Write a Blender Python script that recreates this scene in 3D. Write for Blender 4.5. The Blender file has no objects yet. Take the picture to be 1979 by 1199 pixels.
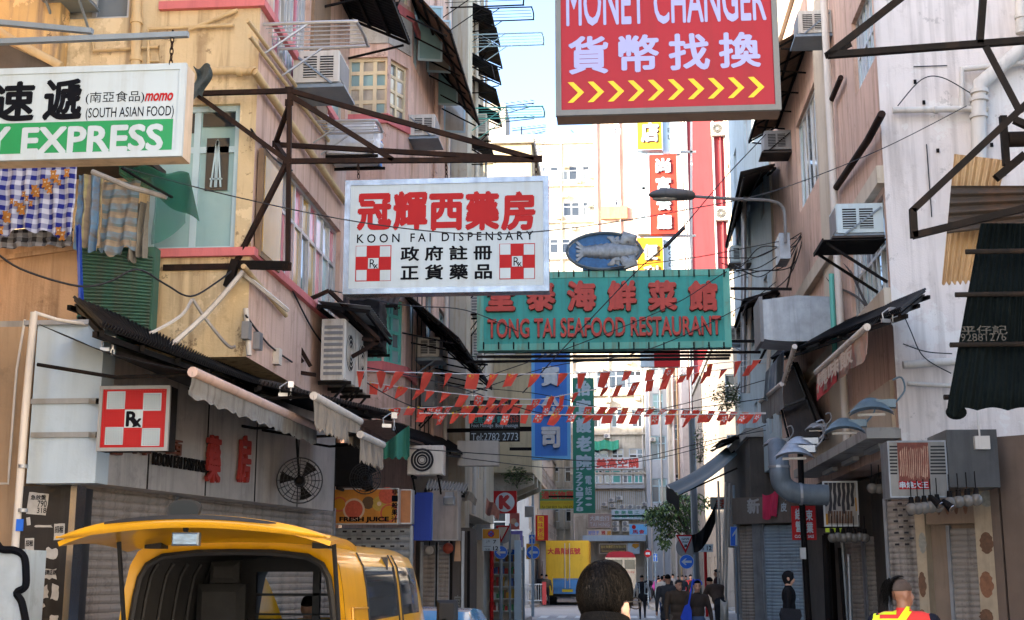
import bpy, bmesh, math, random
from mathutils import Vector, Matrix, noise as mnoise
from mathutils.bvhtree import BVHTree
random.seed(11)
V = Vector
R = math.radians
SC = bpy.context.scene
COL = SC.collection

# ------------------------------------------------------------------ camera, sky, sun, exposure
CAMZ = 1.7
FPX = 2500.0
PITCH = math.atan((1110 - 599.5) / FPX)
YAW = math.atan((1195 - 989.5) / FPX * math.cos(PITCH))
cam_d = bpy.data.cameras.new('camera')
cam_d.sensor_width = 36
cam_d.lens = FPX / 1979 * 36
cam_d.clip_start = 0.1
cam_d.clip_end = 2000
cam = bpy.data.objects.new('camera', cam_d)
cam.location = (0, 0, CAMZ)
cam.rotation_euler = (R(90) + PITCH, 0, YAW)
COL.objects.link(cam)
SC.camera = cam
FWD = V((-math.sin(YAW) * math.cos(PITCH), math.cos(YAW) * math.cos(PITCH), math.sin(PITCH)))
RGT = V((math.cos(YAW), math.sin(YAW), 0))
UPV = RGT.cross(FWD)

SUN_AZ, SUN_EL = R(60), R(21)          # behind the camera, to its left, low
world = bpy.data.worlds.new('World')
SC.world = world
world.use_nodes = True
wn = world.node_tree
sky = wn.nodes.new('ShaderNodeTexSky')
sky.sky_type = 'NISHITA'
sky.sun_disc = False
sky.sun_elevation = SUN_EL
sky.sun_rotation = math.pi + SUN_AZ
sky.air_density = 0.75
sky.dust_density = 1.8
sky.ozone_density = 1.6
wn.links.new(sky.outputs[0], wn.nodes['Background'].inputs[0])
wn.nodes['Background'].inputs[1].default_value = 0.095
sun_d = bpy.data.lights.new('sun', 'SUN')
sun_d.energy = 3.2
sun_d.angle = R(0.5)
sun_d.color = (1.0, 0.86, 0.67)
sun = bpy.data.objects.new('sun', sun_d)
sd = V((math.sin(SUN_AZ) * math.cos(SUN_EL), math.cos(SUN_AZ) * math.cos(SUN_EL), -math.sin(SUN_EL)))
sun.rotation_euler = sd.to_track_quat('-Z', 'Y').to_euler()
sun.location = (10, -30, 40)
COL.objects.link(sun)
SC.view_settings.view_transform = 'Standard'
SC.view_settings.look = 'None'
SC.view_settings.exposure = 3.28
SC.view_settings.gamma = 1
SC.cycles.max_bounces = 6
SC.cycles.diffuse_bounces = 4
SC.cycles.transparent_max_bounces = 8

# ------------------------------------------------------------------ helpers
def ray(px, py):
    return FWD * FPX + RGT * (px - 989.5) - UPV * (py - 599.5)
def U(px, py, D):
    """world point seen at photo pixel px,py on the plane y = D"""
    d = ray(px, py)
    return V((0, 0, CAMZ)) + d * (D / d.y)
def UX(px, py, X):
    d = ray(px, py)
    return V((0, 0, CAMZ)) + d * (X / d.x)

class Fr:
    """upright frame: origin o, right r, up u, normal n towards the viewer"""
    def __init__(s, o, r, u=(0, 0, 1)):
        s.o = V(o); s.r = V(r).normalized(); s.u = V(u).normalized(); s.n = s.r.cross(s.u).normalized()
    def p(s, x, y, z=0.0):
        return s.o + s.r * x + s.u * y + s.n * z
    def px(s, px, py):
        d = ray(px, py); c = V((0, 0, CAMZ))
        t = (s.o - c).dot(s.n) / d.dot(s.n)
        q = c + d * t - s.o
        return q.dot(s.r), q.dot(s.u)
    def off(s, x, y, z=0.0):
        return Fr(s.p(x, y, z), s.r, s.u)
    def rot(s, deg):
        """turned about its own upright axis"""
        m = Matrix.Rotation(R(deg), 3, s.u)
        return Fr(s.o, m @ s.r, s.u)
FC = lambda x, y, z: Fr((x, y, z), (1, 0, 0))          # faces the camera

MATS = {}
def mat(name, col, rough=.75, metal=0., var=.22, vs=1.3, streak=.25, dirt=None, bump=.12, bs=40, spec=.4, emis=0, alpha=1, coat=0, trans=0, peel=0, lucent=0):
    if name in MATS: return MATS[name]
    m = bpy.data.materials.new(name); m.use_nodes = True
    nt = m.node_tree; N = nt.nodes; L = nt.links
    b = N['Principled BSDF']
    b.inputs['Roughness'].default_value = rough
    b.inputs['Metallic'].default_value = metal
    b.inputs['Specular IOR Level'].default_value = spec
    b.inputs['Alpha'].default_value = alpha
    b.inputs['Coat Weight'].default_value = coat
    b.inputs['Transmission Weight'].default_value = trans
    c = (*col, 1)
    if dirt is None: dirt = tuple(x * .38 for x in col)
    geo = N.new('ShaderNodeNewGeometry')
    def ns(scale, detail, vec, rough_=.6):
        n = N.new('ShaderNodeTexNoise'); n.inputs['Scale'].default_value = scale
        n.inputs['Detail'].default_value = detail; n.inputs['Roughness'].default_value = rough_
        L.new(vec, n.inputs['Vector']); return n.outputs['Fac']
    def ramp(fac, a, bb):
        r = N.new('ShaderNodeMapRange'); r.inputs[1].default_value = a; r.inputs[2].default_value = bb
        r.clamp = True; L.new(fac, r.inputs[0]); return r.outputs[0]
    def mul(fac, k):
        r = N.new('ShaderNodeMath'); r.operation = 'MULTIPLY'; L.new(fac, r.inputs[0]); r.inputs[1].default_value = k; return r.outputs[0]
    def mix(f, a, bb):
        r = N.new('ShaderNodeMix'); r.data_type = 'RGBA'; L.new(f, r.inputs[0])
        for s, v in ((r.inputs[6], a), (r.inputs[7], bb)):
            if isinstance(v, tuple): s.default_value = v
            else: L.new(v, s)
        return r.outputs[2]
    out = c
    pos = geo.outputs['Position']
    if var:
        f = mul(ramp(ns(vs, 6, pos), .35, .7), min(1, var * 2))
        out = mix(f, c, tuple(x * .62 for x in col) + (1,))
    if streak:
        mp = N.new('ShaderNodeMapping'); mp.inputs['Scale'].default_value = (5, 5, .35) if vs > .6 else (1.4, 1.4, .16)
        L.new(pos, mp.inputs['Vector'])
        f = mul(ramp(ns(1.6, 5, mp.outputs[0], .65), .49, .68), streak)
        out = mix(f, out, dirt + (1,))
        f2 = mul(ramp(ns(2.6, 8, pos, .72), .57, .68), streak * .8)
        out = mix(f2, out, dirt + (1,))
    if peel:                             # flaked and patched areas with hard edges, rusty runs
        f = mul(ramp(ns(1.1, 9, pos, .68), .57, .585), peel)
        out = mix(f, out, tuple(min(.8, x * 1.12 + .05) for x in col) + (1,))
        f = mul(ramp(ns(3.1, 10, pos, .75), .62, .63), peel)
        out = mix(f, out, tuple(x * .5 for x in dirt) + (1,))
        mp2 = N.new('ShaderNodeMapping'); mp2.inputs['Scale'].default_value = (6, 6, .2) if vs > .6 else (1.9, 1.9, .1); mp2.inputs['Location'].default_value = (3, 7, 1)
        L.new(pos, mp2.inputs['Vector'])
        f = mul(ramp(ns(1.2, 3, mp2.outputs[0], .5), .54, .68), peel * .9)
        out = mix(f, out, tuple(x * .8 for x in dirt) + (1,))
    if isinstance(out, tuple): b.inputs['Base Color'].default_value = out
    else: L.new(out, b.inputs['Base Color'])
    if bump:
        bp = N.new('ShaderNodeBump'); bp.inputs['Strength'].default_value = bump; bp.inputs['Distance'].default_value = .02
        L.new(ns(bs, 5, pos), bp.inputs['Height']); L.new(bp.outputs[0], b.inputs['Normal'])
    if emis:
        b.inputs['Emission Color'].default_value = c; b.inputs['Emission Strength'].default_value = emis
    if lucent:
        tr_ = N.new('ShaderNodeBsdfTranslucent'); tr_.inputs[0].default_value = c
        ms = N.new('ShaderNodeMixShader'); ms.inputs[0].default_value = lucent
        L.new(b.outputs[0], ms.inputs[1]); L.new(tr_.outputs[0], ms.inputs[2]); L.new(ms.outputs[0], N['Material Output'].inputs[0])
    MATS[name] = m
    return m
def h(s, k=1.0):
    """sRGB hex to linear, scaled"""
    r = []
    for i in (0, 2, 4):
        v = int(s[i:i + 2], 16) / 255
        r.append((v / 12.92 if v <= .04045 else ((v + .055) / 1.055) ** 2.4) * k)
    return tuple(r)

class MB:
    """collects geometry in world space, builds ONE mesh object"""
    def __init__(s): s.v = []; s.f = []; s.mi = []; s.m = 0
    def add(s, vs, fs):
        n = len(s.v); s.v += [V(p) for p in vs]
        for f in fs: s.f.append([i + n for i in f]); s.mi.append(s.m)
        return s
    def quad(s, a, b, c, d): return s.add([a, b, c, d], [(0, 1, 2, 3)])
    def box(s, F, x0, x1, y0, y1, z0, z1):
        P = [F.p(x, y, z) for z in (z0, z1) for y in (y0, y1) for x in (x0, x1)]
        return s.add(P, [(0, 2, 3, 1), (4, 5, 7, 6), (0, 1, 5, 4), (2, 6, 7, 3), (0, 4, 6, 2), (1, 3, 7, 5)])
    def bbox(s, F, x0, x1, y0, y1, z0, z1, b=.01):
        """box with its front edges chamfered"""
        P = [F.p(x, y, z0) for y in (y0, y1) for x in (x0, x1)] + [F.p(x, y, z1 - b) for y in (y0, y1) for x in (x0, x1)]
        P += [F.p(x, y, z1) for y in (y0 + b, y1 - b) for x in (x0 + b, x1 - b)]
        return s.add(P, [(0, 2, 3, 1), (0, 1, 5, 4), (2, 6, 7, 3), (0, 4, 6, 2), (1, 3, 7, 5), (4, 5, 9, 8), (5, 7, 11, 9), (7, 6, 10, 11), (6, 4, 8, 10), (8, 9, 11, 10)])
    def beam(s, p, q, w=.05, hh=None, up=(0, 0, 1)):
        p = V(p); q = V(q); hh = hh or w
        d = (q - p).normalized(); u = V(up)
        if abs(d.dot(u)) > .98: u = V((0, 1, 0))
        r = d.cross(u).normalized(); u = r.cross(d)
        P = [e + r * (a * w / 2) + u * (b * hh / 2) for e in (p, q) for a, b in ((-1, -1), (1, -1), (1, 1), (-1, 1))]
        return s.add(P, [(0, 3, 2, 1), (4, 5, 6, 7), (0, 1, 5, 4), (1, 2, 6, 5), (2, 3, 7, 6), (3, 0, 4, 7)])
    def tube(s, pts, r=.02, seg=8, cap=True):
        pts = [V(p) for p in pts]; n = len(pts)
        rs = r if isinstance(r, (list, tuple)) else [r] * n
        t0 = (pts[1] - pts[0]).normalized()
        a = V((0, 0, 1)) if abs(t0.z) < .9 else V((1, 0, 0))
        rings = []
        for i, p in enumerate(pts):
            t = (pts[min(i + 1, n - 1)] - pts[max(i - 1, 0)]).normalized()
            x = t.cross(a)
            if x.length < 1e-4: x = t.orthogonal()
            x.normalize(); y = x.cross(t).normalized(); a = y
            rings.append([p + (x * math.cos(k * 2 * math.pi / seg) + y * math.sin(k * 2 * math.pi / seg)) * rs[i] for k in range(seg)])
        vs = [q for g in rings for q in g]; fs = []
        for i in range(n - 1):
            for k in range(seg):
                k2 = (k + 1) % seg
                fs.append((i * seg + k, i * seg + k2, (i + 1) * seg + k2, (i + 1) * seg + k))
        if cap: fs += [tuple(range(seg))[::-1], tuple((n - 1) * seg + k for k in range(seg))]
        return s.add(vs, fs)
    def cyl(s, c, ax, r, l, seg=20, r2=None):
        c = V(c); ax = V(ax).normalized()
        return s.tube([c, c + ax * l], [r, r if r2 is None else r2], seg)
    def prism(s, F, pts, z0, z1):
        n = len(pts)
        P = [F.p(x, y, z0) for x, y in pts] + [F.p(x, y, z1) for x, y in pts]
        fs = [tuple(range(n))[::-1], tuple(range(n, 2 * n))] + [(i, (i + 1) % n, n + (i + 1) % n, n + i) for i in range(n)]
        return s.add(P, fs)
    def flat(s, F, pts, z):
        return s.add([F.p(x, y, z) for x, y in pts], [tuple(range(len(pts)))])
    def grid(s, fn, nu, nv, thick=0):
        """sheet from fn(u,v); thick offsets a second skin along the normal"""
        P = [[V(fn(i / nu, j / nv)) for i in range(nu + 1)] for j in range(nv + 1)]
        vs = [p for row in P for p in row]; W = nu + 1
        fs = [(j * W + i, j * W + i + 1, (j + 1) * W + i + 1, (j + 1) * W + i) for j in range(nv) for i in range(nu)]
        if thick:
            n0 = len(vs); Q = []
            for j in range(nv + 1):
                for i in range(nu + 1):
                    a = P[j][min(i + 1, nu)] - P[j][max(i - 1, 0)]; b = P[min(j + 1, nv)][i] - P[max(j - 1, 0)][i]
                    nn = a.cross(b)
                    Q.append(P[j][i] + (nn.normalized() if nn.length > 1e-9 else V((0, 0, 1))) * thick)
            vs += Q
            fs += [tuple(n0 + k for k in f)[::-1] for f in fs[:]]
            edge = [(i, i + 1) for i in range(nu)] + [(nv * W + i + 1, nv * W + i) for i in range(nu)]
            edge += [((j + 1) * W, j * W) for j in range(nv)] + [(j * W + nu, (j + 1) * W + nu) for j in range(nv)]
            fs += [(b, a, n0 + a, n0 + b) for a, b in edge]
        return s.add(vs, fs)
    def lathe(s, F, prof, seg=24, ax='y'):
        """profile (r, h) turned about the frame's up axis (ax y) or normal (ax z) at its origin"""
        vs = []; n = len(prof)
        for r, y in prof:
            for k in range(seg):
                c, q = math.cos(k * 2 * math.pi / seg) * r, math.sin(k * 2 * math.pi / seg) * r
                vs.append(F.p(c, y, q) if ax == 'y' else F.p(c, q, y))
        fs = [(i * seg + k, i * seg + (k + 1) % seg, (i + 1) * seg + (k + 1) % seg, (i + 1) * seg + k) for i in range(n - 1) for k in range(seg)]
        return s.add(vs, fs)
    def ell(s, c, rad, seg=14, rings=9):
        c = V(c); vs = []
        for j in range(rings + 1):
            t = math.pi * j / rings
            for k in range(seg):
                a = 2 * math.pi * k / seg
                vs.append(c + V((math.sin(t) * math.cos(a) * rad[0], math.sin(t) * math.sin(a) * rad[1], math.cos(t) * rad[2])))
        return s.add(vs, [(j * seg + k, (j + 1) * seg + k, (j + 1) * seg + (k + 1) % seg, j * seg + (k + 1) % seg) for j in range(rings) for k in range(seg)])
    def build(s, name, mats, parent=None, smooth=False, label=None):
        me = bpy.data.meshes.new(name)
        o = bpy.data.objects.new(name, me)
        off = V((0, 0, 0))
        if parent is not None:
            o.parent = parent
            q = parent
            while q is not None: off = off + q.location; q = q.parent
        me.from_pydata([tuple(p - off) for p in s.v], [], s.f)
        for m in (mats if isinstance(mats, (list, tuple)) else [mats]): me.materials.append(m)
        if len(me.materials) > 1: me.polygons.foreach_set('material_index', s.mi)
        bm = bmesh.new(); bm.from_mesh(me)
        bmesh.ops.remove_doubles(bm, verts=bm.verts, dist=1e-5)
        bmesh.ops.recalc_face_normals(bm, faces=bm.faces)
        bm.to_mesh(me); bm.free()
        if smooth:
            me.polygons.foreach_set('use_smooth', [True] * len(me.polygons))
            try: me.set_sharp_from_angle(angle=R(40))
            except Exception: pass
        COL.objects.link(o)
        if label: o['label'] = label
        return o

def tag(o, label, cat, group=None):
    o['label'] = label; o['category'] = cat
    if group: o['group'] = group
    return o
def thing(name, label, cat, loc, group=None):
    o = bpy.data.objects.new(name, None); o.location = loc; o.empty_display_size = .2
    COL.objects.link(o)
    return tag(o, label, cat, group)
def struct(o, kind='structure'):
    o['kind'] = kind; return o

TXT = {}
def glyphs(body, bold, shear, space):
    k = (body, bold, shear, space)
    if k not in TXT:
        c = bpy.data.curves.new('lettering', 'FONT'); c.body = body; c.offset = bold; c.shear = shear; c.space_character = space
        c.resolution_u = 3
        o = bpy.data.objects.new('lettering', c); COL.objects.link(o)
        bpy.context.view_layer.update()
        me = bpy.data.meshes.new_from_object(o.evaluated_get(bpy.context.evaluated_depsgraph_get()))
        vs = [(v.co.x, v.co.y) for v in me.vertices]; fs = [tuple(p.vertices) for p in me.polygons]
        bpy.data.objects.remove(o); bpy.data.curves.remove(c); bpy.data.meshes.remove(me)
        TXT[k] = (vs, fs)
    return TXT[k]
def put(mb, body, F, x0, x1, y0, y1, z, bold=0., ext=0., shear=0., space=1.):
    """lettering fitted into a rectangle of frame F"""
    if bold > .012:                      # heavier strokes: the outline laid down again a little to each side
        k = bold; w = [(0, 0)] + [(k * math.cos(i * 1.0472 + .3), k * math.sin(i * 1.0472 + .3)) for i in range(6)]
        vs, fs = glyphs(body, 0., shear, space)
    else: w = [(0, 0)]; vs, fs = glyphs(body, bold, shear, space)
    if not vs: return mb
    k = max(abs(q[0]) for q in w)
    a0 = min(v[0] for v in vs) - k; a1 = max(v[0] for v in vs) + k; b0 = min(v[1] for v in vs) - k; b1 = max(v[1] for v in vs) + k
    sx = (x1 - x0) / max(a1 - a0, 1e-6); sy = (y1 - y0) / max(b1 - b0, 1e-6)
    ed = None
    for i, (dx, dy) in enumerate(w):
        Q = [(x0 + (v[0] + dx - a0) * sx, y0 + (v[1] + dy - b0) * sy) for v in vs]; n = len(Q); zz = z + ext + i * .0003
        mb.add([F.p(x, y, zz) for x, y in Q], fs)
        if ext:
            if ed is None:
                cnt = {}
                for f in fs:
                    for a, b in zip(f, f[1:] + f[:1]): e = (min(a, b), max(a, b)); cnt[e] = cnt.get(e, 0) + 1
                ed = [e for e, c in cnt.items() if c == 1]
            mb.add([F.p(x, y, z) for x, y in Q] + [F.p(x, y, zz) for x, y in Q], [(a, b, n + b, n + a) for a, b in ed])
    return mb
def text(body, F, x0, x1, y0, y1, z, m, parent, bold=0., ext=0., shear=0., name='lettering', space=1.):
    mb = MB(); put(mb, body, F, x0, x1, y0, y1, z, bold, ext, shear, space)
    return mb.build(name, m, parent)
def column(chars, F, x0, x1, ytop, ybot, z, m, parent, bold=0., ext=0., gap=.15, name='lettering'):
    """characters set one below the other"""
    n = len(chars); st = (ytop - ybot) / n; mb = MB()
    for i, ch in enumerate(chars):
        if ch != ' ': put(mb, ch, F, x0, x1, ytop - (i + 1) * st + st * gap / 2, ytop - i * st - st * gap / 2, z, bold, ext)
    return mb.build(name, m, parent)

def sag(p, q, s=.3, n=14):
    p = V(p); q = V(q)
    return [p.lerp(q, i / n) - V((0, 0, s * 4 * (i / n) * (1 - i / n))) for i in range(n + 1)]
def smooth_path(pts, n=6):
    pts = [V(p) for p in pts]; P = [pts[0]] + pts + [pts[-1]]; out = []
    for i in range(1, len(P) - 2):
        a, b, c, d = P[i - 1:i + 3]
        for k in range(n):
            t = k / n
            out.append(.5 * ((2 * b) + (c - a) * t + (2 * a - 5 * b + 4 * c - d) * t * t + (3 * b - 3 * c + d - a) * t ** 3))
    return out + [pts[-1]]

def wall(mb, F, W0, W1, H0, H1, holes, depth=.14, back=None):
    """flat wall of frame F with rectangular openings and their reveals"""
    xs = sorted({W0, W1} | {min(max(c, W0), W1) for a in holes for c in a[:2]}); ys = sorted({H0, H1} | {min(max(c, H0), H1) for a in holes for c in a[2:4]})
    for i in range(len(xs) - 1):
        for j in range(len(ys) - 1):
            cx, cy = (xs[i] + xs[i + 1]) / 2, (ys[j] + ys[j + 1]) / 2
            if any(a[0] < cx < a[1] and a[2] < cy < a[3] for a in holes): continue
            mb.quad(F.p(xs[i], ys[j]), F.p(xs[i + 1], ys[j]), F.p(xs[i + 1], ys[j + 1]), F.p(xs[i], ys[j + 1]))
    for a in holes:
        x0, x1, y0, y1 = max(a[0], W0), min(a[1], W1), max(a[2], H0), min(a[3], H1); d = -depth
        mb.quad(F.p(x0, y0), F.p(x1, y0), F.p(x1, y0, d), F.p(x0, y0, d)); mb.quad(F.p(x0, y1), F.p(x1, y1), F.p(x1, y1, d), F.p(x0, y1, d))
        mb.quad(F.p(x0, y0), F.p(x0, y1), F.p(x0, y1, d), F.p(x0, y0, d)); mb.quad(F.p(x1, y0), F.p(x1, y1), F.p(x1, y1, d), F.p(x1, y0, d))
    return mb
def window(F, x0, x1, y0, y1, parent, cols=2, rows=1, fm=None, pm=None, z=-.11, fw=.05, split=None, seed=0):
    """a window frame with its glass; rows may be a list of heights (fractions from the bottom)"""
    rnd = random.Random(seed + int(x0 * 977 + y0 * 131)); mb = MB()
    mb.box(F, x0, x1, y0, y0 + fw, z - .03, z + .04); mb.box(F, x0, x1, y1 - fw, y1, z - .03, z + .04)
    mb.box(F, x0, x0 + fw, y0 + fw, y1 - fw, z - .03, z + .04); mb.box(F, x1 - fw, x1, y0 + fw, y1 - fw, z - .03, z + .04)
    rr = [i / rows for i in range(1, rows)] if isinstance(rows, int) else list(rows)
    m2 = fw * .55
    for i in range(1, cols):
        x = x0 + (x1 - x0) * i / cols
        mb.box(F, x - m2, x + m2, y0 + fw, y1 - fw, z - .025, z + .03)
    for t in rr:
        y = y0 + (y1 - y0) * t
        mb.box(F, x0 + fw, x1 - fw, y - m2, y + m2, z - .02, z + .025)
    f = mb.build('window', fm, parent)
    g = MB(); yb = [0] + rr + [1]
    pms = pm if isinstance(pm, (list, tuple)) else [pm]
    for i in range(cols):
        for j in range(len(yb) - 1):
            a, b = x0 + (x1 - x0) * i / cols, x0 + (x1 - x0) * (i + 1) / cols
            c, d = y0 + (y1 - y0) * yb[j], y0 + (y1 - y0) * yb[j + 1]
            t = [rnd.uniform(-.012, .012) for _ in range(3)]
            g.m = rnd.randrange(len(pms))
            g.quad(F.p(a, c, z + t[0]), F.p(b, c, z + t[1]), F.p(b, d, z + t[1] + t[2]), F.p(a, d, z + t[0] + t[2]))
    g.build('pane', pms, f)
    return f
# ------------------------------------------------------------------ materials
m_asph = mat('asphalt', (.28, .275, .265), .9, var=.3, vs=.6, streak=.2, bump=.3, bs=120)
m_pave = mat('paving', (.34, .33, .31), .9, var=.3, vs=.9, streak=.3, bump=.2, bs=60)
m_kerb = mat('kerb stone', (.3, .29, .27), .9)
m_yel = mat('yellow stucco', (.68, .53, .31), .9, var=.3, vs=.9, streak=.55, dirt=(.26, .16, .08), bump=.3, bs=35, peel=.6)
m_yelo = mat('ochre stucco', (.52, .32, .17), .9, var=.35, vs=.8, streak=.6, dirt=(.2, .11, .05), bump=.25, peel=.6)
m_stain = mat('stained yellow stucco', (.60, .40, .17), .9, var=.35, vs=1.1, streak=.8, dirt=(.22, .16, .12), bump=.3, peel=.9)
m_pinkb = mat('pink paint', (.62, .17, .17), .7, var=.2, streak=.3)
m_pink = mat('salmon stucco', (.64, .45, .37), .88, var=.2, vs=.8, streak=.5, dirt=(.28, .18, .12), bump=.25, peel=.5)
m_rpink = mat('peach stucco', (.66, .46, .36), .9, var=.25, vs=.8, streak=.55, dirt=(.25, .14, .09), bump=.25)
m_rwhite = mat('pale pink render', (.76, .68, .62), .9, var=.2, vs=.7, streak=.4, dirt=(.36, .30, .26), bump=.25, peel=.35)
m_cream = mat('cream paint', (.62, .53, .41), .85, vs=.55, var=.25, streak=.45, dirt=(.3, .22, .14))
m_white = mat('white render', (.5, .47, .41), .85, var=.25, vs=.35, streak=.5, dirt=(.2, .17, .13), peel=.4)
m_white2 = mat('warm white render', (.52, .46, .36), .85, var=.25, vs=.3, streak=.5, dirt=(.2, .16, .12), peel=.4)
m_grey = mat('grey render', (.42, .42, .41), .88, var=.25, vs=.5, streak=.5, dirt=(.16, .15, .14))
m_conc = mat('weathered concrete', (.38, .36, .32), .92, var=.3, vs=.6, streak=.6, dirt=(.12, .1, .09))
m_hot = mat('bright pink paint', (.28, .032, .037), .8, var=.15, vs=.3, streak=.3)
m_bluew = mat('pale blue paint', (.5, .6, .64), .8, var=.2, vs=.8, streak=.4)
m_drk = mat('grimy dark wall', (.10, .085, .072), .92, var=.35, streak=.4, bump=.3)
m_brown = mat('brown painted wood', (.26, .17, .10), .7, var=.3, streak=.45)
m_alu = mat('aluminium frame', (.55, .56, .56), .4, .6, var=.15, streak=.15, bump=.03)
m_steel = mat('brushed stainless steel', (.58, .57, .55), .22, 1., var=.2, vs=2, streak=.2, bump=.04)
m_galv = mat('galvanised sheet', (.36, .38, .40), .45, .7, var=.35, vs=4, streak=.35, bump=.06)
m_wfr = mat('pale blue window paint', (.42, .56, .60), .5, var=.12, streak=.15)
m_teal = mat('teal window paint', (.12, .46, .38), .5, var=.15, streak=.2)
m_creamf = mat('cream window paint', (.66, .56, .36), .5, var=.15, streak=.2)
m_gd = mat('dark window glass', (.025, .03, .035), .06, var=.0, streak=0, bump=.02, bs=3, spec=.9)
m_gm = mat('grey window glass', (.14, .16, .17), .08, var=.1, vs=2, streak=0, bump=.02, bs=3, spec=.9)
m_gc = mat('curtained window glass', (.46, .42, .34), .12, var=.3, vs=3, streak=.3, bump=.02, bs=3, spec=.9)
m_gb = mat('frosted blue glass', (.27, .43, .43), .2, var=.15, vs=2, streak=.1, bump=.02, spec=.7)
m_gpk = mat('glass before pink blind', (.62, .16, .2), .15, var=.2, streak=.1, bump=.02, spec=.7)
m_gor = mat('glass before amber board', (.5, .3, .07), .15, var=.25, streak=.15, bump=.02, spec=.7)
m_corr = mat('rusty dark corrugated sheet', (.05, .042, .037), .8, .2, var=.35, vs=2, streak=.5, dirt=(.10, .05, .03), bump=.15)
m_corb = mat('brown corrugated sheet', (.20, .13, .09), .85, var=.35, vs=2, streak=.5, dirt=(.08, .05, .04), bump=.2)
m_corg = mat('green corrugated sheet', (.055, .15, .105), .7, .1, var=.35, vs=2, streak=.55, dirt=(.09, .08, .06), bump=.15)
m_cort = mat('tan corrugated sheet', (.42, .30, .17), .7, .1, var=.3, vs=2, streak=.6, dirt=(.2, .11, .05), bump=.15)
m_blk = mat('black tarpaulin', (.012, .012, .014), .7, spec=.12, var=.3, streak=.3, bump=.3, bs=14)
m_tarpg = mat('dark green tarpaulin', (.002, .0045, .0055), .8, spec=.06, var=.3, vs=3, streak=.35, bump=.3, bs=12)
m_rust = mat('rusty steel', (.026, .015, .012), .8, .1, spec=.15, var=.4, vs=5, streak=.5, dirt=(.055, .025, .012), bump=.15)
m_iron = mat('dark painted steel', (.007, .006, .006), .7, 0., spec=.12, var=.3, streak=.4, dirt=(.03, .018, .012))
m_gpaint = mat('blue grey painted steel', (.22, .27, .31), .5, .2, var=.2, streak=.2)
m_pipe = mat('cream pipe paint', (.60, .44, .23), .6, var=.15, streak=.3)
m_pipew = mat('white pipe paint', (.62, .57, .5), .55, var=.15, streak=.35)
m_ac = mat('off white enamel', (.60, .57, .50), .55, var=.15, vs=3, streak=.45, dirt=(.22, .16, .1), bump=.03)
m_acb = mat('pale blue enamel', (.52, .62, .64), .5, var=.1, vs=3, streak=.25, bump=.03)
m_acg = mat('grey enamel', (.22, .22, .22), .6, var=.2, vs=3, streak=.3, bump=.03)
m_hole = mat('dark vent', (.02, .02, .022), .9, var=.2, streak=0, bump=0)
m_wire = mat('black cable', (.02, .02, .022), .7, var=0, streak=0, bump=0)
m_wirew = mat('pale cord', (.6, .58, .55), .8, var=0, streak=0, bump=0)
m_shut = mat('brown roller shutter', (.33, .285, .245), .6, .15, var=.3, vs=.8, streak=.6, dirt=(.06, .05, .045), bump=.05)
m_shutb = mat('blue grey roller shutter', (.32, .40, .46), .55, .15, var=.25, vs=.8, streak=.45, dirt=(.08, .09, .1), bump=.05)
m_shutg = mat('grey roller shutter', (.33, .34, .34), .5, .4, var=.25, vs=.8, streak=.4, bump=.05)
m_tile = mat('brown stone cladding', (.16, .11, .08), .5, var=.3, vs=2, streak=.3, bump=.05)
GL = [m_gd, m_gd, m_gm, m_gc]

# ------------------------------------------------------------------ ground
g = MB(); g.quad((-300, -120, 0), (300, -120, 0), (300, 700, 0), (-300, 700, 0)); struct(g.build('road', m_asph))
def pavement(name, pts, hh=.14):
    n = len(pts); c = MB(); c.m = 0
    c.add([(x, y, hh) for x, y in pts], [tuple(range(n))]); c.m = 1
    for i in range(n):
        a, b = pts[i], pts[(i + 1) % n]
        c.quad((*a, -.02), (*b, -.02), (*b, hh), (*a, hh))
    struct(c.build(name, [m_pave, m_kerb]))
pavement('pavement_left', [(-14, -20), (-3.75, -20), (-3.75, 20), (-3.45, 30), (-3.3, 50.5), (-4.2, 52), (-14, 52)])
pavement('pavement_right', [(14, -20), (14, 56), (3.6, 56), (2.7, 54), (2.5, 20), (2.5, -20)])
pavement('pavement_far_left', [(-30, 68.6), (-4.6, 68.6), (-4.3, 69.2), (-4.3, 110), (-30, 110)])
pavement('pavement_far_right', [(30, 63), (2.2, 63), (1.6, 64), (1.6, 110), (30, 110)])
g = MB()
for i in range(9):                      # zebra stripes and stop line at the crossing
    x = -3.2 + i * .72
    g.quad((x, 52.4, .004), (x + .34, 52.4, .004), (x + .34, 55.2, .004), (x, 55.2, .004))
g.quad((-3.2, 50.6, .004), (2.4, 50.6, .004), (2.4, 50.85, .004), (-3.2, 50.85, .004))
for y in (30, 36, 42): g.quad((-.35, y, .004), (-.23, y, .004), (-.23, y + 2.5, .004), (-.35, y + 2.5, .004))
struct(g.build('road_marking', mat('road paint', (.55, .55, .52), .85, var=.35, vs=3, streak=.5)))

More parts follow.
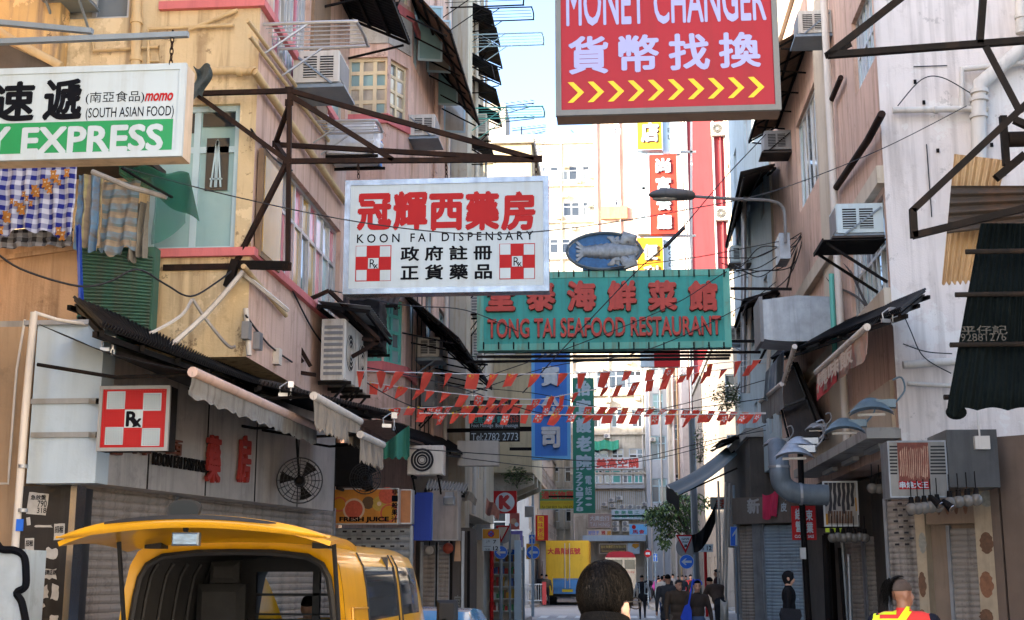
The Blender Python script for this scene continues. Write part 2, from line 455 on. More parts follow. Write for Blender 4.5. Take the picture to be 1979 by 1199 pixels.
# ------------------------------------------------------------------ repeated fittings
def ac_unit(F, x, y, w, hh, d, label, group='window air conditioners on the facades', near='x0', m=None, brace=True, pan=True, slats=True, name='air_conditioner'):
    m = m or m_ac
    t = thing(name, label, 'air conditioner', F.p(x, y, 0), group)
    b = MB(); b.bbox(F, x, x + w, y, y + hh, .0, d, .015); b.build('casing', m, t)
    s = MB(); xs = x - .004 if near == 'x0' else x + w + .004; sg = -1 if near == 'x0' else 1
    for k in (0, 1):
        z0 = d * (.22 + .36 * k); z1 = z0 + d * .29
        s.m = 0; s.box(F, min(xs, xs + sg * .003), max(xs, xs + sg * .003), y + hh * .14, y + hh * .82, z0, z1)
        s.m = 1
        if slats:
            for q in range(8):
                yy = y + hh * (.16 + .082 * q)
                s.box(F, min(xs, xs + sg * .014), max(xs, xs + sg * .014), yy, yy + .012, z0, z1)
    s.build('side_grille', [m_hole, m], t)
    c = MB(); c.box(F, x + .04, x + w - .04, y + .05, y + hh - .05, d, d + .008)
    c.build('rear_coil', m_acg, t)
    for xx in (x + .03, x + w - .05):
        k = MB(); k.box(F, xx, xx + .03, y - .05, y - .005, -.0, d + .03)
        if brace and brace != 'up': k.beam(F.p(xx + .015, y - .02, d * .98), F.p(xx + .015, y - hh * .85, .01), .025)
        elif brace:
            e = x - .02 if xx < x + w / 2 else x + w + .02
            k.beam(F.p(e, y - .03, d * .85), F.p(e, y + hh * .85, .03), .025)
        k.build('bracket', m_gpaint if m is not m_acg else m_iron, t)
    if pan:
        p = MB(); p.box(F, x - .04, x + w + .04, y - .09, y - .055, 0, d + .08); p.build('drip_pan', m_corr if m is not m_ac else m_gpaint, t)
    return t
def condenser(F, x, y, w, hh, d, label, group=None, fans=1, m=None, bracket=True, name='condenser_unit'):
    """outdoor unit whose fan side faces the frame's normal"""
    m = m or m_ac
    t = thing(name, label, 'air conditioner', F.p(x, y, 0), group)
    b = MB(); b.bbox(F, x, x + w, y, y + hh, .05, .05 + d, .02); b.build('casing', m, t)
    for k in range(fans):
        r = min(w * .33, hh / fans * .42)
        cy = y + hh * (k + .5) / fans; cx = x + w * .42
        G = F.off(cx, cy, .05 + d)
        q = MB(); q.m = 0; q.lathe(G, [(r, .0), (r, .004), (.001, .004)], 24, 'z'); q.m = 1
        for rr in (1., .75, .5, .28):
            q.tube([G.p(math.cos(a) * r * rr, math.sin(a) * r * rr, .014) for a in [i * math.pi / 12 for i in range(25)]], .006, 4, False)
        q.cyl(G.p(0, 0, .004), G.n, r * .2, .014, 12)
        q.build('fan_grille', [m_hole, m], t)
    s = MB()
    for q in range(9): s.box(F, x - .012, x, y + hh * (.08 + .095 * q), y + hh * (.08 + .095 * q) + hh * .05, .09, .01 + d)
    s.build('side_louvre', m_acg, t)
    if bracket:
        for xx in (x + .08, x + w - .1):
            k = MB(); k.box(F, xx, xx + .04, y - .05, y - .004, 0, d + .12); k.beam(F.p(xx + .02, y - .04, d + .05), F.p(xx + .02, y - hh * .6, .0), .03)
            k.build('bracket', m_iron, t)
    return t
def corr_awning(F, x0, x1, yw, ye, d, label, m=None, pitch=.12, amp=.018, cat='awning', ribs=3, group=None, z0=0, dx=0., name='corrugated_awning', bm=None):
    """corrugated lean-to roof: from height yw at the wall to ye at its outer edge"""
    m = m or m_corr
    t = thing(name, label, cat, F.p(x0, yw, 0), group)
    L = abs(x1 - x0); n = max(8, int(L / pitch * 6))
    s = MB(); s.grid(lambda u, v: F.p(x0 + (x1 - x0) * u + dx * v, yw + (ye - yw) * v + amp * math.sin(L * u / pitch * 2 * math.pi), z0 + d * v), n, 4, .006)
    s.build('sheet', m, t, True)
    k = MB(); sl = (ye - yw)
    for v in [.03 + .94 * i / max(1, ribs - 1) for i in range(ribs)]:
        k.beam(F.p(x0 + dx * v + .01, yw + sl * v - .05, z0 + d * v), F.p(x1 + dx * v - .01, yw + sl * v - .05, z0 + d * v), .045, .06)
    nb = max(2, int(L / 1.1) + 1)
    for i in range(nb):
        xx = x0 + (x1 - x0) * (.02 + .96 * i / (nb - 1))
        k.beam(F.p(xx, yw - .07, z0), F.p(xx + dx, ye - .07, z0 + d), .03, .04)
        k.beam(F.p(xx, yw - .75 * max(d, .5), z0), F.p(xx + dx, ye - .09, z0 + d * .9), .03)
    k.build('bracket', bm or m_iron, t)
    return t
def rack(F, x, y, w, d, label, m=None, rods=4, group='clothes drying racks', r=.014):
    """laundry rack reaching out of a facade"""
    t = thing('drying_rack', label, 'drying rack', F.p(x, y, 0), group)
    m = m or m_alu
    b = MB(); b.tube(smooth_path([F.p(x, y, 0), F.p(x, y, d * .9), F.p(x + .08, y, d), F.p(x + w - .08, y, d), F.p(x + w, y, d * .9), F.p(x + w, y, 0)], 4), r * 1.5, 6); b.build('frame', m, t)
    q = MB()
    for i in range(rods): q.tube([F.p(x + w * (i + 1) / (rods + 1), y, 0), F.p(x + w * (i + 1) / (rods + 1), y, d * .98)], r * .6, 5)
    q.build('rod', m, t)
    for xx in (x, x + w): k = MB(); k.beam(F.p(xx, y, d * .5), F.p(xx, y - d * .35, 0), .02); k.build('brace', m, t)
    return t
def pipe(pts, r, parent, m=None, collars=(), name='pipe', seg=10, sm=0):
    b = MB(); P = smooth_path(pts, sm) if sm else pts
    b.tube(P, r, seg)
    for c, d in collars: b.cyl(V(c) - V(d) * .03, d, r * 1.25, .06, seg)
    return b.build(name, m or m_pipe, parent, True)
def hole(F, ax, ay, bx, by):
    p, q = F.px(ax, ay), F.px(bx, by)
    return [min(p[0], q[0]), max(p[0], q[0]), min(p[1], q[1]), max(p[1], q[1])]
def shutter(F, x0, x1, y0, y1, m, label, slat=.085, holes=None, z=0, group='roller shutters', posts=True, name='roller_shutter'):
    """rolled steel shutter in its guide rails"""
    t = thing(name, label, 'shutter', F.p((x0 + x1) / 2, y0, z), group)
    s = MB(); n = int((y1 - y0) / slat); prof = [(0, 0), (.15, .012), (.45, .022), (.75, .02), (.9, .006), (1, 0)]
    pts = [(y0 + slat * (i + a), z + b) for i in range(n) for a, b in prof[:-1]] + [(y0 + slat * n, z)]
    vs = [F.p(x, y, zz) for y, zz in pts for x in (x0, x1)]
    s.add(vs, [(2 * i, 2 * i + 1, 2 * i + 3, 2 * i + 2) for i in range(len(pts) - 1)])
    s.build('curtain', m, t)
    if holes:
        q = MB(); a, b = holes
        for i in range(n):
            yy = y0 + slat * (i + .5)
            if not a < yy < b: continue
            k = int((x1 - x0 - .1) / .16)
            for j in range(k):
                xx = x0 + .1 + j * .16 + (.08 if i % 2 else 0)
                q.box(F, xx, xx + .07, yy - .014, yy + .014, z + .018, z + .0245)
        q.build('ventilation_slot', m_hole, t)
    for xx in ((x0 - .05, x1) if posts else ()):
        k = MB(); k.box(F, xx, xx + .05, y0, y1, z - .03, z + .05); k.build('guide_rail', m_galv, t)
    k = MB(); k.box(F, x0, x1, y0 - .0, y0 + .07, z + .022, z + .05); k.build('bottom_bar', m_iron, t)
    return t

# ------------------------------------------------------------------ left side: the stained yellow house at the edge
def block(name, label, x0, x1, y0, y1, z0, z1, m, roofm=None, cat='building', parts=True):
    t = thing(name, label, cat, ((x0 + x1) / 2, (y0 + y1) / 2, z0))
    b = MB(); F = FC(x0, y0, z0); b.box(F, 0, x1 - x0, 0, z1 - z0, -(y1 - y0), 0); b.build('wall', m, t)
    r = MB(); r.box(F, -.1, x1 - x0 + .1, z1 - z0, z1 - z0 + .25, -(y1 - y0) - .1, .1); r.build('roof', roofm or m_conc, t)
    return t
tl0 = block('old_house', 'stained yellow house wall with slanting drainpipe beside the white grocery sign', -9.2, -6.95, 0, 13.0, 0, 17, m_stain)  # main block stands out of view, its size set to shade the near street
q = MB(); q.box(FC(-9, 14.15, 0), 0, 9 + U(112, 80, 14.0).x, U(50, 150, 14).z, 13, -.12, .15); q.build('side_wall', m_stain, tl0)
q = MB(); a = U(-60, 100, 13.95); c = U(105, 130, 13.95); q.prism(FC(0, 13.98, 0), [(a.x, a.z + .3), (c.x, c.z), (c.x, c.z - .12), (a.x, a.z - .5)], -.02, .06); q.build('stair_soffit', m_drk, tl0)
pipe([U(-40, 35, 13.7), U(20, 75, 13.8), U(118, 128, 13.85)], .05, tl0, m_pipe)

# ------------------------------------------------------------------ left side: yellow corner house with pink bands
DL1 = 14.3; XL = -4.2
F1e = FC(-9, DL1, 0); F1s = Fr((XL, DL1, 0), (0, 1, 0))
t1 = thing('corner_house', 'yellow stucco tenement with pink window bands and blue framed corner window', 'building', (-6.5, 17, 0))
zb = F1e.px(430, 690)[1]
ztop = 17
hw = hole(F1e, 296, 205, 452, 484); ha = hole(F1e, 112, -60, 248, 34)
hl = hole(F1s, 535, 330, 656, 552); hl[2:] = [F1s.px(568, 552)[1], F1s.px(563, 330)[1]]
hu = hole(F1s, 497, 0, 598, 60); hu[2:] = [F1s.px(505, 58)[1], F1s.px(505, 58)[1] + 1.9]
hu[0] = .55
hb = hole(F1s, 636, 112, 667, 225); hb[2:] = [F1s.px(652, 262)[1], F1s.px(652, 120)[1]]
b = MB(); wall(b, F1e, 0, 9 + XL, zb, ztop, [hw, ha]); b.quad(F1e.p(0, zb), F1e.p(4.8, zb), F1s.p(5.1, zb), F1s.p(5.1, zb) - V((4.8, 0, 0)))
b.quad((-8, 19.4, 0), (XL, 19.4, zb), (XL, 19.4, ztop), (-8, 19.4, ztop)); b.quad((-5.6, 14, 0), (-5.6, 25, 0), (-5.6, 25, zb), (-5.6, 14, zb))
b.build('end_wall', m_yel, t1)
b = MB(); wall(b, F1s, 0, 5.1, zb, ztop, [hl, hu, hb]); b.build('street_wall', m_rpink, t1)
b = MB(); b.box(FC(-9, 19.42, 0), 0, 3.7, 0, 8, -5.2, 0); b.box(FC(-9, 19.44, 8.01), 0, 2.4, 0, 3.7, -5.1, 0); b.box(FC(-9, 19.46, 11.72), 0, 1.8, 0, 7.3, -3.3, 0); b.build('stair_shade_wall', m_pink, t1)  # upper boxes added in steps to shade the peach house opposite
b = MB(); b.box(FC(-9, DL1, ztop), .9, 4.95, 0, .3, -5.2, .12); b.build('roof', m_conc, t1)
# bands
for k, (y0, y1) in enumerate((((497, 481)), ((18, 3)))):
    a = F1e.px(300 if k == 0 else 310, y0)[0]; z0, z1 = F1e.px(440, y0)[1], F1e.px(440, y1)[1]
    q = MB(); q.box(F1e, a, 4.8, z0, z1, 0, .07); q.box(F1s, -.07, 5.1, z0, z1, 0, .068); q.build('sill_band', m_pinkb, t1)
# corner window of the end face: three lights with panels below
x0, x1, y0, y1 = hw
wf = window(F1e, x0, x1, y0, y1, t1, 2, [.70], m_wfr, [m_gb], fw=.07)
dk = MB(); xm = (x0 + x1) / 2
dk.box(F1e, x0 + .05, xm - .04, y0 + (y1 - y0) * .82, y1 - .08, -.10, -.085); dk.box(F1e, xm + .06, x1 - .08, y0 + (y1 - y0) * .86, y1 - .08, -.10, -.085); dk.box(F1e, xm + .12, x1 - .14, y0 + (y1 - y0) * .42, y0 + (y1 - y0) * .78, -.10, -.085)
dk.build('dark_pane', m_gd, wf)
gr = MB(); a, c = xm + .25, x1 - .27; yb, yt = y0 + (y1 - y0) * .44, y0 + (y1 - y0) * .76
for p, q in (((a, yb), (a, yt)), ((c, yb), (c, yt)), ((a, yt), ((a + c) / 2 - .06, yb)), ((c, yt), ((a + c) / 2 + .06, yb)), ((a, yt), (c, yt)), ((a + .08, yb + .1), (c - .08, yb + .1))):
    gr.beam(F1e.p(*p, -.07), F1e.p(*q, -.07), .018)
gr.build('window_grille', m_wfr, wf)
window(F1e, *ha, t1, 2, 1, m_alu, [m_gm, m_gc])
window(F1s, *hl, t1, 9, [.62], m_alu, [m_gpk, m_gpk, m_gc, m_gor, m_gm, m_gb], fw=.045, seed=4)
window(F1s, *hu, t1, 6, 1, m_alu, [m_gc, m_gc, m_gpk], fw=.045)
window(F1s, *hb, t1, 2, [.6], m_white, [m_gb, m_gc], fw=.05)
# brown shutter strip and panels on the upper street face
q = MB(); z0, z1 = F1s.px(600, 130)[1], ztop
xa = F1s.px(600, 60)[0]; q.box(F1s, xa, F1s.px(632, 60)[0], F1s.px(600, 200)[1], z1 - .2, 0, .05); q.build('timber_panel', m_brown, t1)
q = MB(); xa, xb = F1s.px(492, 400)[0], F1s.px(532, 400)[0]
q.box(F1s, xa, xb, F1s.px(512, 515)[1], F1s.px(512, 305)[1], .02, .09); q.build('timber_shutter', m_brown, t1)
q = MB(); q.box(F1s, xa + .05, xb - .05, F1s.px(512, 505)[1], F1s.px(512, 318)[1], .09, .1); q.build('shutter_panel', m_gor, t1)
# flat iron on the end wall, pipes
q = MB(); p0, p1 = F1e.px(316, 524), F1e.px(452, 514); q.box(F1e, p0[0], p1[0], p0[1], p0[1] + .07, 0, .03); q.build('iron_strip', m_rust, t1)
P = lambda x, y, z=.1: F1e.p(*F1e.px(x, y), z)
pipe([P(270, -30), P(268, 170)], .06, t1, m_pipe, [(P(270, 48), (0, 0, 1)), (P(269, 120), (0, 0, 1))])
pipe([P(290, 170, .06), P(290, 60, .06), P(455, 53, .06)], .025, t1, m_pipe)
pipe([P(182, 80, .05), P(184, 102, .05), P(310, 94, .05), P(308, 122, .05), P(290, 122, .05)], .022, t1, m_pipe)
pipe([P(368, 62, .06), P(462, 24, .06)], .025, t1, m_pipe)
S1 = lambda x, y, z=.08: F1s.p(*F1s.px(x, y), z)
pipe([P(395, 145, .1), P(486, 145, .1), S1(500, 170), S1(660, 395)], .05, t1, m_pipe, [(P(468, 145, .1), (1, 0, 0))], sm=3)
pipe([S1(470, 40, .05), S1(640, 268, .05)], .025, t1, m_pipe)
pipe([S1(474, 70, .05), S1(650, 300, .05)], .025, t1, m_pipe)
pipe([S1(462, 515, .05), S1(545, 610, .05)], .03, t1, m_pipe)
pipe([P(480, 600, .1), P(486, 690, .1)], .03, t1, m_pipew)
# end wall air conditioner
x0, y0 = F1e.px(112, 28); x1 = F1e.px(186, 28)[0]
ac_unit(F1e, x0, y0 + .1, x1 - x0, .5, .6, 'off white air conditioner above the grey beams of the grocery sign', m=m_ac, brace=True)
x0, y0 = F1s.px(566, 160)
ac_unit(F1s, x0, y0, .62, .44, .62, 'off white air conditioner under the upper drying rack on the yellow corner house', brace='up')
# wrapped unit, racks, awning on its street face
def wrapped(F, x, y, w, hh, d, label, m, m2=None, seed=0):
    t = thing('wrapped_air_conditioner', label, 'air conditioner', F.p(x, y, 0), None)
    c = MB()
    def fn(u, v):
        a = u * 4
        if a < 1: q = (0, a)
        elif a < 2: q = (a - 1, 1)
        elif a < 3: q = (1, 3 - a)
        else: q = (4 - a, 0)
        n_ = mnoise.noise(V((u * 9 + seed, v * 7, 0))) * .035 + mnoise.noise(V((u * 23, v * 15 + seed, 3))) * .02
        return F.p(x + w * (.5 + (q[0] - .5) * (1 + n_ * 3)), y + hh * v + n_ * .5, d * (.5 + (q[1] - .5) * (1 + n_ * 3)) + .02)
    c.grid(fn, 48, 14)
    c.box(F, x + .02, x + w - .02, y + .0, y + hh, .02, d - .02)
    c.build('wrapping', m, t, True)
    for xx in (x + .05, x + w - .05): k = MB(); k.box(F, xx - .015, xx + .015, y - .05, y - .01, 0, d + .08); k.build('bracket', m_iron, t)
    if m2:
        s = MB(); s.box(F, x + w * .9, x + w * 1.03, y, y + hh * .8, d * .2, d + .02); s.build('edge_cloth', m2, t)
    return t
x0, y0 = F1s.px(628, 298)
wrapped(F1s, x0, y0, .7, .5, .7, 'air conditioner wrapped in white plastic sheet above the dispensary sign', mat('white plastic sheet', (.62, .64, .64), .35, var=.2, vs=5, streak=.2, bump=.3, bs=15), mat('blue tape', (.02, .2, .65), .5))
x0, y0 = F1s.px(508, 55)
rack(F1s, x0, y0 + .05, .75, 1.15, 'steel drying rack with round corners, highest on the yellow corner house', rods=5)
x0, y0 = F1s.px(606, 236)
rack(F1s, x0, y0, .5, .9, 'thin drying rack beside the wrapped air conditioner', rods=3)
x0, z0 = F1s.px(640, 0)
corr_awning(F1s, 3.05, 5.05, F1s.px(634, 20)[1] + .6, F1s.px(700, 60)[1] - .65, 1.0, 'black corrugated awning with open struts high on the yellow corner house', m_blk, ribs=4)
# ------------------------------------------------------------------ left side: salmon house with bay
DL2 = 24.7; XB = -5.6
F2e = FC(XB - 3, DL2, 0); F2c = Fr((-4.55, DL2, 0), (.42, .9, 0)); F2s = Fr((-4.2, DL2 + .75, 0), (0, 1, 0))
t2 = thing('bay_house', 'salmon pink tenement with tall cream bay window and red sill bands', 'building', (-6, 28, 0))
xr = XB * -1 + 3 - 4.55 + 0.0
xr = (-4.55) - (XB - 3)
z2 = F2e.px(700, 812)[1]; top2 = 17.5
hA = hole(F2e, 672, 112, 748, 222); hB = hole(F2e, 676, 572, 748, 698); hC = hole(F2e, 690, -140, 752, -12)
cw = (F2s.o - F2c.o).length
hAc = [.12, cw - .06, hA[2], hA[3]]; hBc = [.12, cw - .06, hB[2], hB[3]]; hCc = [.12, cw - .06, hC[2], hC[3]]
b = MB(); wall(b, F2e, 0, xr, z2, top2, [hA, hB, hC]); wall(b, F2c, 0, cw, z2, top2, [hAc, hBc, hCc])
sideh = []
for (ax, bx, ay) in ((800, 812, 45), (824, 838, 60), (846, 860, 70), (793, 806, 560), (824, 838, 600), (848, 862, 640)):
    p, q = F2s.px(ax, ay), F2s.px(bx, ay); sideh.append([p[0], q[0], p[1] - .9, p[1] + .6])
wall(b, F2s, 0, 6.6, z2, top2, sideh)
b.quad(F2e.p(0, z2), F2e.p(xr, z2), F2s.p(0, z2), F2s.p(0, z2) - V((4.4, 0, 0))); b.quad(F2s.p(0, z2), F2s.p(6.6, z2), F2s.p(6.6, z2) - V((4.4, 0, 0)), F2s.p(0, z2) - V((4.4, 0, 0)))
b.quad((-5.1, 24, 0), (-5.1, 33, 0), (-5.1, 33, z2), (-5.1, 24, z2))
b.quad(F2s.p(6.6, z2), F2s.p(6.6, top2), F2s.p(6.6, top2) - V((4.4, 0, 0)), F2s.p(6.6, z2) - V((4.4, 0, 0)))
b.build('wall', m_pink, t2)
b = MB(); b.prism(Fr((0, 0, top2), (1, 0, 0), (0, 1, 0)), [(-8.7, 24.6), (-4.5, 24.6), (-4.1, 25.4), (-4.1, 32.1), (-8.7, 32.1)], 0, .3); b.build('roof', m_conc, t2)
for hh_, fm, pm, cc in ((hA, m_creamf, [m_gc, m_gc, m_gb], 3), (hB, m_teal, [m_gb, m_gm, m_gb], 3), (hC, m_creamf, [m_gc, m_gm], 3)):
    window(F2e, *hh_, t2, cc, [.25, .5, .75], fm, pm, fw=.07)
for hh_, fm, pm in ((hAc, m_creamf, [m_gc, m_gm]), (hBc, m_teal, [m_gb, m_gm]), (hCc, m_creamf, [m_gc])):
    window(F2c, *hh_, t2, 2, [.25, .5, .75], fm, pm, fw=.06)
for k, hh_ in enumerate(sideh): window(F2s, *hh_, t2, 2, 1, m_wfr, [m_gb, m_gm, m_gc])
for yy in (230, 708, 8):
    z0 = F2e.px(720, yy)[1]; q = MB(); q.box(F2e, xr - 2.6, xr + .03, z0 - .11, z0 + .09, 0, .06); q.box(F2c, -.03, cw, z0 - .11, z0 + .09, 0, .06); q.box(F2s, 0, 1.2, z0 - .11, z0 + .09, 0, .06)
    q.build('sill_band', m_pinkb, t2)
q = MB(); z0, z1 = F2e.px(720, 85)[1], F2e.px(720, 0)[1]; q.box(F2e, xr - 2.6, xr, z0, z1, 0, .03); q.box(F2c, 0, cw, z0, z1, 0, .03); q.build('white_spandrel', m_white, t2)
# open casements
for k, (px, py) in enumerate(((808, 60), (826, 85), (842, 150), (858, 205))):
    x, y = F2s.px(px, py); G = F2s.off(x, y - .7).rot(-78)
    c = MB(); c.box(G, 0, .04, 0, 1.3, 0, .03); c.box(G, .5, .54, 0, 1.3, 0, .03); c.box(G, .04, .5, 0, .05, 0, .03); c.box(G, .04, .5, 1.25, 1.3, 0, .03)
    f = c.build('open_casement', m_wfr, t2); c = MB(); c.quad(G.p(.04, .05, .01), G.p(.5, .05, .01), G.p(.5, 1.25, .01), G.p(.04, 1.25, .01)); c.build('pane', [m_gb, m_gc][k % 2], f)
pipe([F2s.p(3.4, z2, .07), F2s.p(3.4, top2, .07)], .05, t2, m_pink); pipe([F2s.p(5.6, z2, .07), F2s.p(5.6, top2, .07)], .05, t2, m_pipew)
p = F2s.px(808, 93)
corr_awning(F2s, -.7, 5.0, p[1] + .75, p[1] - .35, .95, 'long brown corrugated awning above the upper bay window of the salmon house', m_corb, ribs=4)
corr_awning(F2e, xr - 2.5, xr + .3, p[1] + .75, p[1] + .05, .5, 'short brown corrugated awning across the front of the upper bay window', m_corb, ribs=2)
p = F2s.px(770, 575)
corr_awning(F2s, -.6, 6.4, p[1] + .25, p[1] - .75, 1.15, 'long dark corrugated awning above the teal bay window of the salmon house', m_corr, ribs=4)
corr_awning(F2e, xr - 2.7, xr + .4, p[1] + .25, p[1] - .2, .55, 'short dark corrugated awning over the teal bay window behind the dispensary sign', m_corr, ribs=2)
x, y = F2s.px(790, 262); ac_unit(F2s, x, y, .7, .45, .55, 'off white air conditioner at the end of the brown awning on the salmon house', brace='up')
x, y = F2s.px(803, 690); ac_unit(F2s, x, y, .6, .42, .5, 'small off white air conditioner right of the teal bay window', brace=True)
x, y = F2s.px(808, 785); condenser(F2s, x, y, .5, .7, .3, 'louvred condenser low on the salmon house behind the flags', m=m_acg)
# ------------------------------------------------------------------ left side: tall grey house and further ones
def rowhouse(name, label, X, y0, y1, z0, z1, m, deep, bays, fl, fz, fm, pm, wh=1.3, ww=.9, endh=None, cat='building', bandm=None):
    """house whose street face looks across the street: windows on every floor"""
    t = thing(name, label, cat, ((X + X + deep) / 2, (y0 + y1) / 2, 0))
    left = X < 0
    F = Fr((X, y0, 0), (0, 1, 0)) if left else Fr((X, y1, 0), (0, -1, 0))
    L = y1 - y0; hs = []
    for k in range(fl):
        for i in range(bays):
            c = L * (i + .5) / bays; hs.append([c - ww / 2, c + ww / 2, fz + 3 * k, fz + 3 * k + wh])
    b = MB(); wall(b, F, 0, L, z0, z1, hs, .16)
    X2 = X + deep
    for yy in (y0, y1):
        if endh and yy == y0: continue
        b.quad((X, yy, z0), (X2, yy, z0), (X2, yy, z1), (X, yy, z1))
    if endh:
        Fe = FC(min(X, X2), y0, 0); wall(b, Fe, 0, abs(deep), z0, z1, endh, .16)
        for e in endh: window(Fe, *e, t, 2, [.6], fm, pm, fw=.06)
    b.quad((X, y0, z0), (X, y1, z0), (X2, y1, z0), (X2, y0, z0))
    b.build('wall', m, t)
    r = MB(); r.box(FC(min(X, X2), y0, z1), -.1, abs(deep) + .1, 0, .3, -(L + .1), .1); r.build('roof', m_conc, t)
    for e in hs: window(F, *e, t, 2, [.65], fm, pm, fw=.06)
    if bandm:
        q = MB()
        for k in range(fl): q.box(F, 0, L, fz + 3 * k - .35, fz + 3 * k - .15, 0, .09)
        q.build('floor_band', bandm, t)
    return t, F
t3, F3 = rowhouse('grey_house', 'narrow grey concrete house with tall weathered pier beyond the salmon house', -4.2, 32.3, 36.2, 3.4, 24, m_grey, -4.5, 2, 6, 4.6, m_alu, GL)
q = MB(); a, c = F3.px(866, 200)[0], F3.px(899, 200)[0]; q.box(F3, .0, 1.0, 0, 24, 0, .42); q.build('pier', mat('weathered pale pier', (.50, .47, .38), .9, var=.25, vs=.8, streak=.6, dirt=(.3, .2, .1)), t3)
pipe([F3.p(1.2, 3.4, .1), F3.p(1.2, 23, .1)], .06, t3, m_pipew); pipe([F3.p(3.0, 3.4, .1), F3.p(3.0, 23, .1)], .06, t3, m_pipew)
t4, F4 = rowhouse('awning_house', 'tall dingy house with small dark awnings and drying racks against the sky', -4.25, 36.2, 41, 3.4, 26, m_cream, -4.5, 3, 7, 4.6, m_alu, GL)
pipe([F4.p(1.6, 3.4, .1), F4.p(1.6, 25, .1)], .06, t4, m_pipew); pipe([F4.p(4.6, 3.4, .1), F4.p(4.6, 25, .1)], .05, t4, m_pipew)
words5 = ['highest', 'second', 'third', 'fourth', 'fifth', 'sixth', 'seventh', 'eighth']
aw = [(905, 30, 34), (918, 60, 60), (922, 105, 40), (905, 125, 70), (920, 140, 30), (918, 180, 80), (922, 225, 40), (905, 285, 60)]
for k, (px, py, s) in enumerate(aw):
    FF = F3 if px < 910 else F4
    x, y = FF.px(px, py); w = 1.1 + .3 * (k % 3)
    corr_awning(FF, x - w / 2, x + w / 2, y + .25, y - .12 - .1 * (k % 2), .75, f'small dark window awning, {words5[k]} from the top on the dingy houses left of the sky', m_corr if k % 3 else m_blk, ribs=2, group='small dark awnings against the sky', pitch=.2)
for k, (px, py) in enumerate(((925, 100), (920, 265), (908, 610), (890, 560), (912, 700))):
    x, y = F4.px(px, py) if px > 910 else F3.px(px, py)
    condenser(F4 if px > 910 else F3, x - .35, y, .8, .65 if k % 2 else .9, .32, ['louvred air conditioner with white cage just below the highest awnings against the sky', 'tall louvred air conditioner beside the lowest drying rack against the sky', 'condenser left of the green seafood sign', 'condenser behind the right edge of the dispensary sign', 'condenser behind the top string of flags'][k])
for k, (px, py, m) in enumerate(((905, 20, m_iron), (905, 70, m_wfr), (905, 212, m_teal))):
    x, y = F3.px(px, py - 2)
    rack(F3, x, y, .9, 2.2 if k != 0 else 1.9, f'{["dark iron", "pale", "green and black"][k]} drying rack sticking out against the sky, {["highest", "middle one", "lowest"][k]} of three', m, rods=3)
x, y = F3.px(862, 12); rack(F3, x - .8, y, .9, 2.0, 'black drying rack crossing the tall weathered pier', m_iron, rods=2)
q = MB(); q.box(FC(-9, 41.05, 0), 0, 4.7, 3.4, 15, -4.4, 0); q.build('shade_wing', m_cream, t4)  # added in the gap to keep the sun off the green sign
t5, F5 = rowhouse('balcony_house', 'sunlit beige block with cantilevered balconies past the dingy houses', -2.95, 45.5, 51.5, 5.2, 17.3, mat('sunlit beige render', (.52, .42, .27), .9, var=.25, vs=.6, streak=.5), -6, 2, 4, 6.2, m_alu, GL, endh=[[2.2, 3.4, 6.4 + 3 * k, 7.6 + 3 * k] for k in range(3)] + [[4.3, 5.4, 6.4 + 3 * k, 7.6 + 3 * k] for k in range(3)])
q = MB(); q.box(FC(-4.95, 46, 17.6), 0, 1.0, 0, 1.5, -2, 0); q.build('stair_hut', m_conc, t5)
for k in range(3):
    c = MB(); F = FC(-8.9, 45.5, 0)
    z = 5.2 - .0; yy = 46.2 + k * 2.2
    c.prism(Fr((-8, yy, 5.2), (1, 0, 0)), [(2.2, 0), (5.05, 0), (5.05, -.35), (2.2, -1.5)], -.3, 0); c.build('balcony_bracket', m_white2, t5)
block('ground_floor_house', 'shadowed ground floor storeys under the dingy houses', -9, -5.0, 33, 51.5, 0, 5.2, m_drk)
t6, F6 = rowhouse('corner_block', 'pale block with open railings past the crossing', -4.7, 69.5, 100, 0, 13, m_grey, -8, 6, 5, 1.2, m_alu, GL, endh=[[1 + 2.2 * i, 2.4 + 2.2 * i, 3.6 + 3 * k, 5.0 + 3 * k] for i in range(3) for k in range(4)], bandm=m_grey)

block('unseen_building', 'unseen tall block added to shade the street past the crossing', -44, -30, 55, 72, 0, 30, m_cream)  # hidden block added to keep the sun off the pink tower's lower floors
block('unseen_building', 'unseen lower block added to shade the crossing', -44, -30, 36, 54.9, 0, 20, m_cream)  # hidden block added for shade, lower so upper facades catch the sun
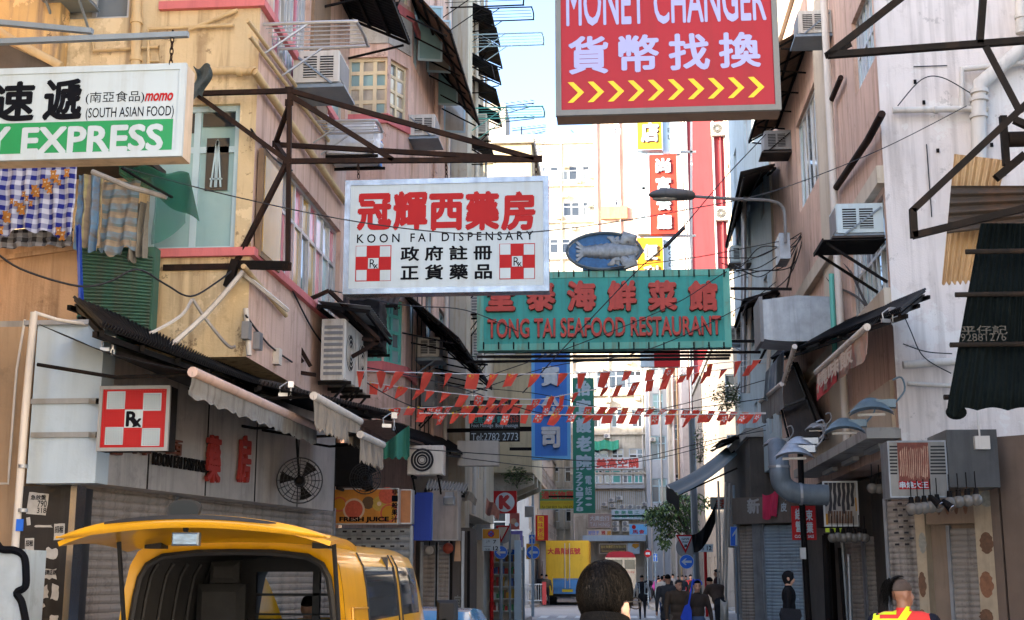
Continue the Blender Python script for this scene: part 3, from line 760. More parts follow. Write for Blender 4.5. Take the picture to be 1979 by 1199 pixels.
# ------------------------------------------------------------------ far end of the street
def far_block(name, label, x0, x1, D, z1, m, cols, fl, fz, fh, fm, pm, ww=1.2, wh=1.3, deep=14, ledge=True, cat='building', extra=None, zs=0, skip=()):
    t = thing(name, label, cat, ((x0 + x1) / 2, D + deep / 2, zs))
    F = FC(x0, D, 0); W = x1 - x0; hs = []
    rnd = random.Random(int(x0 * 10 + D))
    for k in range(fl):
        for i in range(cols):
            if (i, k) in skip: continue
            c = W * (i + .5) / cols + rnd.uniform(-.1, .1); w = ww * rnd.choice((.7, 1, 1, 1.25))
            hs.append([max(.15, c - w / 2), min(W - .15, c + w / 2), fz + fh * k, fz + fh * k + wh])
    hs += extra or []
    b = MB(); wall(b, F, 0, W, zs, z1, hs, .25)
    for xx in (x0, x1): b.quad((xx, D, zs), (xx, D + deep, zs), (xx, D + deep, z1), (xx, D, z1))
    b.quad((x0, D + deep, zs), (x1, D + deep, zs), (x1, D + deep, z1), (x0, D + deep, z1))
    b.build('wall', m, t)
    r = MB(); r.box(F, -.15, W + .15, z1, z1 + .35, -deep, .15); r.build('roof', m, t)
    for e in hs: window(F, *e, t, 2 if e[1] - e[0] < 1.6 else 3, [.68], fm, pm, fw=.08)
    if ledge:
        q = MB()
        for k in range(fl): q.box(F, 0, W, fz + fh * k - .55, fz + fh * k - .4, 0, .22)
        q.build('floor_ledge', m, t)
    for xx in (.25, W * .5 + .1, W - .3):
        pipe([F.p(xx, zs, .1), F.p(xx, z1, .1)], .06, t, m_pipew)
    return t, F
GF = [m_gd, m_gd, m_gm, m_gc]
tc1, FC1 = far_block('white_block', 'far white apartment block with satellite dish on its roof', U(1005, 500, 101).x, U(1162, 500, 101).x, 101, 36.2, m_white, 4, 11, 2.6, 3.05, m_alu, GF, 1.1, 1.2)
tc2, FC2 = far_block('white_tower', 'far white tower with almost blank upper wall and small square windows', U(1150, 500, 97).x, U(1246, 500, 97).x, 97, 37.5, m_white2, 1, 10, 21, 2.9, m_alu, GF, .5, .55, zs=19.5, ledge=False)
tc3, FC3 = far_block('balcony_block', 'cream block with glazed balconies and a green canvas sheet under the white tower', U(1100, 700, 95.5).x, U(1247, 700, 95.5).x, 95.5, 20.4, m_white2, 4, 4, 9.4, 2.9, m_alu, GF, 1.25, 1.35)
tc4, FC4 = far_block('grey_block', 'narrow pale grey house with tall blue framed window beside the cream pipes', U(1246, 700, 92).x, U(1296, 700, 92).x, 92, 19.4, mat('cool grey render', (.45, .47, .49), .85, vs=.4, streak=.4), 1, 4, 6.6, 3.0, m_wfr, [m_gb, m_gm], 1.1, 1.7, ledge=False)
tc5, FC5 = far_block('cream_block', 'slim cream house with many pipes beside the pink building', U(1288, 600, 90).x, U(1322, 600, 90).x, 90, 22, m_white2, 1, 5, 4, 3.4, m_alu, GF, .7, 1.1, ledge=False)
for k in range(5): pipe([FC5.p(.3 + .28 * k, 0, .15), FC5.p(.3 + .28 * k, 23.5, .15)], .06, tc5, [m_pipew, m_pipe][k % 2])
# roof box, dish, tanks on the far white block
q = MB(); x = (U(1030, 300, 102).x); q.box(FC(x, 102, 36.2), 0, 3.6, 0, 1.2, -5, 0); q.build('roof_house', m_white, tc1)
c = U(1113, 262, 103); td = thing('satellite_dish', 'blue grey satellite dish on the roof of the far white block', 'satellite dish', c)
G = Fr(c, (.7, -.3, 0), (.35, .6, .72)); q = MB(); q.lathe(G, [(.001, -.2), (.35, -.15), (.65, 0), (.66, .01), (.35, -.13), (.001, -.18)], 20, 'z'); q.build('reflector', mat('dish mesh', (.25, .33, .45), .5, .4), td)
q = MB(); q.beam(c - V((0, 0, .1)), c - V((0, 0, .9)), .07); q.beam(c, c + V((-.4, -.4, .35)), .03); q.build('mast', m_iron, td)
# rooftop wall with brick infill and lower annex, glazed balconies
q = MB(); a, b_ = FC2.px(1162, 425), FC2.px(1212, 400); q.box(FC2, a[0], b_[0], a[1], b_[1], 0, .25); q.build('brick_infill', mat('bare brick', (.42, .24, .13), .9, var=.3, vs=4, streak=.4), tc2)
# pink block on the right
tp, FP = far_block('pink_block', 'bright pink tower with drainpipes and condensers', U(1318, 400, 85).x, 10.5, 85, 37, m_hot, 1, 3, 6, 4.2, m_alu, GF, .5, .9, ledge=False, extra=[])
for px in (1325, 1330, 1382, 1396): x = FP.px(px, 400)[0]; pipe([FP.p(x, 0, .12), FP.p(x, 36.5, .12)], .07, tp, m_pipew if px < 1390 else m_hot)
q = MB(); q.box(FP, -.35, .12, 0, 37, -3, .05); q.build('edge_pier', mat('grey pink pier', (.5, .42, .38), .9), tp)
for k, (px, py) in enumerate(((1385, 252), (1392, 415))):
    x, y = FP.px(px, py); condenser(FP, x - .4, y - .5, 1.0, .95, .35, ['white condenser on the pink tower just below the red money sign', 'white condenser on the pink tower near the street lamp arm'][k])
# distant rising backdrop behind everything at the end of the street
block('far_tower', 'pale far tower behind the street end', -2, 14, 125, 140, 0, 24, m_white)
# ------------------------------------------------------------------ right side
XR = 4.2; DR = 19.5
FRe = FC(XR, DR, 0); FRs = Fr((XR, 33.2, 0), (0, -1, 0)); LR = 33.2 - DR
tr = thing('peach_house', 'peach and pale pink corner house with long aluminium windows and steel pipes', 'building', (7, 26, 0))
topR = 14.5; zR = FRe.px(1800, 828)[1]
def rh(axl, axr, yt, yb):
    """opening on the right street face: left and right pixel columns, top and bottom read at the right one"""
    a, b = FRs.px(axl, yt)[0], min(FRs.px(axr, yt)[0], LR - .25)
    return [a, b, FRs.px(axr, yb)[1], FRs.px(axr, yt)[1]]
h1 = rh(1632, 1737, 330, 548); h2 = rh(1636, 1716, -120, 62); h3 = rh(1532, 1588, 120, 330)
b = MB(); wall(b, FRs, 0, LR, zR - .3, topR, [h1, h2, h3], .16)
b.quad((XR, 33.2, zR - .3), (XR + 8, 33.2, zR - .3), (XR + 8, 33.2, topR), (XR, 33.2, topR))
b.quad((XR, DR, zR - .3), (XR + 8, DR, zR - .3), (XR + 8, 33.2, zR - .3), (XR, 33.2, zR - .3))
b.build('street_wall', m_rpink, tr)
b = MB(); wall(b, FRe, 0, 8, zR - .3, topR, [], .1); b.build('end_wall', m_rwhite, tr)
q = MB(); q.box(FRe, -.025, .0, zR, topR, -.02, .012); q.build('corner_strip', m_rwhite, tr)
b = MB(); b.box(FC(XR, DR, topR), -.1, 8.1, 0, .3, -13.8, .1); b.build('roof', m_conc, tr)
window(FRs, *h1, tr, 8, [.55], m_alu, [m_gm, m_gc, m_gd, m_gb, m_gc], fw=.05, seed=2)
window(FRs, *h2, tr, 6, [.5], m_alu, [m_gc, m_gm, m_gb, m_gd], fw=.05, seed=5)
window(FRs, *h3, tr, 7, 1, m_alu, [m_gc, m_gc, m_gb, m_gm], fw=.07, seed=3)
# floor bands sloping away with the street
for py in (306, 566):
    z = FRs.px(1730, py)[1]; q = MB(); q.box(FRs, 0, LR + .0, z - .16, z + .12, 0, .13); q.build('floor_band', m_cream, tr)
q = MB(); a = FRs.px(1600, 200)[0]; q.box(FRs, a - 1.2, a, zR, topR, 0, .05); q.build('pale_pier', m_cream, tr)
SR = lambda x, y, z=.12: FRs.p(*FRs.px(x, y), z)
a = FRs.px(1612, 100)[0]; pipe([FRs.p(a, zR, .14), FRs.p(a, topR, .14)], .07, tr, m_pipew)
pipe([SR(1636, 150, .1), SR(1616, 196, .1)], .05, tr, m_rust); pipe([SR(1720, 220, .12), SR(1695, 270, .14), SR(1625, 365, .1)], .06, tr, m_rust)
ER = lambda x, y, z=.12: FRe.p(*FRe.px(x, y), z)
pipe([ER(1722, 219), ER(1878, 216), ER(1905, 216)], .05, tr, m_pipew, [(ER(1805, 218), (1, 0, 0))])
pipe([ER(1855, 214), ER(1855, 140), ER(1990, 126)], .05, tr, m_pipew)
pipe([ER(2010, 60, .16), ER(1960, 110, .16), ER(1888, 170, .16), ER(1886, 205, .16), ER(1886, 420, .16)], .11, tr, m_pipew, [(ER(1887, 200, .16), (0, 0, 1)), (ER(1886, 232, .16), (0, 0, 1)), (ER(1887, 185, .16), (0, 0, 1))], seg=14)
pipe([ER(1968, -30, .14), ER(1968, 72, .14)], .08, tr, m_pipew, [(ER(1968, 40, .14), (0, 0, 1))])
pipe([ER(1742, 708), ER(1860, 700)], .06, tr, m_pipew); pipe([ER(1750, 744), ER(1860, 750)], .035, tr, m_pipew)
# ac units of the peach house
x, y = FRs.px(1608, 62); ac_unit(FRs, x - .62, y, .62, .45, .62, 'off white air conditioner right of the red money sign, highest on the peach house', near='x1', brace='up', m=m_ac)
x, y = FRs.px(1530, 288); ac_unit(FRs, x - .62, y, .62, .46, .62, 'dark grey air conditioner right below the corner of the money sign', near='x1', brace='up', m=m_acg)
x, y = FRs.px(1708, 450); ac_unit(FRs, x - .62, y, .66, .47, .72, 'pale blue air conditioner over a dark drip tray on the peach house', near='x1', brace='up', m=m_acb)
tt = thing('drip_tray', 'dark steel tray under the pale blue air conditioner', 'tray', FRs.p(x - .62, y - .2, 0))
q = MB(); q.box(FRs, x - .8, x + .15, y - .15, y - .13, 0, .95); q.box(FRs, x - .8, x + .15, y - .17, y - .11, .95, .97); q.build('tray', m_iron, tt)
for e in (x - .7, x + .05): q = MB(); q.beam(FRs.p(e, y - .16, .9), FRs.p(e, y - .8, 0), .04); q.build('bracket', m_iron, tt)
p = FRs.px(1560, 40); corr_awning(FRs, FRs.px(1502, 230)[0], FRs.px(1575, 90)[0], FRs.px(1560, 90)[1] + .1, FRs.px(1560, 90)[1] - .3, .75, 'brown window awning under the highest air conditioner of the peach house', m_corb, ribs=3)
# second house on the right
XP, XN = U(1412, 350, 44).x, U(1405, 350, 50).x
tr2, FR2 = rowhouse('pale_house', 'pale plaster house with black awnings between the peach house and the pink tower', XP, 33.25, 44, 4.5, 22, m_bluew, 7, 3, 5, 5.4, m_alu, GL, endh=[[.35, .62, 6.2, 7.7]])
q = MB(); q.box(FC(XP, 33.25, 0), 0, .7, 9.4, 22, 0, .02); q.build('painted_sun_gable', m_white2, tr2)  # warm white panel puts the sunlit upper wall into its colour
pipe([FC(XP, 33.25, 0).p(.12, 4.5, .1), FC(XP, 33.25, 0).p(.12, 22, .1)], .06, tr2, m_pipew)
tr3, FR3 = rowhouse('narrow_house', 'cream house with caged balconies left of the pale plaster house', XN, 44, 50, 4.5, 21, m_white2, 7, 4, 6, 4.2, m_alu, GL)
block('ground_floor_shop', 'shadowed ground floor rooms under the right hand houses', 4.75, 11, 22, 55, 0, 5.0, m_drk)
tr4, FR4 = rowhouse('side_street_house', 'brown grey corner house past the crossing behind the street tree', 5.0, 64, 84, 0, 13, mat('brown grey render', (.30, .26, .22), .9, vs=.4, var=.35, streak=.5), 9, 6, 4, 1.3, m_alu, GL, endh=[[.4 + 1.8 * i, 1.6 + 1.8 * i, 4 + 3 * k, 5.4 + 3 * k] for i in range(4) for k in range(3)])
def raw_awn(label, pts_hi, pts_lo, m, n=40, amp=.03, pitch=.12, cat='awning', group=None, struts=4, name='corrugated_awning', sm=True):
    """corrugated sheet between an upper edge and a lower edge, each given by its two end points"""
    a0, a1 = map(V, pts_hi); b0, b1 = map(V, pts_lo)
    t = thing(name, label, cat, (a0 + a1) / 2, group); L = (a1 - a0).length; n = max(10, int(L / pitch * 6))
    nn = (a1 - a0).cross(b0 - a0).normalized(); nn = nn if nn.z > 0 else -nn
    s = MB(); s.grid(lambda u, v: a0.lerp(a1, u).lerp(b0.lerp(b1, u), v) + nn * amp * math.sin(L * u / pitch * 6.2832), n, 5, .006); s.build('sheet', m, t, sm)
    k = MB()
    for i in range(struts):
        u = .02 + .96 * i / (struts - 1); k.beam(a0.lerp(a1, u) - nn * .07, b0.lerp(b1, u) - nn * .07, .04, .05)
    for v in (.05, .5, .97): k.beam(a0.lerp(b0, v) - nn * .1, a1.lerp(b1, v) - nn * .1, .04, .05)
    k.build('strut', m_iron, t)
    return t
raw_awn('black corrugated awning with torn edge over the pale house window', [UX(1498, 318, 4.1), U(1440, 372, 43)], [UX(1432, 334, 2.75), U(1402, 478, 43)], m_blk)
raw_awn('grey black corrugated awning behind the steel duct on the right', [UX(1505, 560, 4.2), U(1452, 640, 44)], [UX(1437, 580, 2.9), U(1415, 645, 44)], m_blk)
x, y = FR2.px(1452, 505); ac_unit(FR2, x - .6, y, .6, .5, .6, 'pale air conditioner hanging over the tangle of wires on the right', near='x1', m=m_acb)
x, y = FR2.px(1446, 660); ac_unit(FR2, x - .6, y, .6, .5, .7, 'air conditioner under the awning beside the green seafood sign', near='x1', m=m_ac)
# ------------------------------------------------------------------ signs
c_red = mat('sign red', (.36, .010, .012), .55, spec=.2, var=.08, streak=.1, bump=.02)
c_mred = mat('money sign red', (.245, .014, .026), .5, var=.12, spec=.2, vs=2, streak=.25, dirt=(.13, .02, .02), bump=.01)
c_white = mat('sign white', (.42, .51, .56), .35, var=.08, vs=2, streak=.22, dirt=(.24, .22, .19), bump=.01)
c_lil = mat('sign lilac', (.23, .26, .5), .4, var=.03, streak=0, bump=0)
c_yel = mat('sign yellow', (.55, .40, .008), .45, var=.06, streak=.05, bump=0)
c_blk = mat('sign black', (.006, .007, .010), .8, spec=.06, var=0, streak=0, bump=0)
c_grn = mat('sign green', (.008, .24, .075), .4, var=.08, streak=.08, bump=0)
c_teal = mat('sign teal', (.03, .36, .31), .55, var=.2, vs=2.5, streak=.45, dirt=(.05, .12, .09), bump=.05)
c_teal2 = mat('sign pale teal rim', (.13, .46, .36), .55, var=.2, vs=2.5, streak=.6, dirt=(.16, .13, .06), bump=.05)
c_neon = mat('faded red letter', (.52, .05, .03), .5, var=.25, vs=6, streak=.3, bump=.05)
c_rim = mat('letter edge rust', (.12, .03, .02), .7, streak=.3)
c_blue = mat('sign blue', (.03, .19, .62), .45, var=.1, vs=2, streak=.1, bump=.02)
c_blue2 = mat('sign light blue', (.12, .42, .75), .45, var=.1, streak=.1, bump=.02)
m_satin = mat('satin steel', (.30, .31, .31), .5, .3, var=.2, streak=.2)
c_dgrn = mat('sign dark green', (.008, .19, .12), .45, var=.1, streak=.1, bump=.02)
c_org = mat('sign orange', (.5, .22, .006), .45, var=.08, streak=.08, bump=0)
c_pale = mat('sign pale blue', (.42, .53, .60), .45, var=.08, streak=.1, bump=0)
c_tblue = mat('traffic sign blue', (.012, .13, .62), .35, var=.05, streak=.06, bump=0)
c_sil = mat('silver letter', (.46, .47, .47), .4, .4, var=.3, vs=8, streak=.3)
c_gold = mat('gold letter', (.55, .40, .12), .4, .3, var=.2, streak=.1)

class Sign:
    """a box sign hanging across the street; rectangle given in photo pixels at distance D"""
    def __init__(s, name, label, x0, y0, x1, y1, D, th=.18, rim=.05, fm=None, pm=None, back=None, cat='sign', group=None, rot=0, inset=.012):
        p = U(x0, (y0 + y1) / 2, D); zb = U((x0 + x1) / 2, y1, D).z; zt = U((x0 + x1) / 2, y0, D).z
        s.F = Fr((p.x, D, 0), (1, 0, 0))
        s.W = U(x1, (y0 + y1) / 2, D).x - p.x; s.y0, s.y1 = zb, zt
        s.t = thing(name, label, cat, (p.x + s.W / 2, D, zb), group)
        F, W = s.F, s.W
        b = MB(); b.box(F, .004, W - .004, zb + .004, zt - .004, -th, -.022); b.build('cabinet', back or fm, s.t)
        if rim:
            q = MB(); o = .012
            q.prism(F, [(0, zb), (W, zb), (W - rim, zb + rim), (rim, zb + rim)], -.021, o); q.prism(F, [(0, zt), (rim, zt - rim), (W - rim, zt - rim), (W, zt)], -.021, o)
            q.prism(F, [(0, zb), (rim, zb + rim), (rim, zt - rim), (0, zt)], -.021, o); q.prism(F, [(W, zb), (W, zt), (W - rim, zt - rim), (W - rim, zb + rim)], -.021, o)
            q.build('frame', fm, s.t)
        q = MB(); q.box(F, rim, W - rim, zb + rim, zt - rim, -.02, .0); s.panel = q.build('panel', pm, s.t)
    def L(s, x0, y0, x1, y1):
        xm, ym = (x0 + x1) / 2, (y0 + y1) / 2
        return s.F.px(x0, ym)[0], s.F.px(x1, ym)[0], s.F.px(xm, y1)[1], s.F.px(xm, y0)[1]
    def tx(s, body, x0, y0, x1, y1, m, bold=0., ext=0., shear=0., z=.003, space=1., name='lettering'):
        return text(body, s.F, *s.L(x0, y0, x1, y1), z, m, s.t, bold, ext, shear, name, space)
    def col(s, chars, x0, y0, x1, y1, m, bold=0., ext=0., z=.003, gap=.15, name='lettering'):
        a, b, c, d = s.L(x0, y0, x1, y1); return column(chars, s.F, a, b, d, c, z, m, s.t, bold, ext, gap, name)
    def rect(s, x0, y0, x1, y1, m, z=.002, name='colour_field'):
        a, b, c, d = s.L(x0, y0, x1, y1); q = MB(); q.add([s.F.p(a, c, z), s.F.p(b, c, z), s.F.p(b, d, z), s.F.p(a, d, z)], [(0, 1, 2, 3)]); return q.build(name, m, s.t)
    def poly(s, pts, m, z=.003, name='symbol'):
        q = MB(); q.flat(s.F, [s.F.px(*p) for p in pts], z); return q.build(name, m, s.t)
    def disc(s, cx, cy, r, m, z=.003, name='disc', sy=1.):
        x, y = s.F.px(cx, cy); rr = abs(s.F.px(cx + r, cy)[0] - x); q = MB()
        q.flat(s.F, [(x + rr * math.cos(a * math.pi / 16), y + rr * sy * math.sin(a * math.pi / 16)) for a in range(32)], z); return q.build(name, m, s.t)
def chain(p, q, label, m=None, group='hanging chains'):
    p, q = V(p), V(q); L = (q - p).length; n = max(3, int(L / .05)); d = (q - p).normalized(); a = d.orthogonal().normalized(); b_ = d.cross(a)
    t = MB()
    for i in range(n):
        c = p + d * (L * (i + .5) / n); s = a if i % 2 else b_
        t.tube([c + d * math.cos(k * math.pi / 5) * L / n * .68 + s * math.sin(k * math.pi / 5) * .014 for k in range(11)], .0055, 5, False)
    return tag(t.build('chain', m or m_rust), label, 'chain', group)

# white and green grocery sign
S = Sign('hanging_sign', 'white and green lightbox sign for express parcels and groceries hanging from grey beams', -170, 131, 356, 309, 10, .22, .055, c_white, c_white, mat('sign side panel', (.62, .50, .36), .5, var=.35, vs=3, streak=.5))
S.tx('速', -16, 158, 68, 236, c_blk, .035); S.tx('遞', 84, 153, 160, 233, c_blk, .035)
S.tx('(南亞食品)', 166, 177, 279, 201, c_blk, .0); S.tx('momo', 280, 180, 335, 196, c_red, .035, shear=.3)
S.tx('(SOUTH ASIAN FOOD)', 166, 207, 336, 232, c_blk, .004)
S.rect(-160, 237, 333, 297, c_grn); S.tx('Y', -28, 246, 20, 302, c_white, .035, z=.005); S.tx('EXPRESS', 42, 243, 316, 296, c_white, .035, z=.005)
sx = S
# its beams and chain
def beams(name, label, segs, m, w=.06, cat='bracket', hh=None, part='beam', group=None, gus=False):
    a = V(segs[0][0]); t = thing(name, label, cat, a, group)
    for p, q in segs: b = MB(); b.beam(p, q, w, hh); b.build(part, m, t)
    if gus:                              # bolted plates where the bars meet
        pts = [V(e) for s_ in segs for e in s_]; done = []
        for e in pts:
            if sum((e - f).length < .12 for f in pts) > 1 and all((e - f).length > .15 for f in done):
                done.append(e); F = FC(e.x, e.y - w * .62, e.z); b = MB(); b.box(F, -.05, .05, -.042, .042, -.006, .0)
                for bx, by in ((-.03, -.025), (.03, -.025), (-.03, .025), (.03, .025)): b.cyl(F.p(bx, by, 0), F.n, .008, .014, 6)
                b.build('gusset_plate', m, t)
    return t
beams('steel_bracket', 'pair of blue grey steel beams carrying the grocery sign', [(U(-260, 20, 10.1), U(179, 61, 10.1)), (U(-260, 92, 10.0), U(364, 67, 10.0))], m_gpaint, .05, hh=.045)
chain(U(334, 60, 10.0), U(330, 128, 10.0), 'thin chain holding the right end of the grocery sign')
# scrap of cloth caught between sign and pipe
t = MB(); c = U(388, 160, 13.9)
t.grid(lambda u, v: U(375 + 30 * u - 6 * v + 8 * math.sin(v * 5), 128 + 62 * v + 6 * math.sin(u * 6), 13.6 + .15 * math.sin(u * 5 + v * 3)), 10, 12, .01)
tag(t.build('rag', mat('grey rag', (.07, .09, .09), .9, var=.4, vs=12, bump=.5), None, True), 'dirty grey rag hanging at the corner of the yellow house', 'cloth')

# dispensary sign
S = Sign('hanging_sign', 'white dispensary sign with big red characters in a marbled steel frame', 665, 345, 1061, 566, 14, .22, .062, mat('marbled steel frame', (.34, .36, .38), .25, .7, var=.6, vs=7, streak=.4, bump=.1), c_white, m_steel)
for i, ch in enumerate('冠輝西藥房'): S.tx(ch, 690 + 69.5 * i, 370 + (4 if i in (0, 2) else 0), 757 + 69.5 * i, 446, c_red, .045)
def serif(body, x0, y0, x1, y1):
    S.tx(body, x0, y0, x1, y1, c_blk, .012, space=1.55)
serif('KOON FAI DISPENSARY', 690, 450, 1031, 467)
S.tx('政 府 註 冊', 774, 475, 951, 504, c_blk, .03); S.tx('正 貨 藥 品', 774, 511, 951, 541, c_blk, .03)
def checker(S, x0, y0, x1, y1):
    S.rect(x0, y0, x1, y1, c_red, .002, 'red_check'); w, hh = (x1 - x0), (y1 - y0); e = w * .02
    for i in range(3):
        for j in range(3):
            if (i + j) % 2 == 0: S.rect(x0 + w * i / 3 + e, y0 + hh * j / 3 + e, x0 + w * (i + 1) / 3 - e, y0 + hh * (j + 1) / 3 - e, c_white, .004, 'white_check')
    S.tx('R', x0 + w * .4, y0 + hh * .385, x0 + w * .56, y0 + hh * .62, c_blk, .0, z=.006); S.tx('x', x0 + w * .51, y0 + hh * .52, x0 + w * .63, y0 + hh * .645, c_blk, .0, z=.0065)
checker(S, 687, 475, 756, 544); checker(S, 965, 471, 1034, 540)
# truss that carries it
D0, D1 = 14.0, 14.75
A, B_, C_, E_ = U(384, 181, 14.2), U(560, 176, D0), U(1040, 309, D0), U(556, 312, D0)
tb = beams('sign_truss', 'rusty steel truss reaching over the street above the dispensary sign', [
    (A, B_), (B_, C_), (E_, C_), (B_, U(556, 518, D0)), (U(560, 184, D0), U(760, 310, D0)), (U(384, 186, 14.25), U(556, 312, D0)),
    (U(535, 280, D1), U(1000, 307, D1)), (U(560, 200, D0), U(532, 278, D1)), (E_, U(456, 508, 14.3)), (U(532, 278, D1), E_), (U(452, 510, 14.3), U(560, 516, D0)), (U(1000, 307, D1), C_)], m_rust, .05, hh=.055, gus=True)
for k, px in enumerate((692, 862)): chain(U(px, 312, 14), U(px + 1, 345, 14), 'short rusty hook over the left part of the dispensary sign' if k == 0 else 'short rusty hook over the middle of the dispensary sign')
chain(U(1036, 312, 14), U(1036, 343, 14), 'short chain at the right end of the dispensary sign')
# money sign
S = Sign('hanging_sign', 'big red money changing sign with lilac lettering and yellow chevrons', 1073, -85, 1504, 219, 9.6, .22, .045, mat('grey aluminium rim', (.12, .13, .135), .5, .3, var=.1, streak=.2), c_mred, mat('brown sign back', (.13, .09, .07), .7, streak=.4))
S.tx('MONEY', 1094, -38, 1248, 50, c_lil, .02); S.tx('CHANGER', 1263, -40, 1480, 44, c_lil, .02)
for i, ch in enumerate('貨幣找換'): S.tx(ch, 1098 + 97 * i, 70 - 2.5 * i, 1176 + 98 * i, 144 - 4 * i, c_lil, .03)
q = MB()
for i in range(10):
    x, y = 1097 + 38.7 * i, 180 - 1.15 * i; pts = [(x, y - 20), (x + 11, y - 20.5), (x + 32, y - 1), (x + 11, y + 19), (x, y + 19.5), (x + 20, y)]
    q.flat(S.F, [S.F.px(*p) for p in pts], .004)
q.build('chevrons', c_yel, S.t)
beams('sign_hanger', 'steel hangers above the red money sign', [(U(1120, -80, 9.5), U(1120, -400, 9.5)), (U(1460, -80, 9.5), U(1460, -400, 9.5)), (U(1060, -330, 9.5), U(1900, -330, 9.5))], m_iron, .06)
# seafood restaurant sign
S = Sign('hanging_sign', 'teal seafood restaurant sign with raised red letters and lobster crest', 922, 524, 1412, 675, 25, .3, .13, c_teal2, c_teal, c_teal2)
for i, ch in enumerate('堂泰海鮮菜館'):
    x = 968 + 78 * i
    S.tx(ch, x - 29, 545, x + 29, 604, c_rim, .065, .05); S.tx(ch, x - 28, 544, x + 28, 603, c_neon, .045, .09, name='raised_character')
S.tx('TONG TAI SEAFOOD RESTAURANT', 942, 615, 1394, 653, c_rim, .03, .05); S.tx('TONG TAI SEAFOOD RESTAURANT', 943, 615, 1393, 652, c_neon, .018, .09, name='raised_letter')
for k in range(17):
    x = 935 + 29 * k
    for yy in (529, 669): nt = MB(); a = S.F.px(x, yy); nt.box(S.F, a[0] - .012, a[0] + .012, a[1] - .07, a[1] + .07, .013, .05); nt.build('tube_holder', m_iron, S.t)
# crest
F = S.F.off(0, 0, .02); cx, cy = F.px(1167, 486); rx = F.px(1236, 486)[0] - cx; ry = F.px(1167, 453)[1] - cy
el = lambda kx, ky, n=40: [(cx + rx * kx * math.cos(i * 2 * math.pi / n), cy + ry * ky * math.sin(i * 2 * math.pi / n)) for i in range(n)]
q = MB(); m_cr = mat('crest mosaic blue', (.03, .16, .38), .5, var=.5, vs=16, streak=.3)
q.prism(F, el(1, 1), -.3, 0); a = F.px(1126, 522); b_ = F.px(1210, 500); q.box(F, a[0], b_[0], a[1], b_[1], -.28, -.01); q.build('crest_panel', m_cr, S.t)
q = MB(); q.tube([F.p(x, y, .03) for x, y in el(1.04, 1.06)] + [F.p(*el(1.04, 1.06)[0], .03)], .03, 6, False); q.build('crest_rim', mat('crest rim', (.12, .16, .18), .5), S.t)
lob = MB(); X = lambda a, b: (cx + rx * a, cy + ry * b)
for i in range(6):
    a = -.55 + .16 * i; w = .34 + .04 * i
    lob.lathe(Fr(F.p(*X(a, 0), .0), F.u, F.r), [(.001, -.1), (ry * w * .8, -.085), (ry * w, 0), (ry * w * .8, .085), (.001, .1)], 12)
lob.lathe(Fr(F.p(*X(.55, 0), .0), F.u, F.r), [(.001, -.33), (ry * .4, -.28), (ry * .48, -.05), (ry * .4, .2), (ry * .22, .36), (.001, .42)], 14)
for k in range(5):
    dy = (k - 2) * .28; lob.beam(F.p(*X(-.6, dy * .4), .03), F.p(*X(-.78, dy), .04), .17, .05)
for sg in (-1, 1):
    lob.tube([F.p(*X(.34, .3 * sg), .05), F.p(*X(.22, .75 * sg), .06), F.p(*X(.1, .8 * sg), .06)], [.04, .06, .02], 6)
    lob.tube([F.p(*X(.4, .35 * sg), .05), F.p(*X(.38, .8 * sg), .06), F.p(*X(.26, .62 * sg), .06)], [.04, .05, .02], 6)
    lob.tube([F.p(*X(.5, .4 * sg), .08), F.p(*X(.62, .78 * sg), .09), F.p(*X(.8, .6 * sg), .09), F.p(*X(.84, .3 * sg), .08)], [.07, .14, .15, .04], 8)
    lob.tube(smooth_path([F.p(*X(.8, .1 * sg), .1), F.p(*X(.9, .25 * sg), .12), F.p(*X(.7, .5 * sg), .14), F.p(*X(.3, .55 * sg), .12)], 4), .015, 5)
lob.v = [v - F.n * ((v - F.o).dot(F.n) * .62) for v in lob.v]
lob.build('lobster_relief', mat('weathered tin', (.30, .33, .34), .5, .5, var=.5, vs=12, streak=.4), S.t, True)
beams('sign_truss', 'dark steel beams running beneath and beside the seafood sign', [(U(922, 690, 25.1), U(1412, 687, 25.1)), (U(935, 681, 25.5), U(1470, 681, 25.5)), (U(1412, 558, 25.2), U(1530, 559, 25.2)), (U(900, 700, 25.2), U(1410, 693, 24.9)), (U(1412, 660, 25.2), U(1500, 660, 25.2)), (U(1485, 665, 25.2), U(1466, 702, 25.2))], m_iron, .05)
# blue, green and other signs down the street
S = Sign('vertical_sign', 'blue upright company sign with silver characters', 1027, 640, 1102, 888, 35, .35, .09, c_blue2, c_blue)
S.col('麻賓公司', 1046, 640, 1082, 876, c_sil, .05, .1, gap=.32, name='raised_character')
beams('sign_bracket', 'dark arms holding the blue company sign', [(U(985, 828, 35.2), U(1030, 828, 35.2)), (U(985, 868, 35.2), U(1030, 868, 35.2)), (U(985, 690, 35.2), U(1030, 690, 35.2))], m_iron, .08)
S = Sign('vertical_sign', 'dark green upright care home sign with white characters', 1107, 731, 1149, 992, 46, .3, .03, c_dgrn, c_dgrn)
S.col('怡宜護老院', 1113, 733, 1143, 912, c_pale, .05, gap=.16); S.col('27701778', 1113, 912, 1127, 989, c_pale, .03, gap=.1); S.col('電話：', 1131, 918, 1144, 980, c_pale, .02, gap=.2)
beams('sign_bracket', 'thin arm holding the green care home sign', [(U(1060, 770, 46.2), U(1108, 770, 46.2)), (U(1060, 960, 46.2), U(1108, 960, 46.2))], m_iron, .06)
S = Sign('sign_board', 'black massage parlour board with red and white lettering behind the flags', 908, 774, 1004, 853, 31, .2, .02, m_iron, mat('board black', (.02, .025, .025), .5))
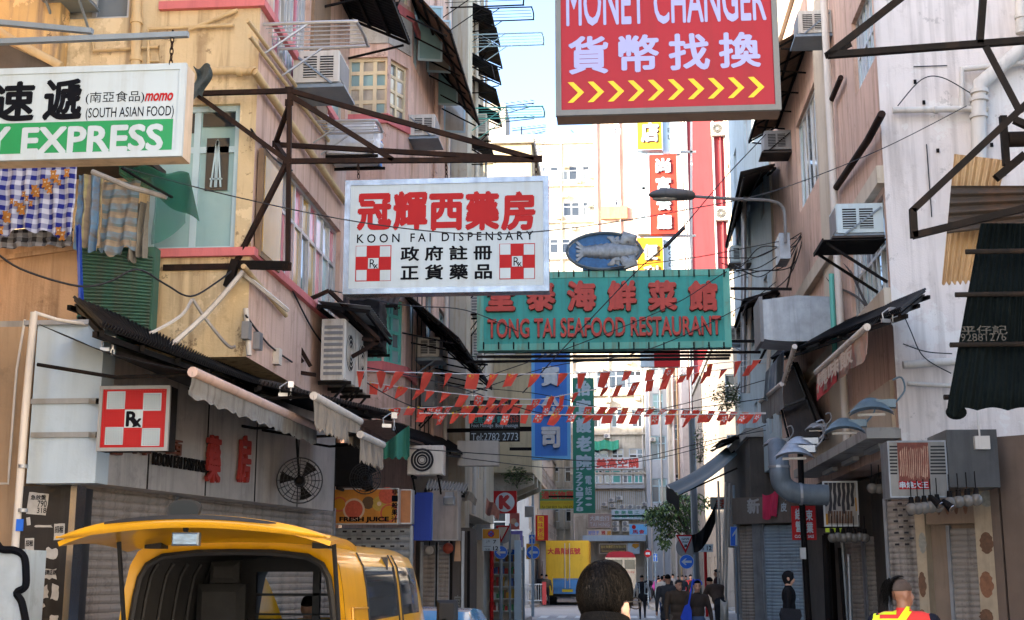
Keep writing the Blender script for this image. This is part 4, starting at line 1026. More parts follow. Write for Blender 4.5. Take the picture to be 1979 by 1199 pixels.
S.tx('水雲軒', 922, 780, 984, 800, c_neon, .03); S.tx('24', 986, 780, 1002, 790, c_neon, .02); S.tx('足底按摩 背頸', 912, 805, 982, 818, c_teal, .02); S.tx('$28', 986, 805, 1002, 818, c_neon, .0)
S.tx('Foot Massage', 911, 819, 953, 828, c_pale, .0); S.tx('Body massage', 958, 819, 1001, 828, c_pale, .0); S.rect(908, 829, 1005, 833, m_iron, .02, 'divider'); S.tx('Tel:2782 2773', 911, 837, 1001, 852, c_pale, .0)
beams('sign_bracket', 'dark beam holding the massage parlour board', [(U(840, 833, 31.25), U(1027, 830, 31.25))], m_iron, .09)
S = Sign('sign_board', 'green and yellow property agency board', 1042, 946, 1112, 985, 52, .2, .03, c_white, c_yel)
S.rect(1043, 947, 1111, 968, mat('board green', (.12, .3, .1), .5), .003); S.tx('通旺物業', 1046, 949, 1109, 965, c_neon, .04, z=.006); S.tx('VISUAM PROPERTY AGENCY', 1048, 970, 1108, 975, c_org, 0); S.tx('Tel: 2369 8029  Fax: 2765 8757', 1047, 978, 1109, 983, c_blk, 0)
S = Sign('vertical_sign', 'red and yellow upright sign over the railing', 1035, 996, 1059, 1045, 56, .25, .02, c_red, c_red)
S.rect(1039, 998, 1051, 1043, c_yel, .003); S.col('風味粥品', 1040, 999, 1050, 1042, c_neon, .02, z=.006, gap=.1)
S = Sign('lightbox_sign', 'red square convenience store sign with K in a white ring', 954, 949, 998, 992, 34, .3, .02, c_red, c_red)
S.disc(976, 971, 18.5, c_pale, .004, 'ring'); S.tx('K', 964, 957, 988, 985, mat('deep red letter', (.36, .01, .02), .45), .08, z=.008, name='emblem'); 
# signs on the right, far
S = Sign('vertical_sign', 'yellow upright hotel sign below the red money sign', 1230, 150, 1279, 290, 57, .4, .02, c_white, c_yel)
S.col('酒店', 1238, 185, 1272, 280, c_white, .05, .06, gap=.2, name='raised_character'); S.col('酒店', 1240, 187, 1274, 282, c_rim, .05, .02, gap=.2)
S = Sign('vertical_sign', 'white strip sign with small upright black hotel letters', 1280, 150, 1313, 297, 57.2, .4, .0, c_white, c_white); S.col('HOTEL', 1290, 205, 1296, 272, c_blk, 0, gap=.35)
S = Sign('vertical_sign', 'red upright restaurant sign behind the street lamp head', 1256, 299, 1309, 452, 57, .4, .02, c_neon, mat('sign vermilion', (.38, .025, .01), .5, var=.1))
S.col('尚宮餐廳', 1268, 303, 1297, 448, c_white, .04, .08, gap=.22, name='raised_character')
S = Sign('vertical_sign', 'pale blue strip sign with upright black letters beside the red one', 1231, 296, 1255.5, 452, 57.2, .4, .0, c_pale, c_pale); S.col('SHANG HAI RESTAURANT', 1241, 306, 1247, 444, c_blk, 0, gap=.25)
S = Sign('vertical_sign', 'amber upright food sign standing over the seafood sign', 1233, 460, 1283, 640, 57, .4, .02, c_org, c_org); S.col('便利', 1243, 468, 1272, 550, c_sil, .04, .08, gap=.25, name='raised_character')
S = Sign('vertical_sign', 'pale blue food strip with four black letters', 1284, 460, 1310, 640, 57.2, .4, .0, c_pale, c_pale); S.col('FOOD', 1292, 474, 1301, 517, c_blk, .01, gap=.3)
S = Sign('vertical_sign', 'plain red panel hanging just under the seafood sign', 1264, 640, 1314, 709, 57, .4, .0, c_red, c_red)
S = Sign('vertical_sign', 'plain pale blue panel beside the red one under the seafood sign', 1237, 640, 1263.5, 709, 57.2, .4, .0, c_pale, c_pale)
beams('sign_bracket', 'white steel frame behind the upright hotel and food signs', [(U(1230, 294, 57.7), U(1345, 294, 57.7)), (U(1231, 456, 57.7), U(1345, 456, 57.7)), (U(1336, 130, 57.7), U(1336, 720, 57.7))], m_pipew, .1)
# signs at the end of the street
S = Sign('sign_board', 'white board with four red characters about air conditioning on the far block', 1146, 884, 1242, 907, 95.2, .2, .0, c_white, mat('board white', (.6, .6, .58), .6)); S.tx('美高空調', 1152, 886, 1234, 905, c_neon, .04, name='lettering')
S = Sign('sign_board', 'white union board with black characters on the far block', 1182, 985, 1247, 1004, 95.0, .3, .0, c_white, c_white); S.tx('食 業 職 工', 1187, 987, 1236, 994, c_dgrn, .02); S.tx('柏 裕 別 市', 1187, 996, 1240, 1002, c_dgrn, .01)
S = Sign('sign_board', 'dusty rose board with faded characters on the far block', 1136, 993, 1182, 1021, 94.4, .3, .03, m_cream, mat('board dusty rose', (.32, .24, .21), .7, streak=.3)); S.tx('大興金行', 1140, 997, 1178, 1007, c_sil, .02); S.tx('TAI HING', 1140, 1010, 1178, 1018, c_sil, .0)
S = Sign('sign_board', 'faded cream board with blue and red characters low on the far block', 1134, 1023, 1182, 1040, 94.3, .3, .03, m_cream, m_cream); S.tx('好日子', 1137, 1026, 1158, 1034, c_tblue, .02); S.tx('雅', 1162, 1026, 1170, 1034, c_red, .03); S.tx('廊', 1173, 1026, 1181, 1035, c_org, .03)
S = Sign('sign_board', 'blue board with red crest and white rim by the tree', 1216, 1013, 1251, 1034, 90, .3, .03, c_pale, c_blue2); S.disc(1225, 1019, 4, c_red); S.tx('馬會', 1222, 1024, 1246, 1032, c_red, .02)
S = Sign('shop_fascia', 'brown jewellery shop fascia with gold lettering beyond the minibus', 1158, 1051, 1212, 1071, 94.2, .4, .06, m_cream, mat('fascia brown', (.09, .06, .035), .5)); S.tx('金城珠寶鑽石有限公司', 1161, 1054, 1209, 1060, c_gold, .01); S.tx('General Jewellery Limited', 1163, 1063, 1207, 1068, c_gold, 0)
S = Sign('shop_fascia', 'white and orange shop board right of the jewellery fascia', 1213, 1050, 1236, 1071, 94.2, .4, .04, c_white, c_white); S.poly([(1223, 1050), (1234, 1048), (1236, 1056), (1228, 1061), (1221, 1056)], c_org)
S = Sign('shop_fascia', 'long pale canopy fascia above the far shops', 1126, 1035, 1248, 1046, 94.0, 1.2, .0, c_pale, c_pale, m_pipew)
# fresh juice shop
S = Sign('shop_fascia', 'fresh juice shop fascia printed with orange and grapefruit slices', 640, 944, 770, 1014, 21, .25, .02, m_alu, mat('juice board orange', (.62, .24, .03), .4, var=.6, vs=5, streak=0, bump=0))
m_fr = mat('grapefruit red', (.58, .10, .05), .4, var=.4, vs=25); m_fp = mat('fruit pith', (.62, .45, .3), .5); m_fk = mat('kiwi gold', (.5, .34, .06), .4, var=.4, vs=20); m_fd = mat('fruit dark brown', (.13, .07, .03), .5)  # the dark brown is for a printed disc among the fruit
for cx_, cy_, r, m, m2 in ((684, 985, 21, m_fp, m_fr), (733, 974, 14, m_fk, m_fp), (748, 958, 16, m_fr, m_fr), (712, 972, 12, m_fd, m_fd), (752, 992, 17, m_fr, c_org), (656, 975, 14, m_fr, c_org)):
    S.disc(cx_, cy_, r, m, .003 + r * .0001, 'fruit_rind'); S.disc(cx_, cy_, r * .82 if m2 is not m_fp else r * .3, m2, .006 + r * .0001, 'fruit_flesh')
S.tx('FRESH JUICE', 656, 999, 752, 1011, c_blk, .05, z=.012); S.col('非一般果汁', 757, 944, 769, 1011, c_blk, .035, z=.012, gap=.1)
S = Sign('shop_fascia', 'narrow orange side panel of the juice shop', 772, 946, 796, 1013, 21.3, .3, .02, m_alu, mat('side orange', (.5, .2, .07), .5, var=.5, vs=4))
S = Sign('notice_board', 'plain royal blue board between the juice shop and a grey cabinet', 796, 952, 834, 1045, 23, .2, .0, c_blue, mat('royal blue board', (.02, .06, .38), .6, var=.15))
S = Sign('notice_board', 'dirty pinkish grey sign cabinet with floodlight above', 835, 948, 885, 1045, 23.2, .5, .02, m_conc, mat('cabinet grey', (.34, .29, .25), .7, var=.3, vs=3, streak=.5))
S = Sign('notice_board', 'blank off white panel under the massage board', 884, 852, 963, 900, 30, .4, .0, m_white, mat('blank panel', (.55, .53, .48), .6, var=.15))
# ------------------------------------------------------------------ left shop front
FF = Fr((-4.87, 12.0, 0), (1.02, 5.5, 0)); a0, b0 = FF.px(150, 930); a1, b1 = FF.px(645, 990); b1 = b0; top = FF.px(645, 838)[1]
ts = thing('shop_fascia', 'polished steel dispensary fascia with raised red letters as its reflections under the awnings', 'sign', FF.p(a0, b0))
q = MB(); q.box(FF, a0, a1, b0, top + .25, -.3, 0); q.build('panel', mat('mirror steel', (.50, .46, .42), .42, .45, var=.4, vs=2, streak=.5, bump=.06), ts)
def fx(x0, y0, x1, y1):
    return FF.px(x0, y0)[0], FF.px(x1, y0)[0], FF.px((x0 + x1) / 2, y1)[1], FF.px((x0 + x1) / 2, y0)[1]
text('KOON FAI DISPENSARY', FF, *fx(292, 884, 414, 908), .012, m_iron, ts, .02, .02)
for i, (ch, x) in enumerate(zip('冠輝西藥房', (212, 268, 330, 408, 468))): text(ch, FF, *fx(x - 17 + i * 1.5, (842 if i > 2 else 850), x + 17 - i * 1.5, (934 if i > 2 else 880)), .02, mat('red reflection letter', (.27, .022, .016)) if i > 2 else m_iron if i > 9 else mat('brown letter', (.16, .05, .03), .35, .2, var=.5, vs=6), ts, .025, .04)  # the two large red characters stand in for red reflections in the steel
q = MB()
for k in range(6): c = FF.px(645, 0); q.box(FF, a0 + (a1 - a0) * k / 5 - .01, a0 + (a1 - a0) * k / 5 + .01, b0, top, 0, .006)
q.build('panel_seam', m_iron, ts)
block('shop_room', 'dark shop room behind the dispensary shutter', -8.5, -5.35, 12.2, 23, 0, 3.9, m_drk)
FS = FF.off(0, 0, -.34); x0 = FS.px(146, 1000)[0]; xm = FS.px(330, 1000)[0]; x1 = FS.px(640, 1000)[0]
shutter(FS, x0, xm, .05, b0 + .08, m_shut, 'brown roller shutter of the dispensary, near half behind the van door'); shutter(FS, xm + .06, x1, .05, b0 + .08, m_shut, 'brown roller shutter of the dispensary, far half behind the yellow van')
# black tiled column with posters, steel edge
Dc = 11.5; F = FC(0, Dc, 0); pa = F.px(38, 940); pb = F.px(134, 1000)
tcol = thing('pillar', 'black tiled shop pillar plastered with torn white notices', 'pillar', F.p(pa[0], 0)); q = MB(); q.box(F, pa[0], pb[0], 0, pa[1], -.5, 0); q.build('shaft', mat('black stone tile', (.022, .022, .024), .35, var=.4, vs=4, streak=.25, dirt=(.1, .1, .1), bump=.05), tcol)
q = MB(); e = F.px(146, 1000)[0]; q.box(F, pb[0], e, 0, pa[1], -.2, .01); q.build('steel_edge', m_steel, tcol)
rnd = random.Random(5); m_pap = mat('torn paper', (.52, .52, .5), .85, var=.3, vs=12, streak=.3)
for k, (x, y, w, hh, r) in enumerate(((52, 952, 42, 44, -5), (104, 1012, 22, 32, 2), (48, 1040, 19, 28, 3), (83, 1058, 32, 24, -8), (66, 1078, 12, 20, 1), (81, 1098, 31, 23, 1), (47, 1122, 9, 10, 20), (68, 1132, 28, 30, 15), (98, 1128, 18, 34, -6), (55, 1155, 16, 12, 10), (57, 1176, 12, 20, -4), (94, 1188, 22, 16, 2), (66, 1015, 38, 5, 0), (62, 1110, 12, 5, 30), (78, 1168, 10, 7, 30), (52, 1000, 8, 16, 10))):
    q = MB(); c = F.px(x + w / 2, y + hh / 2); sx_ = w / 2500 * Dc / 2; sy_ = hh / 2500 * Dc / 2; ca, sa = math.cos(R(r)), math.sin(R(r))
    pts = []
    for i in range(16):
        t_ = i / 16 * 4; s_ = int(t_); f = t_ - s_; p_ = [(-1 + 2 * f, -1), (1, -1 + 2 * f), (1 - 2 * f, 1), (-1, 1 - 2 * f)][s_]
        j = 1 - (rnd.uniform(0, .35) if k > 2 and w > 15 else rnd.uniform(0, .05)); a, b = p_[0] * sx_ * j, p_[1] * sy_ * j; pts.append((c[0] + a * ca - b * sa, c[1] + a * sa + b * ca))
    q.flat(F, pts, .004 + k * .0004); po = q.build('notice', m_pap, tcol)
    if k == 0: text('790', F, c[0] + .0, c[0] + sx_ * .9, c[1] - .03, c[1] + .03, .0065, c_blk, po, .01); text('318', F, c[0] + .0, c[0] + sx_ * .9, c[1] - .085, c[1] - .035, .0065, c_blk, po, .01); text('急放盤', F, c[0] - sx_ * .7, c[0] + sx_ * .8, c[1] + .035, c[1] + .08, .0065, c_blk, po, .02)
    if k in (1, 5, 2): text('誠聘店員' if k == 5 else '招租', F, c[0] - sx_ * .8, c[0] + sx_ * .8, c[1] - .01, c[1] + sy_ * .7, .0085, c_blk, po, .02)
# pale cabinet, tan pier and white pole at the left edge
S = Sign('sign_cabinet', 'blank pale blue sign cabinet held by two steel straps', 62, 629, 193, 934, 11.1, .3, .0, mat('pale blue panel', (.40, .5, .58), .5, var=.12, vs=2, streak=.2), mat('pale blue panel face', (.42, .52, .6), .5, var=.1, vs=2, streak=.15))
for yy in (776, 841):
    a, b, c, d = S.L(62, yy - 5, 193, yy + 5); q = MB(); q.box(S.F, a, b + .05, c, d, 0, .03); q.build('steel_strap', m_satin, S.t)
q = MB(); a, b, c, d = S.L(50, 620, 196, 629); q.box(S.F, a, b, c, d, -.34, .04); q.build('top_cap', m_galv, S.t)
tp_ = thing('pier', 'tan plastered pier beside the pale cabinet and the white pole', 'pillar', U(20, 1110, 11.7)); q = MB(); F = FC(0, 11.75, 0); q.box(F, F.px(-60, 900)[0], F.px(50, 900)[0], 0, F.px(30, 632)[1], -.5, 0); q.build('shaft', mat('tan plaster', (.40, .27, .16), .9, var=.3, streak=.5), tp_)
q = MB(); q.tube([U(48, 618, 11.6), U(32, 716, 11.6), U(18, 905, 11.6), U(16, 935, 11.6), U(-20, 935, 11.6)], .012, 6); q.build('conduit', m_pipew, tp_)
tq = thing('pole', 'white painted pole with bent top in front of the pale cabinet', 'pole', U(20, 1300, 10.8)); p = U(66, 604, 10.8)
q = MB(); q.tube([(U(42, 900, 10.8).x, 10.8, 0), (U(48, 800, 10.8).x, 10.8, U(48, 800, 10.8).z), p], .033, 10); q.build('shaft', m_pipew, tq, True)
q = MB(); q.tube([p, U(110, 618, 10.9), U(170, 628, 11.1)], .016, 8); q.build('arm', m_pipew, tq)
for yy in (905, 990): c = U(46, yy, 10.8); q = MB(); q.cyl((U(44, yy, 10.8).x, 10.8, c.z), (0, 0, 1), .042, .03); q.build('collar', m_galv, tq)
q = MB(); c = U(38, 1015, 10.76); q.box(FC(c.x, c.y, c.z), -.03, .03, -.05, .05, -.01, .005); q.build('sticker', c_tblue, tq)
S = Sign('utility_box', 'pale blue box scrawled with black graffiti near the white pole', -60, 1062, 44, 1230, 10.4, .4, .0, m_bluew, mat('graffiti box', (.42, .5, .55), .6, var=.3, vs=3, streak=.3))
q = MB(); q.tube(smooth_path([S.F.p(*S.F.px(x, y), .01) for x, y in ((-5, 1050), (6, 1062), (30, 1064), (48, 1076), (52, 1110), (50, 1135), (34, 1146), (44, 1165), (54, 1215))], 5), .032, 5); q.build('graffiti', c_blk, S.t)
S = Sign('blade_sign', 'red and white checkered pharmacy lamp sign with LED dots', 190, 746, 327, 872, 10.9, .2, .03, m_satin, c_red, m_iron)
dm = mat('led dark', (.05, .08, .1), .4, var=0, streak=0, bump=0)
for x, y in ((207, 757), (277, 760), (203, 826), (274, 828)):
    S.rect(x, y, x + 35, y + 34, c_white, .003, 'white_check'); q = MB()
    for i in range(7):
        for j in range(7): c = S.F.px(x + 3.5 + 4.7 * i, y + 3.5 + 4.5 * j); q.box(S.F, c[0] - .0045, c[0] + .0045, c[1] - .0045, c[1] + .0045, .004, .007)
    q.build('led_grid', dm, S.t)
q = MB()
for i in range(24):
    for j in range(22): c = S.F.px(200 + 5.1 * i, 755 + 5 * j); q.box(S.F, c[0] - .003, c[0] + .003, c[1] - .003, c[1] + .003, .0005, .003)
q.build('led_grid', mat('led red', (.4, .06, .05), .3, var=0, streak=0, bump=0), S.t)
S.rect(241, 792, 276, 827, c_white, .004, 'white_check'); S.tx('R', 244, 795, 267, 825, c_blk, .035, z=.006); S.tx('x', 256, 809, 274, 826, c_blk, .035, z=.0062)
for yy in (776, 841): q = MB(); q.beam(U(190, yy, 11.0), U(176, yy, 11.09), .05); q.build('arm', m_steel, S.t)
# wall fan
def ring(c, a, b, r, n=28): return [c + a * r * math.cos(i * 2 * math.pi / n) + b * r * math.sin(i * 2 * math.pi / n) for i in range(n + 1)]
def fan(px, py, D, rp, label, tilt=0):
    c = U(px, py, D); r = rp / 2500 * D; F = Fr(c, (.97, .22, 0), (0, 0, 1)); t = thing('wall_fan', label, 'fan', c)
    q = MB()
    for k, rr in enumerate((1, .86, .7, .54, .38, .24)): q.tube(ring(F.p(0, 0, .1 - .09 * rr * rr), F.r, F.u, r * rr), .005 if k else .009, 5, False)
    for i in range(16): a = i * math.pi / 8; q.tube([F.p(r * .2 * math.cos(a), r * .2 * math.sin(a), .1), F.p(r * .6 * math.cos(a), r * .6 * math.sin(a), .07), F.p(r * math.cos(a), r * math.sin(a), .01), F.p(r * .5 * math.cos(a), r * .5 * math.sin(a), -.1)], .0035, 4, False)
    q.build('cage', m_wire, t)
    for i in range(3):
        a = i * 2.094 + .9; q = MB(); q.grid(lambda u, v: F.p(r * (.12 + .74 * u) * math.cos(a + .34 * (v - .5) * (1 + u)), r * (.12 + .74 * u) * math.sin(a + .34 * (v - .5) * (1 + u)), .02 + .05 * (v - .5)), 8, 5, .004); q.build('blade', m_iron, t, True)
    q = MB(); q.cyl(F.p(0, 0, -.2), F.n, r * .26, .22, 18, r * .2); q.cyl(F.p(0, 0, .02), F.n, r * .2, .05, 16, r * .12); q.build('motor', m_iron, t, True)
    q = MB(); q.tube([F.p(0, r * .1, -.15), F.p(-r * .1, r * .8, -.15), F.p(-r * .2, r * 1.9, -.1)], .014, 6); q.build('hanger', m_iron, t)
fan(579, 929, 15.6, 44, 'black wall fan in wire cage on the dispensary fascia')
fan(706, 925, 19.4, 30, 'dark fan hanging over the juice shop')
# roller awnings of the left shops
def roller(p, q, drop, label, tm, vm, scal=.05, ns=14, wob=.03, seed=0, arm=True, name='roller_awning', cloth=True):
    p, q, drop = V(p), V(q), V(drop); t = thing(name, label, 'awning', (p + q) / 2); d = q - p; nn = d.cross(drop).normalized(); side = V((-1 if p.x < 0 else 1, 0, 0))
    b = MB(); b.tube([p, p.lerp(q, .5), q], .045, 10); b.build('roller_tube', tm, t, True)
    b = MB(); b.grid(lambda u, v: p.lerp(q, u) + drop * (v * (1 - (.12 * (.5 + .5 * math.cos(u * ns * 6.2832)) if v > .9 else 0))) + nn * wob * (mnoise.noise(V((u * 9 + seed, v * 2, seed))) + .5 * math.sin(u * 40 + seed)) * v, 112, 8, .004); b.build('valance', vm, t, True)
    b = MB(); up = V((0, 0, .42))
    if cloth: b.grid(lambda u, v: p.lerp(q, u) + (side * 1.35 + up) * v + V((0, 0, -.06 * math.sin(v * 3.14))), 24, 6, .006); b.build('canopy_cloth', m_blk, t, True)
    if arm:
        for u in (.03, .97): b = MB(); a = p.lerp(q, u); b.tube([a, a + side * .7 + V((0, 0, -.02)), a + side * 1.4 + V((0, 0, .1))], .018, 6); b.build('arm', m_iron, t)
    return t
m_vg = mat('dirty grey canvas', (.20, .20, .19), .9, var=.3, vs=2, streak=.7, dirt=(.07, .06, .05), bump=.2)
m_vt = mat('stained tan canvas', (.30, .25, .19), .9, var=.3, vs=2, streak=.8, dirt=(.08, .07, .06), bump=.2)
m_tubp = mat('rosy tube', (.55, .40, .34), .5, var=.3, vs=2, streak=.3)
roller(UX(372, 719, -3.5), UX(612, 826, -3.5), (0, 0, -.22), 'grey scalloped awning valance under a pinkish roller tube on the dispensary', m_tubp, m_vg, seed=1)
roller(UX(606, 765, -3.2), UX(696, 815, -3.2), (.02, 0, -.36), 'tan stained awning flap under a white roller tube past the dispensary', m_pipew, m_vt, seed=4, ns=20)
roller(UX(696, 840, -3.05), UX(740, 860, -3.05), (.02, 0, -.34), 'small tan awning flap further along, beside the green one', m_pipew, m_vt, seed=7, ns=16)
tg = MB(); tg.grid(lambda u, v: U(738 + 53 * u, (862 - 40 * u) + v * (24 + 40 * u) * (1 - .06 * math.cos(u * 25)), 17.2 + .1 * math.sin(u * 9)), 30, 6, .005)
tag(tg.build('awning_flap', mat('green canvas', (.03, .17, .12), .85, var=.3, streak=.5), None, True), 'dark green canvas flap at the end of the left awnings', 'awning')
raw_awn('dark corrugated lean-to roof along the dispensary front', [UX(140, 575, -5.5), UX(560, 742, -5.5)], [UX(196, 627, -4.15), UX(505, 744, -4.15)], m_blk, struts=6)
raw_awn('dark corrugated roof over the tan awning flaps', [UX(560, 742, -5.5), UX(690, 800, -5.5)], [UX(500, 737, -3.75), UX(765, 800, -3.3)], m_corr, struts=5)
raw_awn('dark corrugated roof beneath the flags beyond the green flap', [UX(760, 810, -5), UX(850, 830, -5)], [UX(770, 838, -3.3), UX(905, 880, -3.6)], m_blk, struts=4)
def handle(px, py, D, label):
    t = thing('awning_crank', label, 'awning crank', U(px, py, D)); k = D / 2500; F = Fr(U(px, py, D), (.9, .3, 0))
    q = MB(); q.tube([F.p(-10 * k, -8 * k), F.p(-12 * k, 6 * k), F.p(2 * k, 16 * k), F.p(12 * k, 15 * k)], .008, 5); q.build('crank', m_alu, t)
    q = MB(); q.box(F, 4 * k, 15 * k, 6 * k, 18 * k, -.02, .03); q.build('gearbox', m_alu, t); q = MB(); q.box(F, -14 * k, 4 * k, -12 * k, -5 * k, -.02, .02); q.build('grip', m_alu, t)
    q = MB(); q.tube([F.p(10 * k, 6 * k), F.p(10 * k, -8 * k)], .01, 5); q.tube([F.p(10 * k + .014 * math.cos(a), -13 * k + .03 * math.sin(a)) for a in [i * .7 for i in range(10)]], .005, 4); q.build('eye_rod', m_alu, t)
handle(208, 668, 10.6, 'white awning crank hanging beside the pale cabinet'); handle(552, 755, 13.6, 'white awning crank left of the tan awning flap'); handle(752, 815, 17, 'white awning crank above the green flap'); handle(1716, 612, 15.8, 'white awning crank at the corner of the peach house')
# condensers under the yellow house
F = Fr((-4.1, 16.9, 0), (0, 1, 0)); x, y = F.px(612, 735)
condenser(F, x, y, .78, F.px(612, 614)[1] - y, .34, 'large condenser with louvred end under the yellow corner house', group='pair of condensers under the yellow house'); condenser(F, x + .83, y, .78, F.px(612, 614)[1] - y, .34, 'large stained condenser behind the louvred one under the yellow corner house', group='pair of condensers under the yellow house')
raw_awn('torn sheet metal cover over the pair of condensers', [F.p(x - .1, y + 1.1, 0), F.p(x + 1.8, y + 1.15, 0)], [F.p(x - .15, y + 1.0, .75), F.p(x + 1.7, y + .9, .75)], m_galv, struts=2, amp=.006)
beams('steel_bracket', 'rusty angle irons bracing the pair of condensers', [(U(545, 612, 16.9), U(600, 708, 16.9)), (U(548, 655, 16.9), U(585, 700, 16.9)), (U(550, 600, 17.2), U(636, 562, 17.2)), (U(636, 562, 17.2), U(732, 657, 17.6)), (U(700, 655, 17.6), U(733, 660, 17.6)), (U(733, 660, 17.6), U(680, 690, 17.6)), (U(540, 715, 16.9), U(610, 725, 16.9))], m_rust, .05)
wrapped(Fr((-3.95, 18.6, 0), (0, 1, 0)), .0, F.px(690, 690)[1] - .1, .7, .7, .45, 'air conditioner bundled in black plastic right of the big condensers', m_blk, seed=3)
x, y = F2e.px(672, 650); ac_unit(F2e, x, y - .1, .55, .4, .5, 'air conditioner behind the black plastic bundle', m=m_ac)
F = Fr((-4.35, 19.2, 0), (.8, .6, 0)); x, y = F.px(795, 925); condenser(Fr((-3.55, 22.2, 0), (1, .0, 0)), 0, 3.35, .62, .5, .3, 'big off white condenser above the grey sign cabinet', m=m_ac)
wrapped(Fr((-4.4, 19.8, 0), (1, 0, 0)), .15, 3.0, .5, .65, .4, 'black wrapped unit hanging right of the wall fan', m_blk, seed=8)
# balcony clutter at the far left: curtain, striped cloth, green sheet
tb = thing('balcony_house', 'ochre balcony with green corrugated apron under the gingham curtain', 'building', U(80, 560, 12.9))
F = FC(0, 13.75, 0); a, b = F.px(-80, 600)[0], F.px(152, 600)[0]; q = MB(); q.box(F, a, b, F.px(60, 640)[1] - .4, F.px(60, 470)[1], -.5, 0); q.build('parapet', m_yelo, tb)
q = MB(); z = F.px(70, 500)[1]; q.beam(F.p(a, z - .05, .02), F.p(b, z + .12, .02), .05); q.build('ledge', m_yelo, tb)
a2 = F.px(292, 600)[0]; z1_, z0_ = F.px(220, 478)[1], F.px(220, 660)[1]
q = MB(); q.grid(lambda u, v: F.p(b + (a2 - b) * v, z1_ + (z0_ - z1_) * u + .012 * 0 - .12 * v * (1 - u), .03 + .014 * math.sin(u * 26 * 6.2832) + .05 * math.sin(v * 3)), 156, 8, .004); q.build('green_apron', m_corg, tb, True)
q = MB(); q.box(F, b, a2, z0_, z1_, -.2, -.02); q.build('side_panel', m_corg, tb)
q = MB(); zr = F.px(100, 330)[1]; q.box(F, a, a2 - .1, zr + .05, zr + .12, -.5, .5); q.build('roof', m_corr, tb)
def cloth_mat(name, sx, sy, ca, cb, kind):
    m = bpy.data.materials.new(name); m.use_nodes = True; nt = m.node_tree; N, L = nt.nodes, nt.links; b = N['Principled BSDF']; b.inputs['Roughness'].default_value = .9
    at = N.new('ShaderNodeUVMap'); at.uv_map = 'UVMap'
    if kind == 'check':
        sp = N.new('ShaderNodeSeparateXYZ'); L.new(at.outputs[0], sp.inputs[0])
        def sq(o, k):
            a = N.new('ShaderNodeMath'); a.operation = 'MULTIPLY'; L.new(o, a.inputs[0]); a.inputs[1].default_value = k
            f = N.new('ShaderNodeMath'); f.operation = 'FRACT'; L.new(a.outputs[0], f.inputs[0]); g_ = N.new('ShaderNodeMath'); g_.operation = 'GREATER_THAN'; L.new(f.outputs[0], g_.inputs[0]); g_.inputs[1].default_value = .5; return g_.outputs[0]
        ad = N.new('ShaderNodeMath'); ad.operation = 'ADD'; L.new(sq(sp.outputs[0], sx), ad.inputs[0]); L.new(sq(sp.outputs[1], sy), ad.inputs[1])
        dv = N.new('ShaderNodeMath'); dv.operation = 'DIVIDE'; L.new(ad.outputs[0], dv.inputs[0]); dv.inputs[1].default_value = 2
        mx = N.new('ShaderNodeMix'); mx.data_type = 'RGBA'; L.new(dv.outputs[0], mx.inputs[0]); mx.inputs[6].default_value = (*ca, 1); mx.inputs[7].default_value = (*cb, 1); L.new(mx.outputs[2], b.inputs['Base Color'])
    else:
        cr = N.new('ShaderNodeValToRGB'); e = cr.color_ramp.elements; cr.color_ramp.interpolation = 'CONSTANT'; w = N.new('ShaderNodeSeparateXYZ'); L.new(at.outputs[0], w.inputs[0])
        a = N.new('ShaderNodeMath'); a.operation = 'MULTIPLY'; L.new(w.outputs[1 if kind == 'rows' else 0], a.inputs[0]); a.inputs[1].default_value = sx; f = N.new('ShaderNodeMath'); f.operation = 'FRACT'; L.new(a.outputs[0], f.inputs[0]); L.new(f.outputs[0], cr.inputs[0])
        e[0].color = (*ca, 1); e[1].position = .4; e[1].color = (*cb, 1); x = e.new(.62); x.color = (.32, .25, .17, 1); x = e.new(.8); x.color = (ca[0] * .7, ca[1] * .7, ca[2] * .6, 1)
        no = N.new('ShaderNodeTexNoise'); no.inputs['Scale'].default_value = 9; no.inputs['Detail'].default_value = 6; L.new(at.outputs[0], no.inputs[0]); mr = N.new('ShaderNodeMapRange'); mr.inputs[1].default_value = .42; mr.inputs[2].default_value = .7; L.new(no.outputs[0], mr.inputs[0])
        mx = N.new('ShaderNodeMix'); mx.data_type = 'RGBA'; L.new(mr.outputs[0], mx.inputs[0]); L.new(cr.outputs[0], mx.inputs[6]); mx.inputs[7].default_value = (.2, .16, .12, 1); L.new(mx.outputs[2], b.inputs['Base Color'])
    return m
def curtain(name, label, m, x0, x1, yt, yb, D, folds, amp, pinch=0, sway=0, seed=0):
    """hanging cloth between photo columns x0..x1, hung at yt and ending at yb"""
    tl, tr_ = U(x0, yt, D), U(x1, yt, D); zb_ = U((x0 + x1) / 2, yb, D).z; q = MB(); nu, nv = 90, 26
    def fn(u, v):
        s = .5 + (u - .5) * (1 - pinch * math.sin(v * 3.14)); z = tl.z + (zb_ - tl.z) * v * (1 + .05 * math.sin(u * 7 + seed) + .03 * math.sin(u * 23))
        return V((tl.x + (tr_.x - tl.x) * s + sway * v, D + amp * math.sin(u * folds * 6.28 + math.sin(v * 3 + seed)) * (.35 + .65 * v) + .03 * mnoise.noise(V((u * 6, v * 6, seed))), z))
    q.grid(fn, nu, nv); o = q.build(name, m, None, True)
    uv = o.data.uv_layers.new(name='UVMap'); co = [v.co for v in o.data.vertices]
    W = tr_.x - tl.x; Hh = tl.z - zb_
    for lp in o.data.loops: p_ = co[lp.vertex_index]; uv.data[lp.index].uv = ((p_.x - tl.x) / .9, (p_.z - zb_) / .9)
    return tag(o, label, 'curtain'), fn
o, fn = curtain('curtain', 'blue and white gingham curtain printed with little brown bears', cloth_mat('blue gingham', 8, 8, (.5, .53, .62), (.006, .012, .18), 'check'), -40, 150, 300, 452, 13.35, 7, .035, seed=1)
